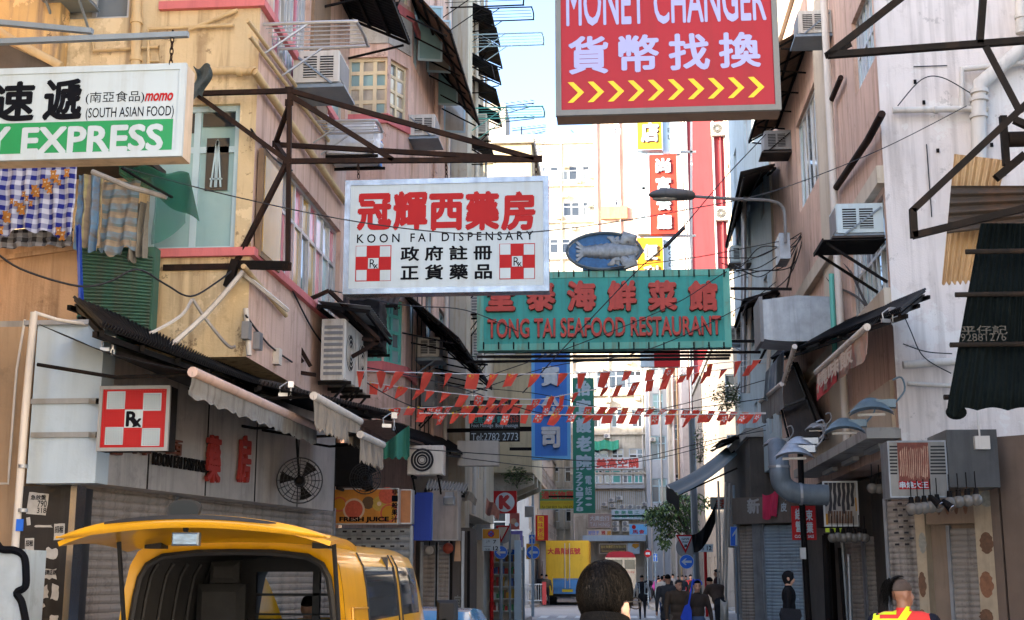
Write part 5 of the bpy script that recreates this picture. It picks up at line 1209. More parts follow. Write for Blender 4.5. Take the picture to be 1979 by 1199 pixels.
rnd = random.Random(9)
for i in range(26):
    u, v = .22 + .75 * ((i * .37) % 1), .22 + .74 * ((i * .618 + .1) % 1); p_ = fn(u, v) + V((0, -.06, 0)); s = rnd.choice((.018, .027, .03)); G = FC(*p_)
    q = MB(); q2 = MB()
    for dx, dy, r in ((0, 0, 1), (0, -1.3, .9), (-.8, .75, .42), (.8, .75, .42), (-.7, -2, .5), (.7, -2, .5)): q.flat(G, [(s * (dx + r * math.cos(a * .628)), s * (dy + r * math.sin(a * .628))) for a in range(10)], .001 * (1 + abs(dx)) + .0007 * abs(dy))
    q2.flat(G, [(s * (.45 * math.cos(a * .628)), s * (-.3 + .35 * math.sin(a * .628))) for a in range(10)], .006)
    e = q.build('bear_print', mat('bear brown', (.42, .17, .03), .9), o); q2.build('bear_muzzle', mat('bear cream', (.6, .48, .3), .9), e)
curtain('curtain', 'black and white checked cloth showing below the gingham curtain', cloth_mat('dark gingham', 8, 8, (.25, .25, .26), (.015, .015, .018), 'check'), -40, 140, 445, 478, 13.5, 6, .03)
curtain('curtain', 'faded blue and yellow upright striped cloth beside the gingham curtain', cloth_mat('upright stripes', 5, 1, (.14, .26, .40), (.38, .34, .16), 'cols'), 152, 204, 338, 480, 13.5, 3, .05, .1, seed=3)
curtain('curtain', 'faded cloth with blue and tan cross stripes gathered at the right', cloth_mat('cross stripes', 5.5, 1, (.17, .26, .33), (.36, .29, .2), 'rows'), 196, 272, 352, 487, 13.55, 2.2, .05, .12, seed=5)
curtain('curtain', 'drab tan cloth bunched beneath a pole end', mat('drab cloth', (.26, .24, .19), .9, var=.4, vs=4, streak=.5, bump=.3), 250, 290, 392, 500, 13.6, 3, .06, .1, seed=6)
q = MB(); q.grid(lambda u, v: U(147 + 10 * u + 5 * v, 435 + 160 * v + 2 * math.sin(u * 9), 13.25 + .05 * math.sin(u * 6 + v * 3)), 6, 20, .004); tag(q.build('cloth_strip', mat('blue nylon', (.02, .07, .42), .6, var=.2, bump=.1), None, True), 'long royal blue strap hanging at the edge of the gingham curtain', 'cloth')
mnet = mat('green netting', (.02, .26, .19), .8, var=.3, vs=5, streak=.3, alpha=.62, bump=.3)
q = MB(); q.grid(lambda u, v: U(230 + (135 - 20 * v) * u + 40 * v * u, 318 + 20 * u + (18 + 75 * u) * v + 5 * math.sin(u * 12), 13.2 + .6 * v + .08 * math.sin(u * 9)), 24, 14, .003); tag(q.build('netting', mnet, None, True), 'bright green netting sagging over the blue window', 'netting')
q = MB(); q.grid(lambda u, v: U(296 + 66 * u + 4 * math.sin(v * 5), 345 - 12 * u + (128 - 30 * u * u) * v, 13.95 + .05 * math.sin(u * 7 + v * 4)), 16, 16, .002); tag(q.build('netting', mat('thin green netting', (.02, .26, .19), .8, var=.5, vs=7, streak=.2, alpha=.3, bump=.3), None, True), 'thin green netting veiling the left pane of the blue window', 'netting')
q = MB(); q.tube([U(178, 332, 13.2), U(250, 362, 13.2), U(322, 381, 13.2)], .03, 8); tag(q.build('pole', m_conc, None, True), 'grey wooden pole end sticking out over the striped cloth', 'pole')
q = MB(); q.tube([U(235, 325, 13.15), U(285, 355, 13.15), U(333, 382, 13.15)], .016, 6); tag(q.build('pole', m_iron, None, True), 'thin dark pole under the green netting', 'pole')
# ------------------------------------------------------------------ right side: ground floor shops set like saw teeth
def seg(pxl, D, pxr, zt, name, label, m):
    """shop front wall from photo column pxl at distance D to column pxr, turned half towards the viewer"""
    p = V((U(pxl, 1000, D).x, D, 0)); k = U(pxr, 1000, 1).x; r = V((.77, -.64, 0)).normalized()
    s = (k * D - p.x) / (r.x - k * r.y); F = Fr(p, r); t = thing(name, label, 'shop', F.p(s / 2, 0))
    b = MB(); b.box(F, 0, s + .3, 0, zt, -1.2, -.06); b.build('back_wall', m, t); return F, s, t
zt = U(1500, 955, 33).z
FA, sa, ta = seg(1425, 35, 1606, zt, 'corner_shop', 'shop front with blue grey shutters and worn clothes signboard', m_drk)
cA = lambda px: FA.px(px, 1100)[0]
zA = FA.px(1500, 1012)[1]
shutter(FA, cA(1432), cA(1458), 0.05, zA, m_shut, 'narrow brown shutter left of the grey blue pillar'); shutter(FA, cA(1480), cA(1552), .05, zA, m_shutb, 'blue grey roller shutter behind the woman in black'); shutter(FA, cA(1556), cA(1603), .05, zA, m_shutb, 'blue grey roller shutter right of the dark pole')
q = MB(); q.box(FA, cA(1460), cA(1477), 0, zA, -.05, .08); q.build('pillar', m_galv, ta)
q = MB(); q.box(FA, 0, sa, zA, zt, -.05, .22); q.build('signboard', mat('signboard brown grey', (.14, .115, .095), .6, var=.25, streak=.4), ta)
def tA(ch, x0, y0, x1, y1, m, bold=.04): a = FA.px(x0, (y0 + y1) / 2)[0]; b = FA.px(x1, (y0 + y1) / 2)[0]; return text(ch, FA, a, b, FA.px((x0 + x1) / 2, y1)[1], FA.px((x0 + x1) / 2, y0)[1], .225, m, ta, bold)
tA('新', 1453, 964, 1478, 994, c_sil); tA('皮', 1518, 972, 1530, 990, c_white); tA('潮', 1484, 968, 1512, 996, c_sil)
t = MB(); t.grid(lambda u, v: FA.p(FA.px(1487, 980)[0] + (.5 - .12 * v) * u, FA.px(1500, 955)[1] - .62 * v - .05 * math.sin(u * 6), .3 + .05 * math.sin(u * 9 + v)), 14, 10, .006); tag(t.build('hanging_shirt', mat('crimson cloth', (.55, .03, .09), .85, var=.3, bump=.2), None, True), 'crimson shirt hanging in front of the worn signboard', 'clothing')
for px, py in ((1520, 1150), (1586, 1150), (1542, 1158), (1586, 1175), (1586, 1188)):
    q = MB(); x, y = FA.px(px, py); q.box(FA, x - .04, x + .04, y - .02, y + .02, .02, .03); q.build('sticker', c_pale, ta)
FB, sb, tb_ = seg(1602, 25.5, 1724, U(1650, 930, 25).z, 'corner_shop', 'shop front with twin brown shutters under hanging globes', m_drk)
cB = lambda px: FB.px(px, 1100)[0]; zB = FB.px(1660, 1030)[1]
shutter(FB, cB(1636), cB(1669), .05, zB, m_shut, 'brown shutter beside the bundle of pipes'); shutter(FB, cB(1676), cB(1718), .05, zB, m_shut, 'brown shutter behind the head of the man in the vest', slat=.09)
q = MB(); q.box(FB, cB(1600), cB(1612), 0, zB, -.05, .1); q.build('post', m_iron, tb_)
zC = U(1800, 960, 19).z
FC_, sc, tc_ = seg(1720, 20, 1995, U(1800, 920, 19).z, 'corner_shop', 'corner food shop front with picture pillars and stone cladding', mat('tan shop wall', (.25, .18, .13), .7, var=.3, vs=2, streak=.4))
cC = lambda px: FC_.px(px, 1100)[0]
zc1 = FC_.px(1760, 962)[1]; zc2 = FC_.px(1870, 1015)[1]
shutter(FC_, cC(1722), cC(1780), .05, zc1, m_shut, 'tall brown shutter with rows of slots in its upper half', holes=(FC_.px(1750, 1062)[1], 9)); shutter(FC_, cC(1842), cC(1900), .05, zc2, m_shut, 'grey brown shutter between the two picture pillars')
m_pcol = mat('picture pillar cream', (.46, .36, .24), .5, var=.3, vs=5, streak=.3); m_food = mat('printed food brown', (.17, .085, .045), .5, var=.8, vs=18); m_food2 = mat('printed noodle grey', (.33, .32, .27), .5, var=.6, vs=18); m_food3 = mat('printed sauce orange', (.27, .12, .06), .5, var=.5, vs=14)
for (a, b, lab) in ((1781, 1800, 0), (1897, 1931, 1)):
    q = MB(); q.box(FC_, cC(a), cC(b), 0, zc1 + .2, -.1, .12); po = q.build('picture_pillar', m_pcol, tc_)
    for k, (py, r) in enumerate(((965, 15), (1050, 20), (1130, 24), (1192, 14))):
        x, y = FC_.px((a + b) / 2, py); rr = abs(cC(b) - cC(a)) * .38; hh = r / 2500 * 19; q = MB(); q.flat(FC_, [(x + rr * math.cos(i * .2618) * (1 + .15 * math.sin(i * 3 + k)), y + hh * math.sin(i * .2618)) for i in range(24)], .124 + .001 * k); q.build('food_picture', [m_food, m_food2, m_food, m_food3][(k + lab) % 4], po)
q = MB(); q.box(FC_, cC(1933), cC(1950), 0, 3.6, -.1, .16); q.box(FC_, cC(1953), sc + .6, 0, 3.6, -.1, .14); q.build('stone_cladding', m_tile, tc_)
q = MB(); q.box(FC_, cC(1802), cC(1896), zc2 + .02, zc2 + .55, -.05, .1); q.build('lintel_panel', mat('lintel tan', (.30, .21, .14), .5, var=.2, streak=.3), tc_)
for k, px in enumerate((1828, 1845, 1862, 1880)):
    x = cC(px); q = MB(); q.flat(FC_, [(x + .035 * math.cos(i * .393), zc2 + .27 + .12 * math.sin(i * .393)) for i in range(16)], .104); q.build('food_picture', [m_food, m_food3][k % 2], tc_)
# light boxes over the shops
S = Sign('lightbox_sign', 'lightbox printed with dark hanging sausages over the twin shutters', 1591, 930, 1659, 1018, 23.6, .9, .03, m_alu, mat('printed box cream', (.42, .38, .33), .5, var=.4, vs=6), m_iron)
q = MB()
for i in range(7):
    x = 1596 + 8.5 * i; hh = 46 + 7 * ((i * 5) % 3)
    pts = [(x - 3.4, 933), (x + 3.4, 933)] + [(x + 3.2 + 1.1 * math.sin(k * 1.7 + i), 933 + hh * k / 6) for k in range(1, 7)] + [(x - 2.6 + 1.1 * math.sin(k * 1.7 + i), 933 + hh * k / 6) for k in range(6, 0, -1)]
    q.flat(S.F, [S.F.px(*p) for p in pts], .003)
q.build('sausage_print', mat('print black', (.03, .025, .03), .4), S.t)
q = MB()
for i in range(9): q.flat(S.F, [S.F.px(1600 + 5.4 * i + a, 988 + b) for a, b in ((0, 0), (4, 0), (4.5, 24), (-.5, 24))], .003)
q.build('skewer_print', m_food, S.t)
S.rect(1595, 993, 1600, 1016, c_org, .004); S.rect(1653, 962, 1658, 988, c_org, .004)
q = MB()
for i in range(3): S.rect(1595 + 12 * i, 1021, 1603 + 12 * i, 1029, mat('fluorescent yellow', (.6, .75, .04), .4), .004, 'yellow_tag')
S = Sign('lightbox_sign', 'steel lightbox printed with brown skewers and red lettering on the corner food shop', 1717, 852, 1831, 962, 18.2, .5, .02, m_galv, mat('dull steel panel', (.28, .27, .25), .4, .5, var=.3, vs=3, streak=.3), m_galv)
S.rect(1736, 856, 1796, 946, mat('print maroon', (.2, .05, .03), .4, var=.5, vs=16), .003, 'food_print')
q = MB(); rnd = random.Random(2)
for i in range(14):
    x = 1739 + 4 * i; q.flat(S.F, [S.F.px(x + a + rnd.uniform(-.6, .6), b) for a, b in ((0, 862 + rnd.uniform(0, 14)), (1.6, 860 + rnd.uniform(0, 10)), (3, 900), (2, 926 + rnd.uniform(-8, 4)), (0, 922), (1.4, 895))], .005)
q.build('skewer_print', mat('print peach', (.5, .3, .2), .4, var=.5, vs=30), S.t)
S.tx('串燒大王', 1738, 931, 1794, 944, c_white, .03, z=.0075); S.rect(1737, 930, 1795, 946, c_red, .0055)
for a, b in ((1719, 1734), (1798, 1829)):
    for k in range(9): S.rect(a, 862 + 6.5 * k, b, 865 + 6.5 * k, m_hole, .004, 'louvre')
th = thing('steel_hood', 'dark stainless extractor hood under the corner of the peach house', 'hood', U(1880, 900, 18.3)); F = FC(0, 18.3, 0); q = MB(); a, b, c, d = F.px(1832, 945)[0], F.px(1930, 945)[0], F.px(1880, 943)[1], F.px(1880, 832)[1]; q.box(F, a, b, c, d, -1, .1); q.build('casing', mat('dark stainless', (.16, .16, .16), .35, .9, var=.4, streak=.3), th)
q = MB(); p = F.px(1890, 840); q.box(F, p[0] - .1, p[0] + .1, p[1] - .22, p[1] - .04, .11, .2); q.beam(F.p(p[0] - .02, p[1] - .05, .15), F.p(p[0] - .02, p[1] + .3, .12), .02); tag(q.build('junction_box', m_pipew), 'white junction box hanging below the green tarp edge', 'junction box')
def globes(lst, D, label, group):
    for k, (px, py) in enumerate(lst):
        c = U(px, py, D); t = thing('globe_lamp', label, 'lamp', c + V((0, 0, .25)), group)
        q = MB(); q.ell(c, (.085, .085, .085), 14, 10); q.build('globe', mat('dusty globe', (.17, .15, .125), .25, var=.3, vs=8, streak=.3), t, True)
        q = MB(); q.cyl(c + V((0, 0, .07)), (0, 0, 1), .04, .09, 12, .03); q.tube([c + V((0, 0, .15)), c + V((0, 0, .38))], .008, 5); q.build('holder', m_iron, t)
globes([(1609 + 10.5 * i, 1040 - (i % 2) * 2) for i in range(7)], 23.4, 'dusty unlit globe lamp in the row under the sausage lightbox', 'globes under the sausage lightbox')
globes([(1762 + 12.5 * i, 984 - i * 1.3) for i in range(5)] + [(1836 + 17 * i, 972 - 2 * i) for i in range(4)], 18.0, 'dusty unlit globe lamp in the row before the corner food shop', 'globes before the corner food shop')
globes([(1686, 944), (1700, 945), (1712, 940)], 21, 'dusty globe lamp in the dark beside the steel lightbox', 'globes in the dark corner')
for k, (px, py) in enumerate(((1800, 962), (1822, 968))):
    c = U(px, py, 17.8); t = thing('spotlight', ['black tin spotlight, left one under the steel lightbox', 'black tin spotlight with bright rim, right one under the steel lightbox'][k], 'lamp', c); q = MB(); q.cyl(c, (.4, -.4, -.5), .035, .16, 14, .06); q.build('shade', m_iron, t); q = MB(); q.cyl(c + V((.09, -.09, -.105)) * 1.0, (.4, -.4, -.5), .052, .01, 14); q.build('rim', m_steel, t)
# floodlights on the canopy edge
m_lamp = mat('blue grey lamp shade', (.13, .19, .23), .4, .2, var=.25, vs=4, streak=.3)
def hood_lamp(px, py, D, w, label, m=None, ang=-12):
    c = U(px, py, D); k = w / 2500 * D; t = thing('shade_lamp', label, 'lamp', c); F = Fr(c, (1, 0, 0)).rot(ang); q = MB()
    q.grid(lambda u, v: F.p(k * (u - .5) * (1 - .1 * math.sin(v * 3.14)), k * .42 * math.sin(math.pi * (.04 + .92 * u)) ** .7 * math.sin(math.pi * (.08 + .84 * v)) ** .6 - k * .05, k * .55 * (v - .5)), 18, 14, .006); q.build('shade', m or m_lamp, t, True)
    q = MB(); q.box(F, k * .12, k * .55, k * .12, k * .3, -k * .16, k * .16); q.tube(smooth_path([F.p(k * .5, k * .2), F.p(k * .75, k * .5), F.p(k * .7, k * .8), F.p(k * .5, k * .75)], 4), .014, 6); q.build('gear_box', m or m_lamp, t)
    q = MB(); q.tube([F.p(-k * .3, -k * .02), F.p(k * .3, -k * .02)], k * .035, 8); q.build('tube', m_pipew, t)
hood_lamp(1684, 800, 17.5, 84, 'pale blue shade lamp with curled cable, nearest on the peach house'); hood_lamp(1632, 836, 19, 76, 'blue shade lamp below and left of the nearest one'); hood_lamp(1576, 832, 22, 40, 'small dark shade lamp between the blue lamps', m_acg); hood_lamp(1545, 868, 21, 66, 'grey shade lamp above the elbow duct', m_galv); hood_lamp(1535, 885, 20.4, 74, 'dusty grey shade lamp just over the elbow duct', m_galv); hood_lamp(1498, 862, 23, 46, 'dark ribbed shade lamp at the street end of the row', m_acg)
# canopy slab over the pavement, dark ledge
tcn = thing('canopy', 'stained plaster canopy ledge under the peach house with lamp tubes', 'canopy', UX(1680, 860, 3.95)); a, b = FRs.px(1600, 880)[0], LR; z = FRe.px(1745, 826)[1]
q = MB(); q.box(FRs, a - 1.4, b, z - .16, z, 0, .5); q.build('slab', m_conc, tcn); q = MB(); q.box(FRs, a - 1.4, b - .3, z, z + .75, -.0, .06); q.build('upstand', m_cream, tcn)
for k in range(3): q = MB(); q.box(FRs, b - 1.9 - 2.2 * k, b - .7 - 2.2 * k, z - .24, z - .17, .1, .2); q.build('lamp_tube', m_alu, tcn)
# big elbow duct
td = thing('elbow_duct', 'blue grey galvanised elbow duct under the shade lamps', 'duct', U(1500, 880, 22)); q = MB(); q.tube(smooth_path([U(1503, 862, 22.4), U(1506, 905, 22), U(1512, 935, 22), U(1538, 953, 22), U(1600, 957, 22)], 5), .17, 16); q.build('pipe', mat('dull duct', (.15, .185, .215), .6, .25, var=.35, vs=3, streak=.4), td, True)
for px, py, dx in ((1506, 905, 0), (1545, 955, 1)): c = U(px, py, 22); q = MB(); q.cyl(c, (dx, 0, 1 - dx), .185, .04, 16); q.build('collar', m_galv, td)
# galvanised hood box
tz = thing('metal_duct', 'large galvanised curved duct box jutting out beside the seafood sign', 'duct', U(1540, 620, 24)); a, c = U(1470, 575, 23.6), U(1612, 655, 23.6); F = FC(0, 23.6, 0); x0, x1 = F.px(1471, 610)[0], F.px(1612, 610)[0]; z0, z1 = F.px(1540, 660)[1], F.px(1540, 573)[1]
q = MB(); q.prism(Fr((0, 23.6, 0), (1, 0, 0)), [(x0, z0 + .06)] + [(x0 + (x1 - x0) * i / 8, z0 + .05 - .05 * math.sin(i * math.pi / 8)) for i in range(1, 8)] + [(x1, z0 + .1), (x1, z1 - .02), ((x0 + x1) / 2, z1 + .02), (x0, z1 - .06)], -1.0, 0); q.build('casing', m_galv, tz); q = MB(); q.box(F, x0 - .03, x0 + .03, z0, z1, -1, .03); q.build('flange', m_acg, tz); q = MB(); q.tube([F.p(x1 - .03, z0 - .3, .05), F.p(x1 - .02, z1 + .4, .05)], .05, 8); q.build('strap', m_teal, tz)
for k, dz in enumerate((.1, .75)): pass
# right awnings
raw_awn('long dark corrugated canopy along the peach house', [UX(1790, 560, 4.2), UX(1512, 672, 4.2)], [UX(1742, 598, 3.35), UX(1490, 694, 3.35)], m_blk, struts=7)
raw_awn('corrugated sheet sagging under the duct box on the right', [UX(1540, 700, 3.9), UX(1500, 735, 4.0)], [UX(1600, 850, 3.9), UX(1530, 850, 4.0)], m_corr, struts=2)
m_ban = mat('faded banner', (.42, .33, .26), .85, var=.5, vs=3, streak=.5, dirt=(.45, .06, .04)); m_whg = m_pipew
p, q_ = UX(1676, 632, 3.05), UX(1578, 720, 3.05)
tbn = roller(q_, p, (.0, 0, -.38), 'faded orange and white banner flap rolled on a white tube by the peach house', m_whg, m_ban, ns=3, seed=3, wob=.04, arm=False, cloth=False)
F = Fr(p, (q_ - p).normalized() * -1, (0, 0, 1)); F = Fr(q_, (p - q_).normalized())
text('燒味飯', F, .5, (p - q_).length - .6, -.34, -.1, .08, mat('banner cream letter', (.6, .5, .4), .8, var=.4, vs=6), tbn, .03)
q = MB(); q.grid(lambda u, v: q_.lerp(p, u * .45) + V((-.012 - .01 * math.sin(u * 9), 0, -.2 - .24 * v * (1 - .25 * u))), 8, 5, .003); q.build('red_panel', mat('banner red', (.55, .06, .06), .8, var=.4, vs=4), tbn)
roller(UX(1515, 737, 3.0), UX(1536, 670, 3.0), (.0, 0, -.1), 'short rolled flap hanging steeply on the right canopy', m_whg, m_vt, arm=False, cloth=False, ns=3); roller(UX(1470, 776, 3.0), UX(1511, 742, 3.0), (0, 0, -.5), 'dark flap under a white tube near the right end of the flags', m_whg, m_vg, ns=3, arm=False, cloth=False)
q = MB(); q.grid(lambda u, v: U(1480 + 36 * u - 4 * v, 720 - 45 * u + (55 + 45 * u) * v, 25.5 + .2 * math.sin(u * 8)), 24, 12, .004); o = q.build('cloth_flap', mat('blue grey striped cloth', (.25, .31, .38), .85, var=.4, vs=5, streak=.5, dirt=(.5, .52, .52)), None, True); tag(o, 'pale blue striped cloth hanging at the right end of the flags', 'cloth')
# wires and scraps bundled at the end of the peach house
# near right: steel frame, tan sheet, green tarp
beams('sign_bracket', 'bare dark steel sign frame jutting out before the pale pink wall', [(U(1600, 107, 9.6), U(1990, 78, 9.6)), (U(1600, 107, 9.6), U(1760, -18, 9.6)), (U(1893, 88, 9.6), U(1902, -30, 9.6)), (U(1906, 92, 9.6), U(1972, 218, 9.5)), (U(1990, 195, 9.5), U(1763, 408, 9.5)), (U(1764, 404, 9.5), U(1767, 460, 9.5)), (U(1764, 456, 9.5), U(2000, 398, 9.5)), (U(1960, 232, 9.5), U(2000, 250, 9.5)), (U(1600, 107, 9.6), U(1640, 86, 9.9))], m_iron, .05)
block('unseen_building', 'tenement just outside the view on the right carrying the steel frame and green tarp', 4.3, 14, -30, 12.3, 0, 13.5, mat('dull street front render', (.46, .42, .38), .9))  # out of view; height and render tone set for the light it bounces
tsn = thing('corrugated_sheet', 'torn tan corrugated sheet hanging beside the green tarp', 'sheet metal', U(1880, 420, 10.6)); q = MB()
q.grid(lambda u, v: U(1845 + 100 * u - 24 * v - 32 * u * v, 298 + 12 * u + (250 - 15 * u) * v + 4 * math.sin(u * 40) * v, 10.6 + .018 * math.sin(u * 7 * 6.28)), 84, 6, .004); q.build('sheet', m_cort, tsn, True)
q = MB(); q.grid(lambda u, v: U(1838 + 150 * u - 8 * v, 360 + 92 * v - 18 * u * v, 10.4 + .02 * math.sin(v * 5 * 6.28)), 6, 70, .004); q.build('cross_sheet', m_corr, tsn, True)
ttp = thing('tarpaulin', 'dark green black tarpaulin with scalloped hem on steel rods beside the tan sheet', 'tarpaulin', U(1910, 620, 9)); q = MB()
q.grid(lambda u, v: U(1896 - 66 * v + (110 + 66 * v) * u, 432 + (362 - 6 * abs(math.sin(u * 9.4))) * v + (16 * math.exp(-((u - .08) / .06) ** 2) if v > .96 else 0), 9 - .25 * v + .012 * math.sin(u * 70) + .05 * math.sin(v * 12) + .05 * mnoise.noise(V((u * 4, v * 5, 2)))), 80, 40, .004); q.build('sheet', m_tarpg, ttp, True)
for py, x in ((487, 1866), (570, 1846), (667, 1836), (768, 1824)): q = MB(); q.tube([U(x, py, 8.84), U(2010, py - 2, 8.84)], .018, 8); q.build('rod', m_iron, ttp)
F = FC(0, 8.55, 0)
def tp2(s, x0, y0, x1, y1, m, b): text(s, F, F.px(x0, y0)[0], F.px(x1, y0)[0], F.px(x0, y1)[1], F.px(x0, y0)[1], 0, m, ttp, b)
m_tl = mat('worn tarp letter', (.035, .036, .036), .9); tp2('平仔記', 1857, 630, 1946, 648, m_tl, .01); tp2('92881276', 1856, 645, 1944, 660, m_tl, .0)
q = MB(); q.ell(U(1848, 797, 8.8), (.07, .05, .05)); q.build('hem_bunch', m_tarpg, ttp, True)
tlp = thing('wall_bracket', 'dark pulley and bracket clutter beside the tan sheet', 'bracket', U(1960, 290, 9.8)); q = MB(); q.beam(U(1938, 225, 9.8), U(1945, 320, 9.8), .05); q.cyl(U(1948, 270, 9.8), (1, 0, 0), .06, .2); q.beam(U(1925, 345, 9.8), U(1979, 300, 9.8), .06); q.build('bracket', m_iron, tlp)
# ------------------------------------------------------------------ street lamp
tl = thing('street_lamp', 'grey street lamp reaching over the street on a curved wall arm', 'street lamp', U(1520, 450, 27)); c0, c1 = U(1254, 377, 25.6), U(1341, 380, 25.8); d = (c1 - c0); Lh = d.length; d.normalize(); F = Fr(c0, d)
q = MB(); n = 14
prof = [(0, .03), (.08, .09), (.25, .145), (.5, .165), (.75, .15), (.95, .12), (1, .09)]
vs = []; sg = 16
for u, r in prof:
    for k in range(sg): a = k * 2 * math.pi / sg; vs.append(F.p(Lh * u, r * .95 * math.sin(a) * (1 if math.sin(a) > 0 else .62), r * 1.15 * math.cos(a)))
q.add(vs, [(i * sg + k, i * sg + (k + 1) % sg, (i + 1) * sg + (k + 1) % sg, (i + 1) * sg + k) for i in range(len(prof) - 1) for k in range(sg)] + [tuple(range(sg)), tuple((len(prof) - 1) * sg + k for k in range(sg))]); q.build('head', mat('lamp head grey', (.11, .11, .11), .55, .2, var=.3, streak=.3), tl, True)
q = MB(); q.ell(F.p(Lh * .35, -.07, 0), (Lh * .28, .1, .06)); q.build('lens', m_gc, tl, True)
q = MB(); q.tube(smooth_path([c1, U(1420, 385, 26.2), U(1485, 388, 26.8), U(1510, 398, 27), U(1517, 420, 27), U(1518, 470, 27)], 5), .035, 8); q.build('arm', m_acg, tl, True)
q = MB(); F = FC(0, 27.2, 0); a = F.px(1508, 500); b = F.px(1526, 450); q.box(F, a[0], b[0], a[1], b[1], -.8, 0); q.build('mounting_box', m_galv, tl)
# ------------------------------------------------------------------ bunting
m_fl = mat('flag red', (.95, .13, .085), .8, var=.12, vs=4, streak=0, bump=.1, lucent=.55); m_fw = mat('flag white', (.75, .7, .66), .8, var=0, streak=0, bump=0); m_fy = mat('flag yellow', (.72, .5, .03), .8, var=0, streak=0, bump=0)
def bunting(label, path, flags, seed, w=.19, hh=.245, lean=-.25):
    """path: photo points with distance; flags: photo columns"""
    rnd = random.Random(seed); t = thing('bunting', label, 'bunting', U(*path[len(path) // 2]))
    P = smooth_path([U(*p) for p in path], 8); q = MB(); q.tube(P, .008, 5); q.build('cord', m_wirew, t)
    def at(px):
        for i in range(len(path) - 1):
            a, b = path[i], path[i + 1]
            if a[0] <= px <= b[0]: f = (px - a[0]) / (b[0] - a[0]); return U(px, a[1] + (b[1] - a[1]) * f, a[2] + (b[2] - a[2]) * f)
        return U(px, path[-1][1], path[-1][2])
    w0, h0 = w, hh
    for i, px in enumerate(flags):
        px += rnd.uniform(-5, 5); p0 = at(px); p1 = at(min(px + 10, path[-1][0])); al = (p1 - p0).normalized(); dn = V((0, 0, -1)); nn = V((0, -1, 0)); ln = lean + rnd.uniform(-.35, .2); tw = rnd.uniform(-1.6, 1.6); kind = rnd.randrange(2); w = w0 * rnd.uniform(.8, 1.2); hh = h0 * rnd.uniform(.75, 1.15); cur = rnd.uniform(-.12, .12); tri = rnd.choice((1, 1, 1, .35, .15)) if seed < 3 else 1; dpt = rnd.uniform(-.1, .25); hs = rnd.uniform(.8, 1.05)
        def fn(u, v, z=0):
            uu = u * (1 - (1 - tri) * v) + (1 - tri) * v * .3
            return p0 + al * (w * uu * math.cos(tw * v * .8)) + dn * (hh * hs * v) + al * (ln * hh * v) + nn * (z - dpt * v + w * (uu - .5) * math.sin(tw * v) + cur * math.sin(v * 3 + u * 3) * .5)
        q = MB(); q.grid(fn, 5, 6); f = q.build('flag', m_fl, t, True)
        if tri < .5 or rnd.random() < .25: continue
        q = MB(); B = lambda x, y: fn(.5 + x / w, .45 + y / (hh * hs), .006)
        if kind == 0:
            for k in range(5):
                a = k * 1.2566 + .3; pts = [(.008, 0), (.026, .011), (.045, .008), (.052, -.005), (.04, -.016), (.022, -.01)]
                pp = [(x * math.cos(a) - y * math.sin(a), x * math.sin(a) + y * math.cos(a)) for x, y in pts]; q.add([B(*s) for s in pp], [tuple(range(6))])
            q.build('emblem', m_fw, f)
        else:
            for cx_, cy_, r in ((-.055, -.07, .03), (-.01, -.095, .011), (.008, -.075, .011), (.008, -.05, .011), (-.01, -.033, .011)):
                pp = [(cx_ + (r if k % 2 == 0 else r * .4) * math.sin(k * .628), cy_ - (r if k % 2 == 0 else r * .4) * math.cos(k * .628)) for k in range(10)]; q.add([B(*s) for s in pp], [tuple(range(10))])
            q.build('star_emblem', m_fy, f)
    return t
bunting('topmost string of small red flags, white cord nearly level across the street', [(672, 716, 18), (900, 723, 20), (1100, 722, 21), (1300, 712, 22.5), (1400, 701, 23.5), (1485, 694, 24)], [693, 732, 768, 818, 859, 900, 945, 985, 1028, 1075, 1117, 1160, 1203, 1245, 1289, 1330, 1368, 1415, 1455], 1)
bunting('second string of red flags sagging from the salmon house and rising to the right', [(680, 734, 20), (800, 752, 20.5), (950, 768, 21), (1040, 772, 21.5), (1090, 764, 22), (1200, 744, 23), (1330, 724, 24), (1480, 702, 25)], [682, 712, 741, 769, 800, 826, 856, 888, 916, 942, 968, 994, 1026, 1056, 1080, 1104, 1166, 1194, 1222, 1252, 1282, 1312, 1345, 1364, 1396, 1440], 2, w=.155, hh=.2, lean=-.45)
bunting('third string of red flags hanging thick around the blue company sign', [(725, 790, 21), (830, 788, 21.5), (1000, 782, 22), (1120, 786, 22.5), (1260, 790, 23), (1380, 795, 23.5), (1480, 798, 24)], [727, 748, 766, 784, 806, 824, 842, 866, 888, 906, 926, 948, 972, 994, 1014, 1050, 1078, 1104, 1132, 1158, 1182, 1206, 1230, 1252, 1276, 1296, 1320, 1344, 1372, 1394, 1416, 1440, 1464], 3, w=.135, hh=.18, lean=-.45)
bunting('lowest string of red flags with taut white cord', [(810, 799, 19), (1000, 801, 19.5), (1250, 802, 20), (1480, 800, 21)], [814, 847, 878, 910, 944, 972, 1006, 1038, 1068, 1102, 1134, 1164, 1198, 1226, 1258, 1290, 1324, 1355, 1398, 1428, 1450], 4, w=.135, hh=.165, lean=-.2)
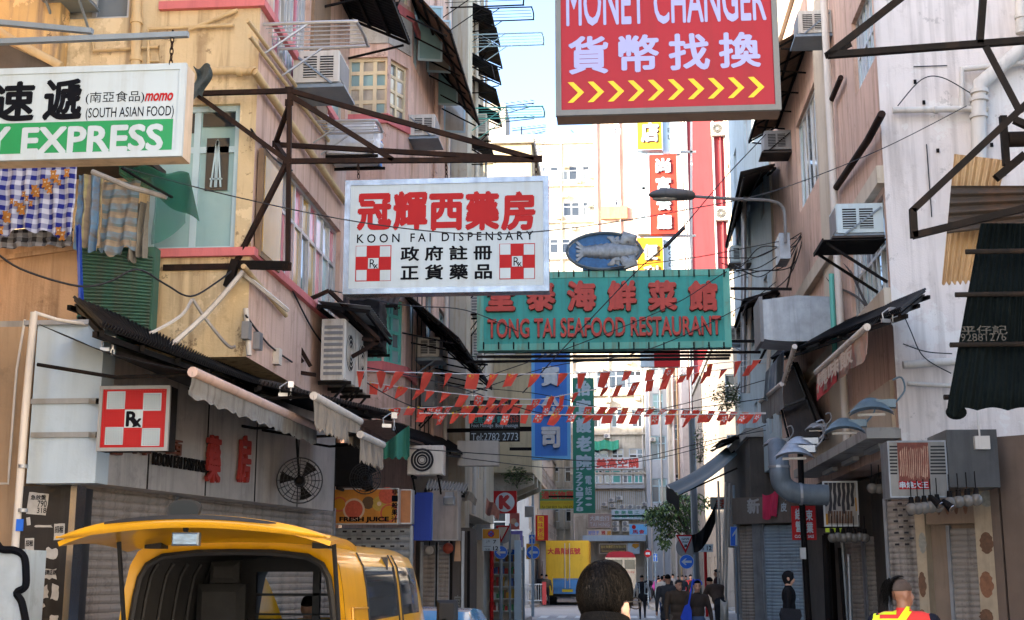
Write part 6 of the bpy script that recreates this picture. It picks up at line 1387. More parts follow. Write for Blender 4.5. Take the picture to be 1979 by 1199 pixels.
# ------------------------------------------------------------------ cables
def cable(label, pts, r=.008, m=None, group=None, sm=6): return tag(MB().tube(smooth_path([U(*p) for p in pts], sm), r, 5).build('cable', m or m_wire), label, 'cable', group)
cable('black cable sagging before the gingham curtain and the green apron', [(-20, 478, 11.5), (40, 520, 11.5), (150, 553, 11.8), (210, 545, 12), (265, 521, 12.2), (320, 550, 12.8), (368, 573, 13.2), (420, 545, 13.8), (462, 512, 14.2)], .011)
cable('long thin cable crossing the dispensary sign and rising to the peach house', [(240, 325, 12.3), (430, 375, 12.8), (660, 424, 13), (850, 449, 13.2), (985, 452, 13.4), (1150, 435, 14.5), (1330, 405, 16), (1500, 368, 17.5), (1700, 290, 18.6), (1868, 205, 19.3)], .007)
cable('guy wire with dark insulators climbing past the street lamp', [(1010, 760, 24), (1120, 640, 24), (1230, 525, 24.3), (1300, 462, 24.6), (1400, 345, 25.5), (1480, 260, 27)], .011)
cable('thick insulator length on the guy wire', [(1285, 477, 24.5), (1322, 440, 24.7)], .04)
for k, (lab, pts) in enumerate((('cable slanting over the seafood sign towards the tangle', [(920, 735, 24.3), (1120, 665, 24.3), (1300, 590, 24.3), (1405, 525, 25), (1500, 480, 27)]), ('cable running under the seafood sign to the dark duct', [(880, 770, 24), (1060, 710, 24.2), (1240, 680, 24.4), (1420, 600, 25), (1500, 545, 26.5)]), ('cable from the crest to the pale house', [(1180, 518, 24.8), (1330, 500, 25.5), (1440, 480, 27), (1540, 460, 27.5)]), ('cable crossing below the uppermost flags', [(680, 705, 19.5), (860, 742, 20.5), (1050, 800, 22), (1170, 800, 23), (1330, 790, 24), (1480, 770, 25)]), ('level dark cable behind the flags', [(850, 745, 28), (1030, 760, 28), (1240, 795, 28), (1478, 735, 27)]), ('cable dropping from the massage board to the street', [(800, 870, 22), (930, 890, 25), (1110, 905, 30), (1300, 880, 32), (1480, 822, 30)]), ('thin cable under the lowest flags', [(760, 865, 20), (980, 880, 24), (1200, 890, 28), (1380, 850, 30), (1480, 832, 30)]), ('cable beside the green condenser and the dispensary awning', [(650, 700, 19), (760, 770, 20), (860, 800, 22), (930, 770, 23)]), ('dark cable sagging over the salmon house', [(640, 562, 17), (780, 590, 18), (900, 600, 20), (1000, 640, 22)]), ('slack cable across the pale wall on the right', [(1735, 205, 19.3), (1780, 155, 19.3), (1820, 150, 19.3), (1875, 180, 19.3)]), ('cable stapled down the corner of the peach house', [(1743, 600, 19.3), (1760, 640, 19.3), (1785, 690, 19.3), (1838, 722, 19.3)]), ('lower cable pinned at the corner of the peach house', [(1745, 665, 19.3), (1790, 680, 19.3), (1840, 684, 19.3)]))): cable(lab, pts, .009)
rnd = random.Random(21)
for k in range(7):
    y = 485 + 12 * k; cable('tangled black wire between the pale house and the peach house', [(1395 - rnd.randrange(25), y + rnd.randrange(30), 27), (1430, y - 12 + rnd.randrange(40), 27.3), (1470, y - 30 + rnd.randrange(50), 27.5), (1515 + rnd.randrange(20), y - 35 + rnd.randrange(25), 28), (1555, 440 + rnd.randrange(20), 28.6)], .012, group='tangled wires on the right')
for k, pts in enumerate(([(1556, 445, 28.3), (1600, 420, 25.5), (1612, 370, 24.9), (1600, 330, 25.4)], [(1520, 560, 30.5), (1545, 470, 29), (1590, 430, 26)], [(1528, 520, 30), (1560, 440, 28), (1605, 380, 25)], [(1605, 480, 25.2), (1640, 520, 23), (1665, 570, 21.8), (1680, 600, 21)], [(1588, 470, 26.2), (1600, 540, 25), (1650, 570, 22.5), (1672, 590, 21.5)])): cable('dark cable bunch fixed to the peach house wall', pts, .022, mat('cable bunch', (.05, .04, .035), .8), 'cable bunches on the peach house')
for k, (lab, pts, r) in enumerate((('pale hose looping under the yellow house', [(370, 580, 13.5), (350, 610, 13.3), (300, 640, 13), (270, 650, 12.8)], .018), ('grey hose curving down the yellow end wall', [(372, 578, 13.9), (400, 620, 13.9), (440, 668, 13.9), (455, 670, 13.9)], .02), ('long white pole propped against the yellow wall', [(470, 525, 14.05), (400, 605, 13.9), (328, 670, 13.6)], .032), ('drain hose under the iron bracket of the yellow house', [(470, 530, 14.1), (520, 570, 14.6), (556, 600, 15)], .03))): cable(lab, pts, r, m_pipew if k != 1 else m_conc)
beams('steel_bracket', 'dark iron arm wrapped in rags at the corner of the yellow house', [(U(452, 512, 14.15), U(560, 514, 14.0)), (U(455, 505, 14.1), U(440, 555, 14.1))], m_iron, .09)
# antennas on the left roof
for k, (px, y0, y1, D) in enumerate(((972, 285, 200, 46.2), (1008, 300, 245, 60), (1000, 300, 262, 58))):
    t = thing('tv_antenna', ['tall aerial on the roof of the sunlit beige block', 'bristling aerial behind the beige block', 'short aerial next to the bristling one'][k], 'antenna', U(px, y0, D)); q = MB(); q.tube([U(px, y0 + 30, D), U(px, y1, D)], .03, 5); q.build('mast', m_iron, t)
    for j in range(3 + k):
        c = U(px, y1 + 6 + j * 15, D); dr = V((.9, .2 * (-1) ** j, .15)); q = MB(); q.tube([c - dr * .5, c + dr * 1.3], .018, 4)
        for i in range(7): e = c + dr * (-.4 + .27 * i); q.tube([e - V((.05, .35, 0)), e + V((.05, .35, .22))], .012, 4)
        q.build('boom', m_iron, t)
# ------------------------------------------------------------------ traffic signs
def arrow_up(x0, y0, x1, y1): w, hh = x1 - x0, y1 - y0; return [(x0 + w * a, y0 + hh * b) for a, b in ((.5, .08), (.82, .4), (.82, .52), (.6, .34), (.6, .94), (.4, .94), (.4, .34), (.18, .52), (.18, .4))]
def arrow_left(cx, cy, r): return [(cx + r * a, cy + r * b) for a, b in ((-.72, 0), (-.18, -.46), (.02, -.46), (-.25, -.16), (.7, -.16), (.7, .16), (-.25, .16), (.02, .46), (-.18, .46))]
def plate(F, pts, m, name, par, z=0, th=.02): q = MB(); q.prism(F, [F.px(*p) for p in pts], z - th, z); return q.build(name, m, par)
def tsign(label, D, px, post_m, ptop, group=None, r=.035, name='traffic_sign', cat='traffic sign'):
    t = thing(name, label, cat, (U(px, 1100, D).x, D, 0), group); q = MB(); x = U(px, 1100, D).x; q.tube([(x, D + .06, 0), (x, D + .06, U(px, ptop, D).z)], r, 8); q.build('post', post_m, t); return t, FC(0, D, 0)
circ = lambda cx, cy, r, n=28: [(cx + r * math.cos(i * 2 * math.pi / n), cy + r * math.sin(i * 2 * math.pi / n)) for i in range(n)]
rect4 = lambda x0, y0, x1, y1: [(x0, y0), (x1, y0), (x1, y1), (x0, y1)]
for (x0, y0, x1, y1, D, lab) in ((1411, 1018, 1436, 1056, 38, 'blue one way arrow sign on a pale blue pole by the brown shutter'), (776, 1031, 800, 1069, 24.5, 'blue one way arrow sign beside the yellow van roof'), (1022, 1033, 1034, 1052, 53.6, 'small blue arrow sign above the round blue one at the railing'), (1262, 1070, 1271, 1086, 62, 'tiny blue sign before the distant crowd')):
    t, F = tsign(lab, D, (x0 + x1) / 2, m_gpaint, y0 - (80 if D == 38 else 5)); plate(F, rect4(x0, y0, x1, y1), c_white, 'plate', t, -.001); plate(F, rect4(x0 + 1, y0 + 1, x1 - 1, y1 - 1), c_tblue, 'blue_field', t, .006, .006); plate(F, arrow_up(x0, y0, x1, y1), c_white, 'arrow', t, .01, .003)
for (cx_, cy_, r, D, lab, ptop) in ((968, 1068, 13, 36, 'round blue turn left sign behind the parking hours sign', 1050), (1030, 1068, 13, 54, 'round blue turn left sign on the tall grey pole by the railing', 690), (1327, 1086, 14, 53, 'round blue turn left sign beneath the give way sign', 1072)):
    t, F = tsign(lab, D, cx_ + (16 if D == 53 else 0), m_gpaint, ptop, r=.05 if D != 53 else .06)
    plate(F, circ(cx_, cy_, r), c_white, 'plate', t, -.001); plate(F, circ(cx_, cy_, r * .94), c_tblue, 'blue_field', t, .006, .006); plate(F, arrow_left(cx_, cy_, r), c_white, 'arrow', t, .01, .003)
    if D == 54: plate(F, rect4(1017, 1051, 1041, 1081), c_org, 'yellow_backing', t, -.03, .01)
t, F = tsign('red and white give way triangle on the thick dark pole', 53.1, 1345, mat('thick grey pole', (.12, .13, .14), .5), 800, r=.14); q = MB(); plate(F, circ(1326, 1058, 20), m_acg, 'grey_backing', t, -.03, .01); plate(F, [(1306, 1034), (1340, 1034), (1325, 1070)], c_red, 'plate', t, 0); plate(F, [(1311, 1037), (1336, 1037), (1325, 1062)], c_white, 'white_field', t, .006, .006)
text('GIVE', F, F.px(1316, 0)[0] if 0 else F.px(1317, 1042)[0], F.px(1332, 1042)[0], F.px(1325, 1044)[1], F.px(1325, 1040)[1], .011, c_blk, t, .02); text('WAY', F, F.px(1318, 1048)[0], F.px(1331, 1048)[0], F.px(1325, 1050)[1], F.px(1325, 1046)[1], .011, c_blk, t, .02); text('讓', F, F.px(1322, 1055)[0], F.px(1328, 1055)[0], F.px(1325, 1058)[1], F.px(1325, 1052)[1], .011, c_blk, t, .02)
t, F = tsign('orange and white no stopping hours sign on a red post', 34, 950, c_red, 1022, r=.05); plate(F, rect4(932, 1022, 966, 1065), c_white, 'plate', t, 0); plate(F, rect4(933, 1023, 965, 1041), c_org, 'orange_field', t, .006, .006); plate(F, circ(949, 1032, 6.5), c_red, 'ring', t, .01, .004); plate(F, circ(949, 1032, 5), c_tblue, 'disc', t, .014, .004)
q = MB(); a, b = F.px(945.5, 1028.5), F.px(952.5, 1035.5); q.beam(F.p(*a, .016), F.p(*b, .016), .02, .004, (0, -1, 0)); a, b = F.px(952.5, 1028.5), F.px(945.5, 1035.5); q.beam(F.p(*a, .016), F.p(*b, .016), .02, .004, (0, -1, 0)); q.build('cross', c_red, t)
def tt_(s, x0, y0, x1, y1, b=.02): text(s, F, F.px(x0, (y0 + y1) / 2)[0], F.px(x1, (y0 + y1) / 2)[0], F.px((x0 + x1) / 2, y1)[1], F.px((x0 + x1) / 2, y0)[1], .004, c_blk, t, b)
tt_('7', 953, 1044, 959, 1051); tt_('12', 953, 1056, 963, 1064); tt_('上午', 939, 1044, 947, 1050, .0); tt_('midnight', 935, 1055, 949, 1058, 0); tt_('午夜', 938, 1060, 947, 1064, 0)
t, F = tsign('white plate ending with 12 on a red post right of the give way sign', 50, 1364, c_red, 1066, r=.06); plate(F, rect4(1348, 1052, 1378, 1067), c_white, 'plate', t, 0); tt_('12', 1366, 1055, 1375, 1064); tt_('午夜', 1352, 1058, 1361, 1064, 0)
t, F = tsign('blue and white direction plate on bent grey pipe', 45, 1012, m_gpaint, 1058); plate(F, rect4(976, 1057, 1003, 1073), c_white, 'plate', t, 0); plate(F, rect4(977, 1058, 1002, 1072), c_tblue, 'blue_field', t, .006, .006); plate(F, circ(986, 1065, 4), c_white, 'symbol', t, .01, .003); plate(F, rect4(995, 1060, 998, 1071), c_white, 'symbol', t, .01, .003)
t, F = tsign('red round stop sign before the far shops', 66, 1252, m_gpaint, 1060); plate(F, circ(1252, 1070, 7), c_red, 'plate', t, 0); plate(F, rect4(1248, 1068, 1256, 1072), c_white, 'bar', t, .01, .004)
t, F = tsign('back of a triangular road sign with red figure beside the hours sign', 38.5, 985, m_gpaint, 1012); plate(F, circ(972, 1035, 16), m_acg, 'grey_backing', t, -.03, .01); plate(F, [(958, 1016), (986, 1016), (968, 1050)], c_red, 'plate', t, 0); plate(F, [(963, 1019), (981, 1019), (969, 1043)], m_cream, 'white_field', t, .006, .006)
# watch shop sign, sale banner, poles
S = Sign('hanging_sign', 'small white watch shop sign with one red and black character', 1373, 961, 1411, 985, 41, .15, .0, c_white, c_white); S.tx('錶', 1383, 964, 1404, 983, c_neon, .02)
S = Sign('hanging_sign', 'red closing sale banner behind the dark pole', 1530, 978, 1577, 1044, 24.5, .03, .0, c_red, c_red); S.col('結營', 1537, 982, 1548, 1030, c_white, .03, gap=.1); S.col('束業', 1558, 984, 1571, 1032, c_white, .03, gap=.1); S.tx('CLOSING SALE', 1536, 1034, 1573, 1040, c_white, .03)
t = thing('pole', 'dark leaning pole with small box in front of the closing sale banner', 'pole', (U(1562, 1199, 24).x, 24, 0)); q = MB(); q.tube([(U(1566, 1199, 24).x, 24, 0), U(1562, 1180, 24), U(1550, 975, 24), U(1546, 860, 24)], .055, 10); q.build('shaft', m_iron, t); q = MB(); c = U(1551, 1070, 23.9); q.box(FC(*c), -.05, .05, -.1, .1, 0, .08); q.build('box', m_galv, t)
for k, (a, b, lab, r) in enumerate(((1596, 1600, 'dark post right of the blue grey shutter', .07), (1628, 1636, 'grey pipe bundled by the brown shutter', .04), (1622, 1632, 'thin grey pipe leaning by the brown shutter', .03), (1640, 1641, 'rusty pipe next to the brown shutter edge', .035))):
    D = 24.4 - .1 * k; q = MB(); q.tube([(U(b, 1150, D).x, D, 0), U(a, 1035 + 12 * k, D)], r, 8); tag(q.build('pole', m_iron if k % 2 == 0 else m_galv), lab, 'pole')
for k, (a, ya, b, r) in enumerate(((1388, 930, 1395, .03), (1402, 932, 1394, .028), (1410, 934, 1398, .03), (1404, 940, 1402, .024), (1384, 985, 1390, .026))):
    D = 34 + .12 * k; q = MB(); q.tube([(U(b, 1199, D).x, D, 0), U(a, ya, D)], r, 7); tag(q.build('bamboo_pole', m_conc), 'bare grey bamboo pole in the bundle by the stooping man', 'pole', 'bundle of bamboo poles')
# torn awnings above the pavement right
m_tealc = mat('teal canvas', (.010, .05, .07), .6, var=.3, vs=3, streak=.3, bump=.15)
t = thing('canvas_awning', 'teal canvas awning sloping out over the right pavement', 'awning', U(1340, 920, 41)); A4 = [U(1287, 938, 41), U(1312, 958, 38.5), U(1425, 880, 38.5), U(1402, 866, 42)]
q = MB(); q.grid(lambda u, v: A4[0].lerp(A4[3], u).lerp(A4[1].lerp(A4[2], u), v) + V((0, 0, -.12 * math.sin(u * 3.14) + .05 * math.sin(v * 9))), 20, 10, .01); q.build('canvas', m_tealc, t, True)
q = MB(); q.grid(lambda u, v: A4[0].lerp(A4[1], u) + V((0, 0, -.45 * v - .03 * math.sin(u * 9))), 14, 4, .01); q.build('valance', m_blk, t, True)
q = MB(); q.beam(U(1330, 940, 40.5), U(1420, 872, 40.5), .05); q.build('arm', m_iron, t); q = MB(); q.beam(U(1316, 955, 38.6), U(1425, 905, 38.6), .05); q.build('arm', m_iron, t)
raw_awn('wide black tarpaulin awning above the teal one', [U(1478, 830, 40), U(1480, 826, 46)], [U(1395, 850, 38), U(1372, 868, 44)], m_blk, amp=.0, struts=3)
q = MB(); q.grid(lambda u, v: U(1337 + 48 * u + 4 * v * (1 - u), 1034 - 68 * u * u + (34 + 16 * u) * v * (1 - .3 * u), 39.5 + .15 * math.sin(u * 9 + v * 2)), 26, 12, .008); tag(q.build('tarpaulin', m_blk, None, True), 'black tarpaulin drooping over the hours plate beside the bamboo poles', 'tarpaulin')
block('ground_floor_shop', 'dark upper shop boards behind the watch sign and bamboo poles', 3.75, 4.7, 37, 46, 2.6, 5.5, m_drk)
# ------------------------------------------------------------------ plants
def leaves(mb, c, rad, n, rnd, L=.16, W=.05, droop=.5, hole=.15):
    for _ in range(n):
        while True:
            p = V((rnd.uniform(-1, 1), rnd.uniform(-1, 1), rnd.uniform(-1, 1)))
            if p.length < 1 and mnoise.noise(p * 2.3 + c) > -hole: break
        q = c + V((p.x * rad[0], p.y * rad[1], p.z * rad[2])); a = rnd.uniform(0, 6.28); d = V((math.cos(a), math.sin(a), -droop + rnd.uniform(-.4, .5))).normalized(); s = d.cross(V((0, 0, 1))).normalized(); l = L * rnd.uniform(.6, 1.3); w = W * rnd.uniform(.7, 1.2); mb.m = rnd.randrange(3)
        mb.add([q, q + d * l * .5 + s * w, q + d * l + V((0, 0, -.03)), q + d * l * .5 - s * w], [(0, 1, 2, 3)])
m_lf = [mat('leaf mid green', (.075, .13, .03), .6, var=.3, streak=0, bump=0), mat('leaf light green', (.13, .19, .04), .6, var=.3, streak=0, bump=0), mat('leaf dark green', (.035, .07, .022), .6, var=.3, streak=0, bump=0)]; m_bark = mat('bark', (.10, .08, .06), .9, var=.4, bump=.4)
rnd = random.Random(3); base = V((U(1352, 1100, 58).x, 58, 0)); t = thing('street_tree', 'leafy street tree drooping behind the give way sign', 'tree', base); q = MB(); q.tube([base, base + V((-.1, 0, 1.6)), base + V((-.3, .1, 3)), U(1320, 1000, 58)], [.16, .13, .1, .05], 8)
for px, py in ((1270, 985), (1290, 1010), (1330, 975), (1300, 965), (1285, 1040)): q.tube(smooth_path([base + V((-.25, .05, 2.6)), U((1330 + px) / 2, py - 12, 58), U(px, py, 58 + rnd.uniform(-1, 1))], 3), .035, 5)
q.build('trunk', m_bark, t); q = MB()
for px, py, rx, rz, n in ((1330, 970, 1.0, .5, 420), (1295, 985, .9, .42, 420), (1268, 1002, .6, .35, 300), (1315, 1010, .8, .45, 360), (1285, 1030, .5, .4, 220), (1340, 1030, .4, .5, 160), (1258, 990, .35, .2, 90), (1284, 1052, .3, .22, 90)): leaves(q, U(px, py, 58 + rnd.uniform(-.6, .6)), (rx, .9, rz), n, rnd, .22, .05, .7)
q.build('crown', m_lf, t)
for k, (px, py, D, rx, rz, n, lab) in enumerate(((1405, 765, 43, .5, .5, 420, 'bushy climbing plant on the balcony right of the flags'), (1352, 860, 48, .25, .7, 160, 'thin creeper trailing before the pink tower'), (998, 920, 44, .5, .35, 260, 'leafy pot plant above the convenience store sign'), (912, 700, 36, .28, .3, 80, 'spiky balcony plant left of the seafood sign'))):
    t = thing('balcony_plant', lab, 'plant', U(px, py, D) - V((0, 0, rz))); q = MB(); leaves(q, U(px, py, D), (rx, .35, rz), n, rnd, .18, .035, .1); q.build('foliage', m_lf, t); q = MB()
    c = U(px, py, D)
    for i in range(5): q.tube([c - V((0, 0, rz)), c + V((rnd.uniform(-rx, rx), rnd.uniform(-.2, .2), rnd.uniform(0, rz)))], .012, 4)
    q.build('stem', m_bark, t)
# ------------------------------------------------------------------ railing
t = thing('railing', 'grey pedestrian railing with red posts at the far kerb', 'railing', U(1030, 1172, 68)); F = FC(0, 69.2, 0)
for px in (1001, 1052): q = MB(); x = F.px(px, 1150)[0]; q.box(F, x - .1, x + .1, .14, 1.3, -.1, .1); q.build('red_post', mat('rail red', (.35, .03, .03), .6), t)
a, b = F.px(1003, 1150)[0], F.px(1050, 1150)[0]; q = MB()
for z in (1.18, .35): q.box(F, a, b, z - .03, z + .03, -.03, .03)
for i in range(11): x = a + (b - a) * i / 10; q.box(F, x - .015, x + .015, .35, 1.18, -.015, .015)
q.build('rail_panel', m_galv, t)
# ------------------------------------------------------------------ yellow van with raised tailgate
m_vy = mat('van yellow paint', (.72, .36, .008), .28, var=.12, vs=2, streak=.18, dirt=(.3, .14, .01), bump=.01, coat=.5)
m_vin = mat('van dark lining', (.045, .045, .046), .8, var=.3, vs=3, streak=.2); m_rub = mat('black rubber', (.015, .015, .016), .6, streak=0)
m_vg = mat('tinted van glass', (.03, .035, .04), .05, var=0, streak=0, bump=0, spec=1); m_vcl = mat('clear windscreen', (.5, .55, .55), .03, var=0, streak=0, bump=0, alpha=.22)
VX, VD = -2.71, 9.15
VP = [(.80, .28), (.835, .5), (.845, .8), (.84, 1.08), (.815, 1.35), (.785, 1.6), (.755, 1.76), (.70, 1.86), (.58, 1.925), (.3, 1.955), (0, 1.96)]
VP = VP + [(-x, z) for x, z in VP[-2::-1]]
VT = [0, .25, .85, 1.5, 2.2, 2.4, 2.9, 3.4, 3.7, 4.0, 4.25, 4.45, 4.6]
def vsurf(t, k, s=1.0, ins=0.):
    x, z = VP[k]; g = 1 if t < 3.35 else max(.06, 1 - ((t - 3.35) / 1.15) ** 1.4); zz = z if z < 1.0 else 1 + (z - 1) * g
    xx = x * (1 - .07 * max(0, (t - 3) / 1.5) ** 2); zz = zz if t < 4.2 else zz * (1 - .05 * (t - 4.2) / .3)
    return V((VX + xx * (1 - ins), VD + t, .9 + (zz - .9) * (1 - ins)))
tv = thing('delivery_van', 'yellow delivery van with its tailgate raised beside the dispensary shutters', 'van', (VX, VD + 2.2, 0)); n = len(VP); q = MB()
for i in range(len(VT) - 1):
    for k in range(n - 1):
        side = k in (4, 5) or n - 2 - k in (4, 5); t0 = VT[i]
        if side and t0 in (.85, 1.5, 2.4, 2.9): q.m = 1
        elif t0 >= 3.4 and t0 < 4.25 and 6 <= k <= n - 8: q.m = 2
        elif k == 0 or k == n - 2: q.m = 3
        else: q.m = 0
        q.add([vsurf(VT[i], k), vsurf(VT[i + 1], k), vsurf(VT[i + 1], k + 1), vsurf(VT[i], k + 1)], [(0, 1, 2, 3)])
q.m = 0; q.add([vsurf(4.6, k) for k in range(n)], [tuple(range(n))]); q.build('body', [m_vy, m_vg, m_vcl, m_rub], tv, True)
q = MB(); q.m = 0
for k in range(n - 1): q.add([vsurf(0, k) - V((0, .012, 0)), vsurf(0, k + 1) - V((0, .012, 0)), vsurf(0, k + 1, ins=.09) - V((0, -.03, 0)), vsurf(0, k, ins=.09) - V((0, -.03, 0))], [(0, 1, 2, 3)])
q.build('rear_frame', m_vy, tv, True); q = MB(); q.tube([vsurf(-.0, k, ins=.1) for k in range(1, n - 1)], .025, 6); q.build('door_seal', m_rub, tv, True)
q = MB()
for i in range(7):
    for k in range(n - 1): q.add([vsurf(VT[i] + .03, k, ins=.07), vsurf(VT[i + 1] + .03, k, ins=.07), vsurf(VT[i + 1] + .03, k + 1, ins=.07), vsurf(VT[i] + .03, k + 1, ins=.07)], [(0, 1, 2, 3)])
q.quad((VX - .76, VD + .02, .45), (VX + .76, VD + .02, .45), (VX + .76, VD + 3.6, .45), (VX - .76, VD + 3.6, .45)); q.build('lining', m_vin, tv)
F = FC(VX, VD + 1.9, 0); q = MB()
for x0, x1, z0, z1 in ((-.74, -.36, 1.05, 1.82), (-.36, .76, 1.05, 1.33), (-.36, .76, 1.72, 1.84), (.13, .19, 1.33, 1.72), (.34, .76, 1.33, 1.72), (-.36, .34, 1.52, 1.54), (-.36, .34, 1.36, 1.375)): q.box(F, x0, x1, z0, z1, -.03, .03)
q.build('bulkhead', m_vin, tv)
for i in range(5):
    q = MB(); q.tube([vsurf(.25 + .33 * i, k, ins=.085) for k in range(n - 8, n - 1)], .018, 6); q.build('inner_rib', m_rub, tv)
F2 = FC(VX, VD + 1.3, 0); q = MB(); q.bbox(F2, -.7, -.3, .5, 1.62, -.16, 0, .06); q.build('seat_back', mat('seat cloth', (.05, .048, .045), .9, var=.4, vs=6), tv); q = MB(); q.bbox(F2, -.6, -.36, 1.63, 1.8, -.12, -.02, .04); q.build('headrest', MATS['seat cloth'], tv)
# tailgate: swept panel
q = MB(); ZT = 1.95
def tg(u, v):
    x = (u - .5) * 2; w = .83 + .05 * v; return V((VX + x * w + .05, VD - .02 - 1.18 * v + .12 * x * x * v, ZT + .085 * v - .115 * x * x * (.4 + .6 * v) + .035 * math.sin(v * 3.14) - .02 * abs(x) ** 6))
q.grid(tg, 24, 10, .03)
q.build('tailgate', m_vy, tv, True)
q = MB(); q.grid(lambda u, v: tg(u, 1) + V((0, -.012 - .035 * math.sin(v * 2.6) + .02 * v, .028 - .08 * v * (1 - abs(2 * u - 1) ** 3) ** .6)), 40, 6, .008); q.build('tailgate_lip', m_vy, tv, True)
q = MB(); q.grid(lambda u, v: tg(.2 + .62 * u, 1) + V((0, -.058 - .01 * v, .026 - .028 * v * math.sin(3.14 * min(1, max(.02, u))) ** .3)), 20, 2, .004); q.build('rear_window_strip', m_rub, tv)
for sg in (-1, 1):
    q = MB(); q.box(FC(*tg(.5 + .36 * sg, .02)), -.06, .06, -.05, .01, -.05, .1); q.build('hinge', m_rub, tv)
q = MB(); q.tube([tg(u_ / 12, .93) + V((0, 0, -.012)) for u_ in range(1, 12)], .006, 4); q.build('panel_seam', m_rub, tv)
c = U(358, 1044, 7.88); F3 = FC(*c); q = MB(); q.bbox(F3, -.085, .085, -.035, .045, -.04, .012, .01); q.build('number_plate_lamp', mat('chrome', (.14, .18, .22), .2, .6, var=.5, vs=14, streak=.2), tv)
for sg in (-1, 1): q = MB(); q.tube([tg(.5 + .44 * sg, .35) - V((0, 0, .02)), V((VX + .77 * sg, VD + .03, 1.2))], .016, 8); q.build('gas_strut', m_rub, tv)
c = U(355, 985, 8.2); q = MB(); F3 = FC(*c).rot(6); q.prism(F3, [(.105 * math.cos(a) * (1 + .1 * math.sin(2 * a)), .066 * math.copysign(abs(math.sin(a)) ** .7, math.sin(a))) for a in [i * .2244 for i in range(28)]], -.05, 0); q.beam(F3.p(0, -.05, -.03), F3.p(.0, -.13, -.1), .03); mm = q.build('parking_mirror', m_rub, tv, True)
q = MB(); q.flat(F3, [(.092 * math.cos(a), .054 * math.copysign(abs(math.sin(a)) ** .7, math.sin(a))) for a in [i * .2244 for i in range(28)]], .003); q.build('mirror_glass', mat('mirror', (.02, .024, .026), .3, 0, var=0, streak=0, bump=0, spec=.1), mm)
q = MB(); c = V((VX + 1.03, VD + 3.75, 1.31)); q.bbox(FC(c.x, c.y, c.z), -.1, .1, -.16, .14, -.1, .02, .03); q.beam(c - V((.0, 0, .05)), c - V((.24, 0, .12)), .04); q.build('wing_mirror', m_rub, tv, True); q = MB(); q.tube([vsurf(.78, 4) + V((.0, 0, .1)), vsurf(.2, 4) + V((.0, 0, .11)), vsurf(.2, 3) + V((.004, 0, -.1))], .008, 5); q.build('panel_crease', m_vy, tv, True)
for t_ in (.84, 2.21, 2.39): q = MB(); q.tube([vsurf(t_, k) for k in range(2, 8)], .012, 5); q.build('door_pillar_trim', m_rub, tv)
for t_ in (.75, 3.6):
    for sg in (-1, 1): q = MB(); c = V((VX + sg * .72, VD + t_, .33)); q.cyl(c - V((.1, 0, 0)), (1, 0, 0), .33, .2, 24); w = q.build('wheel', m_rub, tv, True); q = MB(); q.cyl(c + V((sg * .1, 0, 0)), (sg, 0, 0), .19, .012, 20); q.build('hub', m_steel, w)
# pale car beyond the van
def car(label, x, y, L, W, Hh, m, gm):
    t = thing('parked_car', label, 'car', (x, y + L / 2, 0)); S_ = [(0, .55, .75), (.12, .8, .95), (.9, .9, .98), (1.35, Hh - .03, .80), (2.0, Hh, .78), (2.7, Hh - .04, .8), (3.4, .92, .98), (4.1, .78, .93), (4.3, .5, .8)]
    q = MB(); k = L / 4.3
    for a, b in zip(S_, S_[1:]):
        def ringp(s): return [V((x + sx * W / 2 * (s[2] if z > .9 else 1), y + s[0] * k, z)) for sx, z in ((1, .25), (1, .6), (.98 if s[1] < .95 else .95, min(.88, s[1])), (.9, s[1]), (0, s[1] + .02), (-.9, s[1]), (-.98 if s[1] < .95 else -.95, min(.88, s[1])), (-1, .6), (-1, .25))]
        A_, B2 = ringp(a), ringp(b)
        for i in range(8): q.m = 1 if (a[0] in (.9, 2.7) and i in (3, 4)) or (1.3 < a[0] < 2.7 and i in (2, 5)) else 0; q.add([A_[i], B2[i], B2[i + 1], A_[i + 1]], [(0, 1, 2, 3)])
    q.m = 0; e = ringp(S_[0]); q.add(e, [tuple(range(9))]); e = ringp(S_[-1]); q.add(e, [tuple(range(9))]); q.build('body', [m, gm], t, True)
    for yy in (.8, 3.5):
        for sg in (-1, 1): q = MB(); q.cyl((x + sg * W * .44 - .09, y + yy * k, .31), (1, 0, 0), .31, .18, 20); q.build('wheel', m_rub, t, True)
car('silver car with blue sky reflection painted in its rear window just beyond the yellow van', -2.35, 13.9, 4.3, 1.72, 1.3, mat('silver car paint', (.5, .5, .5), .25, .5, streak=.05, bump=0, coat=.5), mat('painted sky reflection glass', (.10, .28, .5), .05, var=.1, streak=0, bump=0, spec=1))  # blue in the glass colour stands for reflected sky
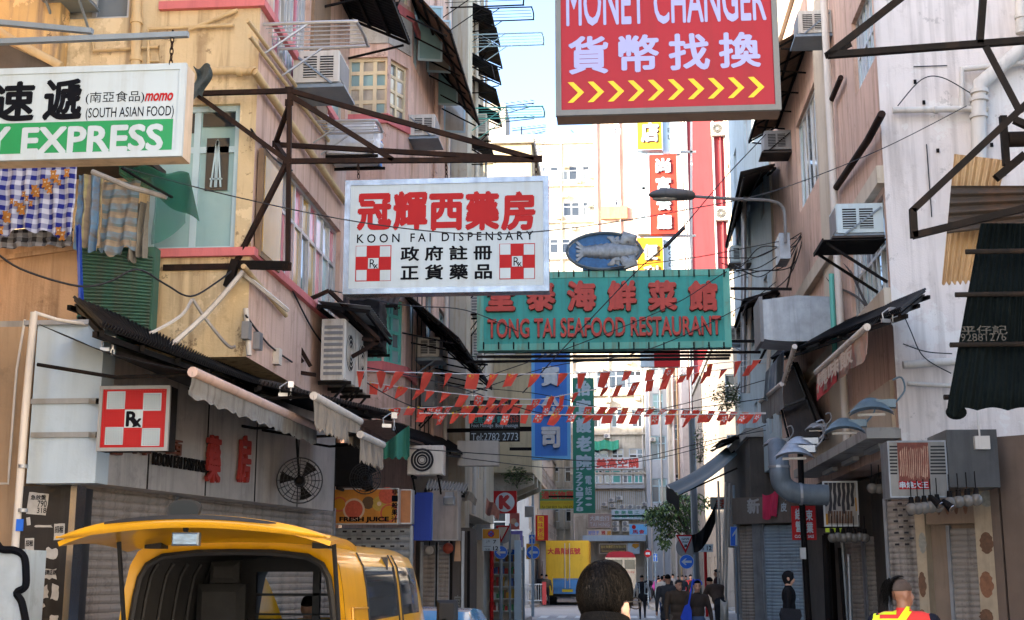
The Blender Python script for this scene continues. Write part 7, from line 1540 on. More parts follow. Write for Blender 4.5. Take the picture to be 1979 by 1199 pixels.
# yellow truck
D = 74; F = FC(0, D, 0); tk = thing('box_truck', 'yellow box truck with blue skirt and red characters on its rear doors', 'truck', (-2.9, D + 3, 0)); x0, x1 = F.px(1055, 1100)[0], F.px(1138, 1100)[0]; zt_, zm, zb_ = F.px(1096, 1045)[1], F.px(1096, 1123)[1], F.px(1096, 1148)[1]
m_ty = mat('truck yellow', (.68, .42, .02), .5, var=.15, vs=1, streak=.2); m_tb = mat('truck blue', (.06, .22, .5), .5, var=.15, streak=.25)
q = MB(); q.m = 0; q.box(F, x0, x1, zm, zt_, -6, 0); q.m = 1; q.box(F, x0 + .002, x1 - .002, zb_, zm, -6, 0); q.build('cargo_box', [m_ty, m_tb], tk)
xm = (x0 + x1) / 2
for a, b in ((x0 + .08, xm - .03), (xm + .03, x1 - .08)): q = MB(); q.m = 0; q.box(F, a, b, zm + .12, zt_ - .12, 0, .05); q.m = 1; q.box(F, a, b, zb_ + .3, zm + .05, 0, .05); q.box(F, a, b, zm + .07, zm + .13, 0, .06); d_ = q.build('rear_door', [m_ty, m_tb], tk); q = MB(); e = b - .1 if a < xm - .5 else a + .1; q.tube([F.p(e, zb_ + .3, .07), F.p(e, zt_ - .15, .07)], .025, 6); q.build('lock_rod', m_alu, d_)
text('大昌隆紙號', F, F.px(1058, 1066)[0], F.px(1122, 1066)[0], F.px(1090, 1072)[1], F.px(1090, 1059)[1], .055, c_neon, tk, .04)
q = MB(); q.box(F, xm - .3, xm + .3, zb_ + .1, zb_ + .25, 0, .03); q.build('number_plate', c_yel, tk); q = MB(); q.box(F, x0 + .2, x1 - .2, .45, zb_, -5, -.3); q.build('chassis', m_rub, tk)
for xx in (x0 + .35, x1 - .35): q = MB(); q.cyl((xx - .2, D + 1.2, .48), (1, 0, 0), .48, .4, 22); q.build('wheel', m_rub, tk, True)
for xx in (x0 + .12, x1 - .5): q = MB(); q.box(F, xx, xx + .3, zb_ + .05, zb_ + .2, .0, .04); q.build('tail_light', c_red, tk)
q = MB(); q.box(F, x0 + .1, x1 - .1, .5, 2.6, -8, -6.1); q.build('cab', m_tb, tk); q = MB(); q.box(F, x0 + .15, x0 + .4, .55, 1.6, .1, .35); q.build('tail_lift_panel', m_ty, tk)
# red and cream minibus, pale van beside it
D = 72; F = FC(0, D, 0); tm = thing('minibus', 'cream minibus with a rounded red roof beyond the crowd', 'bus', (.2, D + 3, 0)); x0, x1 = F.px(1170, 1100)[0], F.px(1229, 1100)[0]; zt_ = F.px(1200, 1066)[1]; zr = F.px(1200, 1078)[1]; W = x1 - x0
q = MB(); pr = [(0, .4), (0, zr), (W * .03, zr + .1), (W * .1, zt_ - .08), (W * .25, zt_), (W * .75, zt_), (W * .9, zt_ - .08), (W * .97, zr + .1), (W, zr), (W, .4)]; q.prism(F.off(x0, 0), [(0, .4), (W, .4), (W, zr), (0, zr)], -6.5, 0); q.build('body', m_white2, tm); q = MB(); q.prism(F.off(x0, 0), pr[1:-1], -6.5, -.0); q.build('roof', c_mred, tm)
q = MB(); q.box(F, F.px(1207, 1090)[0], F.px(1227, 1090)[0], F.px(1217, 1100)[1], F.px(1217, 1082)[1], 0, .02); q.box(F, F.px(1172, 1090)[0], F.px(1203, 1090)[0], F.px(1190, 1100)[1], F.px(1190, 1082)[1], 0, .02); q.build('rear_window', m_gd, tm)
q = MB(); q.box(F, x0, x1, .5, .8, 0, .06); q.build('bumper', m_iron, tm); text('PUBLIC LIGHT BUS', F, F.px(1209, 1105)[0], F.px(1226, 1105)[0], F.px(1217, 1108)[1], F.px(1217, 1104)[1], .01, c_red, tm)
for xx in (x0 + .3, x1 - .3): q = MB(); q.cyl((xx - .12, D + 1.2, .38), (1, 0, 0), .38, .24, 18); q.build('wheel', m_rub, tm, True)
# ------------------------------------------------------------------ people
m_sk = mat('skin', (.50, .27, .18), .55, var=.12, vs=8, streak=0, bump=.03); m_skd = mat('tanned skin', (.27, .13, .08), .5, var=.15, vs=8, streak=0, bump=.03); m_hair = mat('black hair', (.0014, .0012, .0011), .5, var=.3, vs=30, streak=0, bump=.3, bs=160, spec=.06); m_hair2 = mat('brown sheen hair', (.006, .0042, .0032), .5, var=.3, vs=30, streak=0, bump=0, spec=.12)  # brown strands put the sheen of black hair into colour; also plain brown hair
m_shoe = mat('dark shoe', (.02, .02, .02), .5, streak=0)
def cl(name, c, r=.85): return mat('cloth ' + name, c, r, spec=.08, var=.3, vs=7, streak=0, bump=.25, bs=60)
def rm(obj, vox, it=5):
    m = obj.modifiers.new('remesh', 'REMESH'); m.mode = 'VOXEL'; m.voxel_size = vox; m.adaptivity = 0
    s = obj.modifiers.new('smooth', 'SMOOTH'); s.iterations = it; s.factor = .5
    bpy.context.view_layer.update(); me = bpy.data.meshes.new_from_object(obj.evaluated_get(bpy.context.evaluated_depsgraph_get())); old = obj.data; obj.modifiers.clear(); obj.data = me; bpy.data.meshes.remove(old); return me
def person(label, px, D, Hh=1.68, face=180, head=None, pose=None, mats=None, hair='short', hairm=None, vox=.02, group=None, zoff=0, feat=False, coat=False, cat='person', bulk=1.0, earr=True, x=None):
    """one continuous body; joints posed in metres, +y of the body is backwards"""
    po = dict(stride=.0, lean=0., arm_l=(.05, 0), arm_r=(.05, 0), bend=0.); po.update(pose or {}); mt = dict(skin=m_sk, top=m_hair, bottom=m_hair, shoe=m_shoe, sleeve=None); mt.update(mats or {}); mt['sleeve'] = mt['sleeve'] or mt['top']
    s = Hh / 1.70; base = V((U(px, 1100, D).x if x is None else x, D, zoff)); Mb = Matrix.Rotation(R(face), 3, 'Z'); Mh = Matrix.Rotation(R(face if head is None else head), 3, 'Z')
    t = thing('person', label, cat, base, group); T = lambda p: base + Mb @ (V(p) * s)
    ln = po['lean']; hip = V((0, .0, .90)); chest = V((0, -ln * .4, 1.28 - abs(ln) * .10)); neck = V((0, -ln * .62, 1.44 - abs(ln) * .18)); hc = V((0, -ln * .8 - .015 - po.get('hunch', 0) * .5, 1.585 - abs(ln) * .3 - po.get('hunch', 0)))
    Th = lambda p: T(hc) + Mh @ (V(p) * s)
    pr = []; mb = MB(); b = bulk
    def cap(p, q, r0, r1, tg_, tr=T):
        p, q = tr(p), tr(q); r0 *= s; r1 *= s; mb.tube([p, q], [r0, r1], 12); mb.ell(p, (r0,) * 3, 12, 8); mb.ell(q, (r1,) * 3, 12, 8); pr.append((p, q, (r0 + r1) / 2, tg_))
    def ell(c, rad, tg_, tr=T, M=None):
        M = M or Mb; c = tr(c); m2 = MB(); m2.ell((0, 0, 0), [r * s for r in rad], 16, 10); mb.add([c + M @ v for v in m2.v], m2.f); pr.append((c - V((0, 0, rad[2] * s * .4)), c + V((0, 0, rad[2] * s * .4)), min(rad[0], rad[1]) * s, tg_))
    ell(hip, (.165 * b, .125 * b, .14), 'bottom' if not coat else 'top'); ell((hip + chest) / 2, (.15 * b, .115 * b, .2), 'top'); ell(chest, (.175 * b, .125 * b, .19), 'top'); cap(chest + V((-.13, 0, .09)), chest + V((.13, 0, .09)), .075 * b, .075 * b, 'top')
    if po.get('shrug'): ell(chest + V((.12, .0, .105)), (.12, .085, .065), 'top')
    if coat: ell((0, .01, .72), (.18 * b, .14 * b, .22), 'top')
    cap(neck - V((0, -.01, .05)), hc - V((0, -.02, .06)), .058, .052, 'skin')
    ell((0, .012, .03), (.074, .092, .092), 'skin', Th, Mh); ell((0, -.028, -.045), (.056, .062, .07), 'skin', Th, Mh); cap((0, -.088, .0), (0, -.104, -.028), .010, .014, 'skin', Th)
    for sg in (-1, 1): ell((sg * .077, .012, -.012), (.010, .022, .034), 'skin', Th, Mh)
    st = po['stride']
    for sg in (-1, 1):
        k = st * sg; h0 = hip + V((sg * .085, 0, -.03)); kn = V((sg * .095, -.10 * abs(k) - .32 * k * .5, .50)); an = V((sg * .09, -.62 * k * .75 + (.12 if k < 0 else 0), .10 + (.06 if k < 0 else 0)))
        cap(h0, kn, .09 * b, .062 * b, 'bottom'); cap(kn, an, .06 * b, .042, 'bottom'); cap(an + V((0, .03, -.05)), an + V((0, -.14, -.065)), .042, .034, 'shoe')
        sh = chest + V((sg * .185 * b, 0, .09)); a = po['arm_l'] if sg > 0 else po['arm_r']
        if len(a) == 2: el_ = sh + V((sg * (.05 + a[0] * .2), -a[1] * .28, -.28)); wr = el_ + V((sg * a[0] * .1, -a[1] * .32 - .04, -.23 + abs(a[1]) * .1))
        else: el_ = V(a[:3]); wr = V(a[3:6])
        cap(sh, el_, .062 * b, .048 * b, 'sleeve'); cap(el_, wr, .047 * b, .036, 'sleeve'); dr = (wr - el_).normalized(); cap(wr, wr + dr * .09, .03, .034, 'skin')
        for f in range(4): o = wr + dr * .10 + V((0, (f - 1.5) * .018, 0)); cap(o, o + dr * (.06 + .012 * (1.5 - abs(f - 1.5))) + V((-sg * .015, -.01, 0)), .0095, .008, 'skin')
        cap(wr + dr * .03 + V((0, -.03, 0)), wr + dr * .09 + V((-sg * .01, -.055, 0)), .011, .009, 'skin')
    names = ['skin', 'top', 'bottom', 'shoe', 'sleeve']; o = mb.build('body', [mt[k] for k in names], t); me = rm(o, vox)
    for m in [mt[k] for k in names]:
        if m.name not in [x_.name for x_ in me.materials if x_]: pass
    me.materials.clear()
    for k in names: me.materials.append(mt[k])
    off = t.location
    for f in me.polygons:
        c = f.center + off; best = None
        for p, q_, r, tg_ in pr:
            d = q_ - p; u = max(0, min(1, (c - p).dot(d) / max(d.length_squared, 1e-9))); dd = (c - p - d * u).length - r
            if best is None or dd < best[0]: best = (dd, tg_)
        f.material_index = names.index(best[1]); f.use_smooth = True
    hm = hairm or m_hair
    if hair:
        q = MB(); sh_ = MB(); sh_.ell((0, 0, 0), (1, 1, 1), 26, 16); drop = {'short': .018, 'bob': -.09, 'long': -.15, 'beanie': .005, 'hood': -.12}[hair]; vs = []
        for v in sh_.v:
            fz = v.z; back = max(0., v.y); r = 1.0 + .03 * mnoise.noise(v * 4 + base) + .045 * mnoise.noise(v * 1.7 + base * 2)
            z = .04 + .098 * fz if fz > 0 else .04 + (.05 - drop) * fz * (.3 + .9 * back if hair != 'hood' else 1)
            vs.append(Th((v.x * .077 * r, .016 + v.y * .103 * r - (.01 if fz > .2 else 0) + (.03 if v.y < -.5 and fz < .25 and hair != 'hood' else 0), z)))
        q.add(vs, sh_.f); q.build({'beanie': 'beanie', 'hood': 'headscarf'}.get(hair, 'hair'), hm, t, True)
    if feat:
        for sg in (-1, 1):
            q = MB(); q.ell(Th((sg * .031, -.083, .008)), (.011 * s, .007 * s, .006 * s), 8, 6); q.build('eye', mat('eye dark', (.02, .015, .012), .2, var=0, streak=0, bump=0), t); q = MB(); q.beam(Th((sg * .018, -.09, .03)), Th((sg * .046, -.082, .03)), .006, .006); q.build('eyebrow', m_hair, t)
        q = MB(); q.tube([Th((-.022, -.083, -.062)), Th((0, -.09, -.06)), Th((.022, -.083, -.062))], .005, 5); q.build('mouth', mat('lips', (.3, .09, .08), .5, var=0, streak=0, bump=0), t)
    return t, T, Th, o, s
def strands(nm, t, Th, m, n, rnd, area, L=.05, w=.0014, curl=.006):
    """fine locks lying over the skull; area(u) gives a start direction and a flow"""
    q = MB()
    for _ in range(n):
        d, fl = area(rnd); pts = []; p = d.copy(); l = L * rnd.uniform(.6, 1.25); k = 5; g_ = rnd.uniform(1.0, 1.085)
        for i in range(k + 1):
            pts.append(V((p.x * .077 * g_, .016 + p.y * .102 * g_, .04 + p.z * (.099 if p.z > 0 else .115) * g_))); p = (p + fl * (l / k / .1)).normalized()
        a = (pts[-1] - pts[0]).cross(d).normalized(); q.m = 1 if rnd.random() < .3 else 0
        vs = []
        for i, pp in enumerate(pts): ww = w * (1 - i / k * .8); j = a * math.sin(i * .9 + l * 99) * curl; vs += [Th(pp + j + a * ww), Th(pp + j - a * ww)]
        q.add(vs, [(2 * i, 2 * i + 1, 2 * i + 3, 2 * i + 2) for i in range(k)])
    return q.build(nm, m, t, True)
# man with his back to the viewer
rnd = random.Random(8)
jk = cl('black fleece', (.0035, .0035, .004))
pt, T, Th, ob, s = person('dark haired man in a black high collared jacket seen from behind', 1169, 4.5, 1.80, 172, 146, dict(hunch=.078, shrug=1), mats=dict(skin=mat('pale skin', (.56, .33, .23), .5, var=.1, vs=9, streak=0, bump=.03), top=jk, bottom=cl('dark trousers', (.03, .03, .04))), vox=.0085, hair='short')
def area(rn):
    while 1:
        d = V((rn.gauss(0, 1), rn.gauss(0, 1), rn.gauss(0, 1))).normalized()
        if (d.z > -.12 and d.y > -.55) or (d.y > .1 and d.z > -.3): break
    cr = V((.1, .35, .93)); fl = d - cr * d.dot(cr); fl = (fl.normalized() + V((rn.gauss(0, .28), rn.gauss(0, .28), -.35 + rn.gauss(0, .2)))) if fl.length > .05 else V((0, -1, 0)); fl = fl - d * fl.dot(d); return d, fl.normalized()
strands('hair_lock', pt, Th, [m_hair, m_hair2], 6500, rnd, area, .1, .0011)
q = MB(); nk = (0, -.0, 1.475)
q.grid(lambda u, v: T((math.cos(u * 6.2832) * (.089 - .018 * v + .004 * math.sin(u * 12.6)), .006 + math.sin(u * 6.2832) * (.09 - .012 * v), 1.40 + .07 * v + .022 * math.sin(u * 6.2832))), 36, 6, .006); q.build('collar', jk, pt, True)
q = MB(); q.tube([Th((-.081, .03, .012)), Th((-.083, -.02, .012)), Th((-.072, -.085, .01))], .0022, 6); q.tube([Th((.081, .03, .012)), Th((.083, -.02, .012)), Th((.072, -.085, .01))], .0022, 6)
for sg in (-1, 1): q.tube([Th((sg * .045 + .024 * math.cos(a), -.097 + .008 * abs(math.cos(a)), .005 + .018 * math.sin(a))) for a in [i * .45 for i in range(15)]], .002, 5)
q.tube([Th((-.022, -.1, .01)), Th((.022, -.1, .01))], .002, 5); q.build('glasses', m_rub, pt)
# man in the safety vest
vr = mat('safety vest red', (.68, .04, .035), .75, var=.12, vs=5, streak=0, bump=.15); vy = mat('reflective lime', (.62, .78, .01), .5, var=.05, vs=9, streak=0, bump=.05)
pt, T, Th, ob, s = person('man in a red and lime safety vest with a shaved head and topknot', 1741, 10.5, 1.66, 175, 112, mats=dict(skin=m_skd, top=vr, sleeve=cl('navy sleeve', (.012, .014, .025)), bottom=cl('dark work trousers', (.03, .03, .04))), hair=None, vox=.011, bulk=1.15)
bv = BVHTree.FromPolygons([v.co + pt.location for v in ob.data.vertices], [tuple(p.vertices) for p in ob.data.polygons])
def patch(name, quad_px, m, par, off=.006, n=10):
    a, b, c, d = [V((*p, 0)) for p in quad_px]; P = {}; q = MB(); co = V((0, 0, CAMZ))
    for i in range(n + 1):
        for j in range(n + 1):
            e = a.lerp(b, i / n).lerp(d.lerp(c, i / n), j / n); dr = ray(e.x, e.y).normalized(); hit = bv.ray_cast(co, dr)
            if hit[0]: P[i, j] = hit[0] - dr * off
    for i in range(n):
        for j in range(n):
            k = [(i, j), (i + 1, j), (i + 1, j + 1), (i, j + 1)]
            if all(x_ in P for x_ in k): q.add([P[x_] for x_ in k], [(0, 1, 2, 3)])
    if q.v: return q.build(name, m, par, True)
for k, qd in enumerate((((1690, 1174), (1702, 1170), (1698, 1215), (1684, 1215)), ((1752, 1172), (1768, 1174), (1740, 1215), (1722, 1215)), ((1700, 1174), (1733, 1174), (1732, 1188), (1700, 1188)), ((1686, 1196), (1740, 1196), (1740, 1204), (1686, 1204)))): patch('reflective_stripe', qd, vy, pt, .007 + .001 * k)
mst = mat('stubble', (.06, .045, .04), .8, var=.3, vs=40, streak=0, bump=.1)
def area2(rn):
    while 1:
        d = V((rn.gauss(0, .25), rn.gauss(0, 1), rn.gauss(0, 1))).normalized()
        if d.z > -.1 and d.y > -.35 and abs(d.x) < .42: break
    fl = V((rn.gauss(0, .08), 1, -.1 + .4 * (d.y > .2) * -1)); fl = fl - d * fl.dot(d); return d, fl.normalized()
q = MB(); e = MB(); e.ell((0, 0, 0), (1, 1, 1), 24, 14); q.add([Th((v.x * .0765, .014 + v.y * .095, .032 + v.z * (.0935 if v.z > 0 else .02))) for v in e.v if 1], e.f); q.build('shaved_hair', mst, pt, True)
strands('hair_lock', pt, Th, [m_hair, m_hair], 1500, rnd, area2, .07, .003)
q = MB(); k0 = V((0, .085, .085))
for i in range(70):
    a = V((rnd.gauss(0, .012), rnd.gauss(0, .012), rnd.gauss(0, .01))); q.tube(smooth_path([Th(k0 + a * .5), Th(k0 + V((0, .03, .02)) + a), Th(k0 + V((0, .055, -.05)) + a * 1.6), Th(k0 + V((0, .06, -.16)) + a * 2.2)], 2), [.003, .003, .003, .003, .002, .002, .0008][:7], 4)
q.build('ponytail', m_hair, pt, True)
q = MB(); q.tube([Th(k0 + V((0, .012, .012))), Th(k0 + V((0, .03, .02)))], .018, 8); q.build('hair_tie', m_rub, pt)
# woman in black on the right pavement
bk = cl('black wool', (.012, .012, .014)); bkd = cl('black coat', (.026, .026, .03)); dn = cl('denim', (.06, .09, .16)); brn = cl('brown coat', (.085, .06, .042)); gr_ = cl('charcoal puffer', (.055, .055, .06)); pnk = cl('pink jacket', (.45, .07, .28)); olv = cl('olive coat', (.10, .09, .07)); blu = cl('royal blue', (.03, .07, .45)); rd = cl('maroon', (.25, .03, .03)); org_ = cl('orange vest', (.7, .28, .02)); gry = cl('grey wool', (.26, .26, .27)); crm = cl('cream coat', (.5, .44, .38))
pt, T, Th, ob, s = person('woman dressed in black with a black hat and shoulder bag walking right', 1522, 22, 1.60, 82, 84, dict(stride=.25, arm_r=(.02, -.1), arm_l=(.02, .1)), dict(top=bk, bottom=bk), hair='hood', hairm=bk, vox=.014, feat=True, coat=True, zoff=.14)
bg = MB(); c = V((U(1530, 1188, 21.6).x, 21.7, U(1530, 1188, 21.6).z)); F = FC(*c).rot(5); bg.prism(F, [(-.15, -.12), (.13, -.12), (.17, -.02), (.15, .08), (-.13, .1), (-.17, 0)], -.1, .04); b_ = bg.build('handbag', bkd, None); tag(b_, 'black shoulder bag carried by the woman in black', 'bag')
# woman with blue headband
pt, T, Th, ob, s = person('woman in a dark zip jacket with a blue headband carrying a blue bag', 1346, 25, 1.58, 12, 10, dict(stride=.2, arm_l=(.1, .1), arm_r=(.2, .1)), dict(top=cl('dark brown zip jacket', (.045, .035, .03)), bottom=dn), hair='bob', vox=.014, feat=True)
q = MB(); q.tube([Th((.086 * math.cos(a), -.05 + .02 * math.sin(a), .06 + .075 * math.sin(a))) for a in [i * .35 for i in range(-1, 11)]], .012, 6); q.build('headband', blu, pt, True)
b_ = MB(); F = FC(*U(1326, 1182, 24.7)); b_.prism(F, [(-.08, -.3), (.1, -.28), (.1, .02), (.06, .14), (-.02, .1), (-.1, -.1)], -.1, .04); b_.tube([F.p(.05, .12), F.p(.13, .5, -.1), F.p(.16, .58, -.2)], .018, 6); tag(b_.build('shoulder_bag', blu), 'royal blue cloth bag hanging from the woman with the headband', 'bag')
person('old woman in a brown coat and black beanie beside the woman with the headband', 1308, 28, 1.60, 20, 25, dict(stride=.1, lean=.1), dict(top=brn, bottom=cl('tan trousers', (.2, .16, .12))), hair='beanie', hairm=bkd, vox=.016, feat=True, coat=True, bulk=1.25)
person('man in a charcoal puffer jacket just behind the brown coat', 1290, 32, 1.68, 185, None, dict(stride=.2), dict(top=gr_, bottom=bkd), vox=.018, coat=True, bulk=1.15)
person('stooping man in a brown jacket under the bamboo poles', 1391, 31, 1.62, 215, 200, dict(lean=.5, arm_l=(.1, .5), arm_r=(.1, .5)), dict(top=cl('coffee jacket', (.07, .05, .04)), bottom=bkd), vox=.018, bulk=1.15, zoff=.14)
person('man in a checked cap standing by the red post on the right', 1385, 44, 1.7, 250, 260, None, dict(top=cl('dark checked shirt', (.06, .03, .03)), bottom=bkd), vox=.02, zoff=.14)
b_ = MB(); b_.grid(lambda u, v: U(1392 + 16 * u, 1158 + 40 * v + 6 * math.sin(u * 3), 30.6) + V((0, -.14 * math.sin(u * 3.14) * math.sin(v * 3.14), 0)), 10, 10, .02); tag(b_.build('plastic_bag', mat('clear plastic bag', (.4, .38, .33), .3, var=.3, vs=9, bump=.3), None, True), 'big translucent plastic bag beside the stooping man', 'bag')
pt, T, Th, ob, s = person('pedestrian in a black body warmer with white sleeves walking away along the road', 1240, 51, 1.66, 180, None, dict(stride=.22, arm_l=(.3, .1), arm_r=(.3, -.1)), dict(top=bkd, sleeve=cl('white sleeve', (.45, .45, .45)), bottom=bkd), vox=.02)
q = MB(); q.beam(T((-.12, .13, 1.4)), T((-.1, .14, 1.0)), .03); q.beam(T((.12, .13, 1.4)), T((.1, .14, 1.0)), .03); q.beam(T((-.1, .14, 1.0)), T((-.2, .1, .98)), .04); q.build('reflective_strap', c_white, pt)
person('bending person in a pink jacket with a stick on the far road', 1260, 71, 1.62, 80, None, dict(lean=.45, stride=.5, arm_l=(.0, .8), arm_r=(.0, .5)), dict(top=pnk, bottom=bkd), vox=.024)
pt = person('man in black at the left kerb beside the red post', 982, 48.5, 1.72, 178, None, dict(stride=.12), dict(top=bkd, bottom=bkd), vox=.02, coat=True, bulk=1.15); person('person in dark jacket and jeans half behind the red post', 962, 47.5, 1.64, 190, None, dict(stride=.15), dict(top=gr_, bottom=dn), vox=.02)
person('street worker in an orange vest by the far railing', 1008, 70.5, 1.6, 175, None, dict(lean=.2), dict(top=org_, sleeve=gry, bottom=gry), vox=.024, zoff=.14)
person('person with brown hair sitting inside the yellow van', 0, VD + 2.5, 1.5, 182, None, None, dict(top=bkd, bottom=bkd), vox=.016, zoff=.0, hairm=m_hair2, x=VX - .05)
crowd = [(1252, 78, bkd, bkd, 180, 'crowd walker in black beside the pink jacket'), (1272, 82, blu, gry, 175, 'crowd walker in a royal blue top behind the pink jacket'), (1283, 80, rd, bkd, 10, 'crowd walker in maroon coming down the street'), (1290, 66, bkd, bkd, 185, 'crowd walker in a black coat in the middle of the far crowd'), (1300, 74, gry, bkd, 190, 'crowd walker in a grey coat looking away'), (1310, 84, crm, gry, 0, 'crowd walker in a cream coat facing the viewer'), (1279, 58, crm, dn, 170, 'crowd walker in cream with jeans left of the puffer jacket'), (1318, 62, bkd, gry, 15, 'crowd walker in a black jacket left of the blue arrow sign'), (1334, 64, cl('red top', (.5, .05, .05)), bkd, 20, 'crowd walker in a red top behind the round arrow sign'), (1342, 57, olv, olv, 200, 'crowd walker in an olive coat at the foot of the thick pole'), (1265, 90, gry, bkd, 180, 'crowd walker in grey farthest along the street'), (1325, 78, olv, bkd, 185, 'crowd walker in an olive jacket deep in the far crowd'), (1298, 92, rd, gry, 180, 'crowd walker in dark red deep in the far crowd'), (1056, 72.5, olv, bkd, 190, 'crowd walker in a drab coat behind the railing left of the truck'), (1047, 74, bkd, bkd, 180, 'crowd walker in black by the yellow truck')]
for k, (px, D, a, b, f, lab) in enumerate(crowd): person(lab, px, D, 1.58 + .03 * (k % 5), f, None, dict(stride=.12 * (k % 3), arm_l=(.1, .1 * (k % 2)), arm_r=(.1, -.1 * (k % 2))), dict(top=a, bottom=b), vox=.028, coat=k % 2 == 0, bulk=1.05 + .05 * (k % 3), hair='short' if k % 3 else 'bob', group='pedestrians in the far crowd')
# ------------------------------------------------------------------ small shops and clutter down the left pavement
F = FC(0, 21.4, 0); shutter(F, F.px(640, 1100)[0], F.px(792, 1100)[0], .05, F.px(715, 1017)[1], m_shutg, 'grey ventilated shutter under the fresh juice fascia', holes=(1.7, 9), slat=.12)
F = FC(0, 24.2, 0); zt = F.px(843, 1048)[1]
for a, b, lab in ((818, 842, 'narrow brown shutter right of the blue arrow sign'), (846, 868, 'narrow brown shutter next to the dark doorway on the left')): shutter(F, F.px(a, 1100)[0], F.px(b, 1100)[0], .1, zt, m_shut, lab)
td = thing('shop', 'black doorway shop front between the brown shutters and the glazed store', 'shop', F.p(F.px(890, 1100)[0], 0)); q = MB(); a, b = F.px(871, 1100)[0], F.px(908, 1100)[0]; q.box(F, a, b, 0, F.px(890, 1020)[1], -1.2, 0); q.build('back_wall', m_drk, td)
for px in (872, 895, 906): q = MB(); x = F.px(px, 1100)[0]; q.box(F, x - .025, x + .025, 0, zt + .2, 0, .06); q.build('door_post', m_galv if px == 895 else m_iron, td)
text('官', F, F.px(878, 1170)[0], F.px(891, 1170)[0], F.px(884, 1180)[1], F.px(884, 1150)[1], .01, mat('worn sign grey', (.2, .2, .18), .8), td, .02)
t = thing('round_lamp', 'small round white lamp by the brown shutter on the left', 'lamp', U(830, 1064, 24)); q = MB(); q.lathe(Fr(U(830, 1064, 23.9), (1, 0, 0)), [(.001, .05), (.05, .045), (.08, .0), (.001, -.01)], 16, 'z'); q.build('shade', m_ac, t, True); q = MB(); q.tube([U(830, 1064, 23.98), U(830, 1047, 24.1)], .01, 5); q.build('stem', m_iron, t)
t = thing('lantern', 'round red lantern hanging by the dark doorway', 'lantern', U(866, 1060, 24)); q = MB(); q.ell(U(866, 1060, 23.8), (.1, .1, .1), 16, 10); q.build('shade', mat('lantern red', (.35, .06, .03), .6, var=.4, vs=12), t, True); q = MB(); q.tube([U(866, 1049, 23.8), U(866, 1030, 24)], .008, 5); q.build('cord', m_wire, t)
q = MB(); G = FC(*U(884, 1085, 23.8)); q.prism(G, [(-.06, 0), (.06, 0), (.045, .38), (-.03, .38)], -.015, .015); tag(q.build('hanging_board', mat('peach board', (.5, .3, .17), .8)), 'narrow peach wooden board hanging from the grey cabinet', 'board')
t = thing('floodlight', 'square steel floodlight above the dirty grey cabinet', 'lamp', U(868, 965, 22.6)); F = FC(*U(868, 968, 22.6)).rot(-8); q = MB(); q.bbox(F, -.1, .1, -.08, .07, -.06, .03, .015); q.box(F, -.07, .07, .07, .15, -.05, .01); q.build('casing', m_galv, t); q = MB(); q.box(F, -.085, .085, -.065, .055, .03, .034); q.build('glass', m_gm, t)
raw_awn('pale ribbed awning above the blue board and grey cabinet', [U(828, 928, 25.5), U(905, 936, 27)], [U(822, 944, 23.6), U(900, 950, 24.2)], mat('pale ribbed sheet', (.34, .32, .28), .8, streak=.4), struts=3)
m_cl1 = mat('grey white cloth', (.42, .40, .36), .9, var=.3, vs=6, bump=.2); m_cl2 = mat('faded red cloth', (.45, .22, .18), .9, var=.35, vs=6, bump=.2)
for k, (x0, y0, x1, y1, dy, m, lab) in enumerate(((893, 942, 922, 962, 22, m_cl1, 'grey white cloth slung from a pole above the store'), (941, 962, 966, 985, 30, m_cl2, 'faded red banner cloth hanging left of the red square sign'), (904, 1040, 920, 1010, 52, m_cl1, 'pale slanted sunshade strip beside the parking hours sign'))):
    q = MB(); q.grid(lambda u, v: U(x0 + (x1 - x0) * u - 3 * v, y0 + (y1 - y0) * u + dy * v * (1 - .4 * u) + 3 * math.sin(u * 8), 31 + k + .1 * math.sin(u * 9 + v)), 12, 8, .006); tag(q.build('hanging_cloth', m, None, True), lab, 'cloth')
# glazed store under the square red sign
F = FC(0, 44.5, 0); t = thing('shop', 'bright convenience store front with packed shelves behind the two men in black', 'shop', F.p(F.px(960, 1100)[0], 0)); a, b = F.px(935, 1100)[0], F.px(1003, 1100)[0]; zs = F.px(970, 1062)[1]; q = MB(); q.box(F, a, b, .1, zs, -2.4, -2.2); q.box(F, a, b, zs, zs + .5, -2.4, 0); q.box(F, a - .1, a, .1, zs, -2.4, 0); q.build('shell', mat('store cream', (.5, .47, .4), .7), t)
rnd = random.Random(31); sm = [mat('packet ' + n, c, .6, var=.2, streak=0, bump=0) for n, c in (('red', (.5, .05, .04)), ('white', (.6, .58, .52)), ('amber', (.55, .3, .04)), ('green', (.08, .25, .1)), ('blue', (.08, .15, .4)), ('brown', (.2, .1, .05)))]
for k in range(5):
    z = .45 + .42 * k; q = MB(); q.m = 6; q.box(F, a + .1, b - .05, z - .04, z, -2.2, -1.8); x = a + .12
    while x < b - .15: w = rnd.uniform(.06, .14); q.m = rnd.randrange(6); q.box(F, x, x + w * .9, z, z + rnd.uniform(.15, .32), -2.15, -1.85); x += w
    q.build('stocked_shelf', sm + [m_alu], t)
for px, m in ((914, c_org), (908, m_galv), (928, m_cream), (1001, c_pale)): q = MB(); x = F.px(px, 1100)[0]; q.box(F, x - .11, x + .11, .1, zs + .3, -.1, .12); q.build('pillar', m, t)
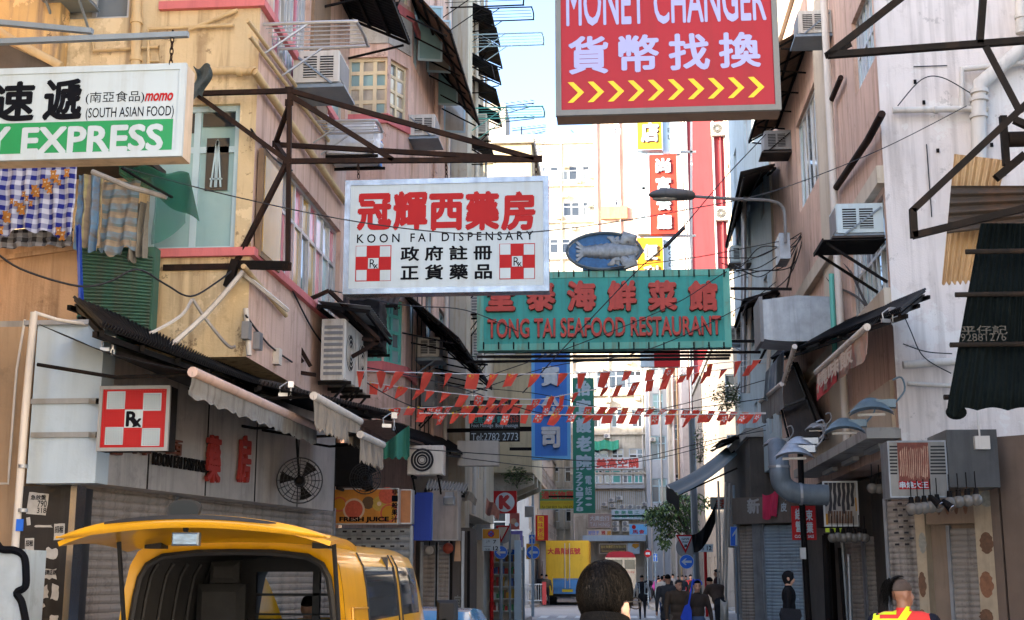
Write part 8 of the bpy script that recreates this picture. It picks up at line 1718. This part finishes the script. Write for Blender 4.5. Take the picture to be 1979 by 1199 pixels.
for k, (x0, y0, x1, y1, m, lab) in enumerate(((985, 992, 1004, 1024, mat('poster red', (.45, .1, .08), .5, var=.7, vs=6), 'red picture poster on the corner of the beige block'), (987, 1026, 1010, 1058, mat('poster violet', (.2, .16, .45), .5, var=.7, vs=5), 'blue violet picture poster above the store'))): S = Sign('poster', lab, x0, y0, x1, y1, 45, .06, .0, m_alu, m); S.disc((x0 + x1) / 2 - 2, (y0 + y1) / 2, 6, mat('poster skin tone', (.5, .3, .2), .5, var=.4, vs=9), .004, 'printed_figure'); S.disc((x0 + x1) / 2 + 4, (y0 + y1) / 2 + 6, 4, c_pale, .006, 'printed_figure')
t = thing('grey_cabinet', 'grey traffic cabinet fixed high on the tall grey pole', 'cabinet', U(1024, 990, 53.8)); F = FC(*U(1024, 990, 53.8)); q = MB(); q.bbox(F, -.22, .18, -.2, .25, -.3, .0, .02); q.build('casing', m_galv, t); q = MB(); q.box(F, -.2, .16, -.18, .23, 0, .006); q.build('door', m_acg, t)
# ------------------------------------------------------------------ far end: air conditioners, canvas, teal windows
def small_ac(px, py, D, w, label, group): 
    k = w / 2500 * D; c = U(px, py, D - .35); F = FC(*c); t = thing('air_conditioner', label, 'air conditioner', c, group); q = MB(); q.bbox(F, -k / 2, k / 2, -k * .36, k * .36, -.4, .1, .02); q.build('casing', m_ac, t); q = MB(); q.lathe(F.off(-k * .1, 0, .1), [(k * .3, 0), (k * .3, .012), (.001, .012)], 16, 'z'); q.build('fan_grille', m_acg, t)
for px, py in ((1182, 967), (1184, 978), (1197, 963), (1203, 980), (1219, 980), (1235, 981), (1246, 975), (1168, 975)): small_ac(px, py, 95.5, 11, 'white condenser in the rows above the union board', 'condensers above the union board')
for px in (1190, 1209):
    for py in (1012, 1023): small_ac(px, py, 95.5, 13, 'large condenser in the stacked pairs under the union board', 'stacked condensers under the union board')
small_ac(1173, 843, 95.5, 12, 'single white condenser above the green canvas sheet', None)
for k, (px, py, D) in enumerate(((1118, 350, 101), (1092, 378, 101), (1140, 395, 101), (1080, 420, 101), (1128, 470, 101), (1095, 320, 101), (1215, 700, 95.5), (1160, 715, 95.5), (1232, 770, 95.5), (1175, 775, 95.5), (1128, 745, 95.5), (1261, 790, 92), (1262, 850, 92), (1290, 815, 90), (1145, 340, 101), (1108, 440, 101))): small_ac(px, py, D, 10, 'small window air conditioner on the far pale blocks', 'air conditioners on the far pale blocks')
q = MB(); q.grid(lambda u, v: U(1148 + 48 * u, 852 + 17 * v + 1.5 * math.sin(u * 11), 95.2 - .5 * v + .1 * math.sin(u * 25)), 24, 6, .02); tag(q.build('canvas_sheet', mat('bright green canvas', (.03, .26, .16), .8, var=.25, vs=1, streak=.3), None, True), 'green canvas sheet stretched over a balcony of the far cream block', 'canvas')
F = FC3; m_tp = mat('teal shade pane', (.08, .36, .30), .3, var=.2, streak=0, bump=0)
for k, (a, b) in enumerate(((1149, 1165), (1168, 1200), (1203, 1222), (1225, 1243))):
    x0, x1 = F.px(a, 920)[0], F.px(b, 920)[0]; window(F, x0, x1, F.px(1196, 935)[1], F.px(1196, 908)[1], tc3, 2, [.6], m_alu, [m_gd, m_tp, m_gm] if k != 1 else [m_gd, m_tp], z=.06, fw=.08)
for k in range(5):
    y = F.px(1196, 948 + 0 * k)[1]
q = MB(); x0, x1 = F.px(1149, 960)[0], F.px(1246, 960)[0]
for z0_, z1_ in ((F.px(1196, 945)[1], F.px(1196, 938)[1]), (F.px(1196, 1000)[1], F.px(1196, 996)[1])): q.box(F, x0, x1, z0_, z1_, 0, .5)
q.build('concrete_ledge', m_grey, tc3)
q = MB()
for i in range(26): x = x0 + (x1 - x0) * i / 25; q.box(F, x - .02, x + .02, F.px(1196, 985)[1], F.px(1196, 950)[1], .12, .16)
q.build('balcony_grille', m_alu, tc3)
# open balcony railings on the block past the crossing
for k in range(4):
    q = MB(); z = 3.9 + 3 * k
    for zz in (z, z + .45, z + .9): q.tube([(-4.3, 69.4, zz), (-4.3, 92, zz)], .03, 5)
    for i in range(24): q.tube([(-4.3, 69.4 + i * .98, z), (-4.3, 69.4 + i * .98, z + .9)], .018, 4)
    q.box(Fr((-4.7, 69.4, z - .2), (0, 1, 0)), 0, 23, 0, .14, 0, .45); q.build('balcony_railing', m_conc, t6)
# extra pipes, cables and boxes on the near walls
rnd = random.Random(77)
for k, (x0, y0, x1, y1) in enumerate(((1500, 480, 1480, 780), (1512, 500, 1508, 660), (1450, 520, 1446, 760), (1438, 380, 1436, 760))): pipe([U(x0, y0, 32.9), U(x1, y1, 32.9)], .05 + .02 * (k % 2), tr2, [m_pipew, m_galv][k % 2])
for k in range(6): x = .5 + .62 * k; pipe([F2s.p(x, z2, .05), F2s.p(x + .02, z2 + 2.4 + rnd.random() * 3, .05)], .012, t2, m_wire)
S1w = [(470, 610, 560, 700), (560, 560, 640, 690), (480, 250, 560, 330)]
for k, (a, b, c, d) in enumerate(S1w): pipe([S1(a, b, .03), S1((a + c) / 2, (b + d) / 2 + 12, .03), S1(c, d, .03)], .012, t1, m_wire, sm=4)
for k, (px, py) in enumerate(((492, 660), (470, 640), (530, 690))): q = MB(); x, y = F1s.px(px, py); q.box(F1s, x - .07, x + .07, y - .1, y + .1, 0, .08); q.build('meter_box', [m_galv, m_acg, m_pipew][k], t1)
for a, b, c, d in ((1790, 280, 1800, 420), (1765, 130, 1830, 128)): pipe([ER(a, b, .02), ER(c, d, .02)], .008, tr, m_wire)
for k in range(9): x, y = FRe.px(1760 + 22 * k + rnd.randrange(12), 120 + 70 * (k % 5) + rnd.randrange(40)); q = MB(); q.box(FRe, x - .02, x + .02, y - .03, y + .03, 0, .03); q.build('wall_bolt', m_iron, tr)
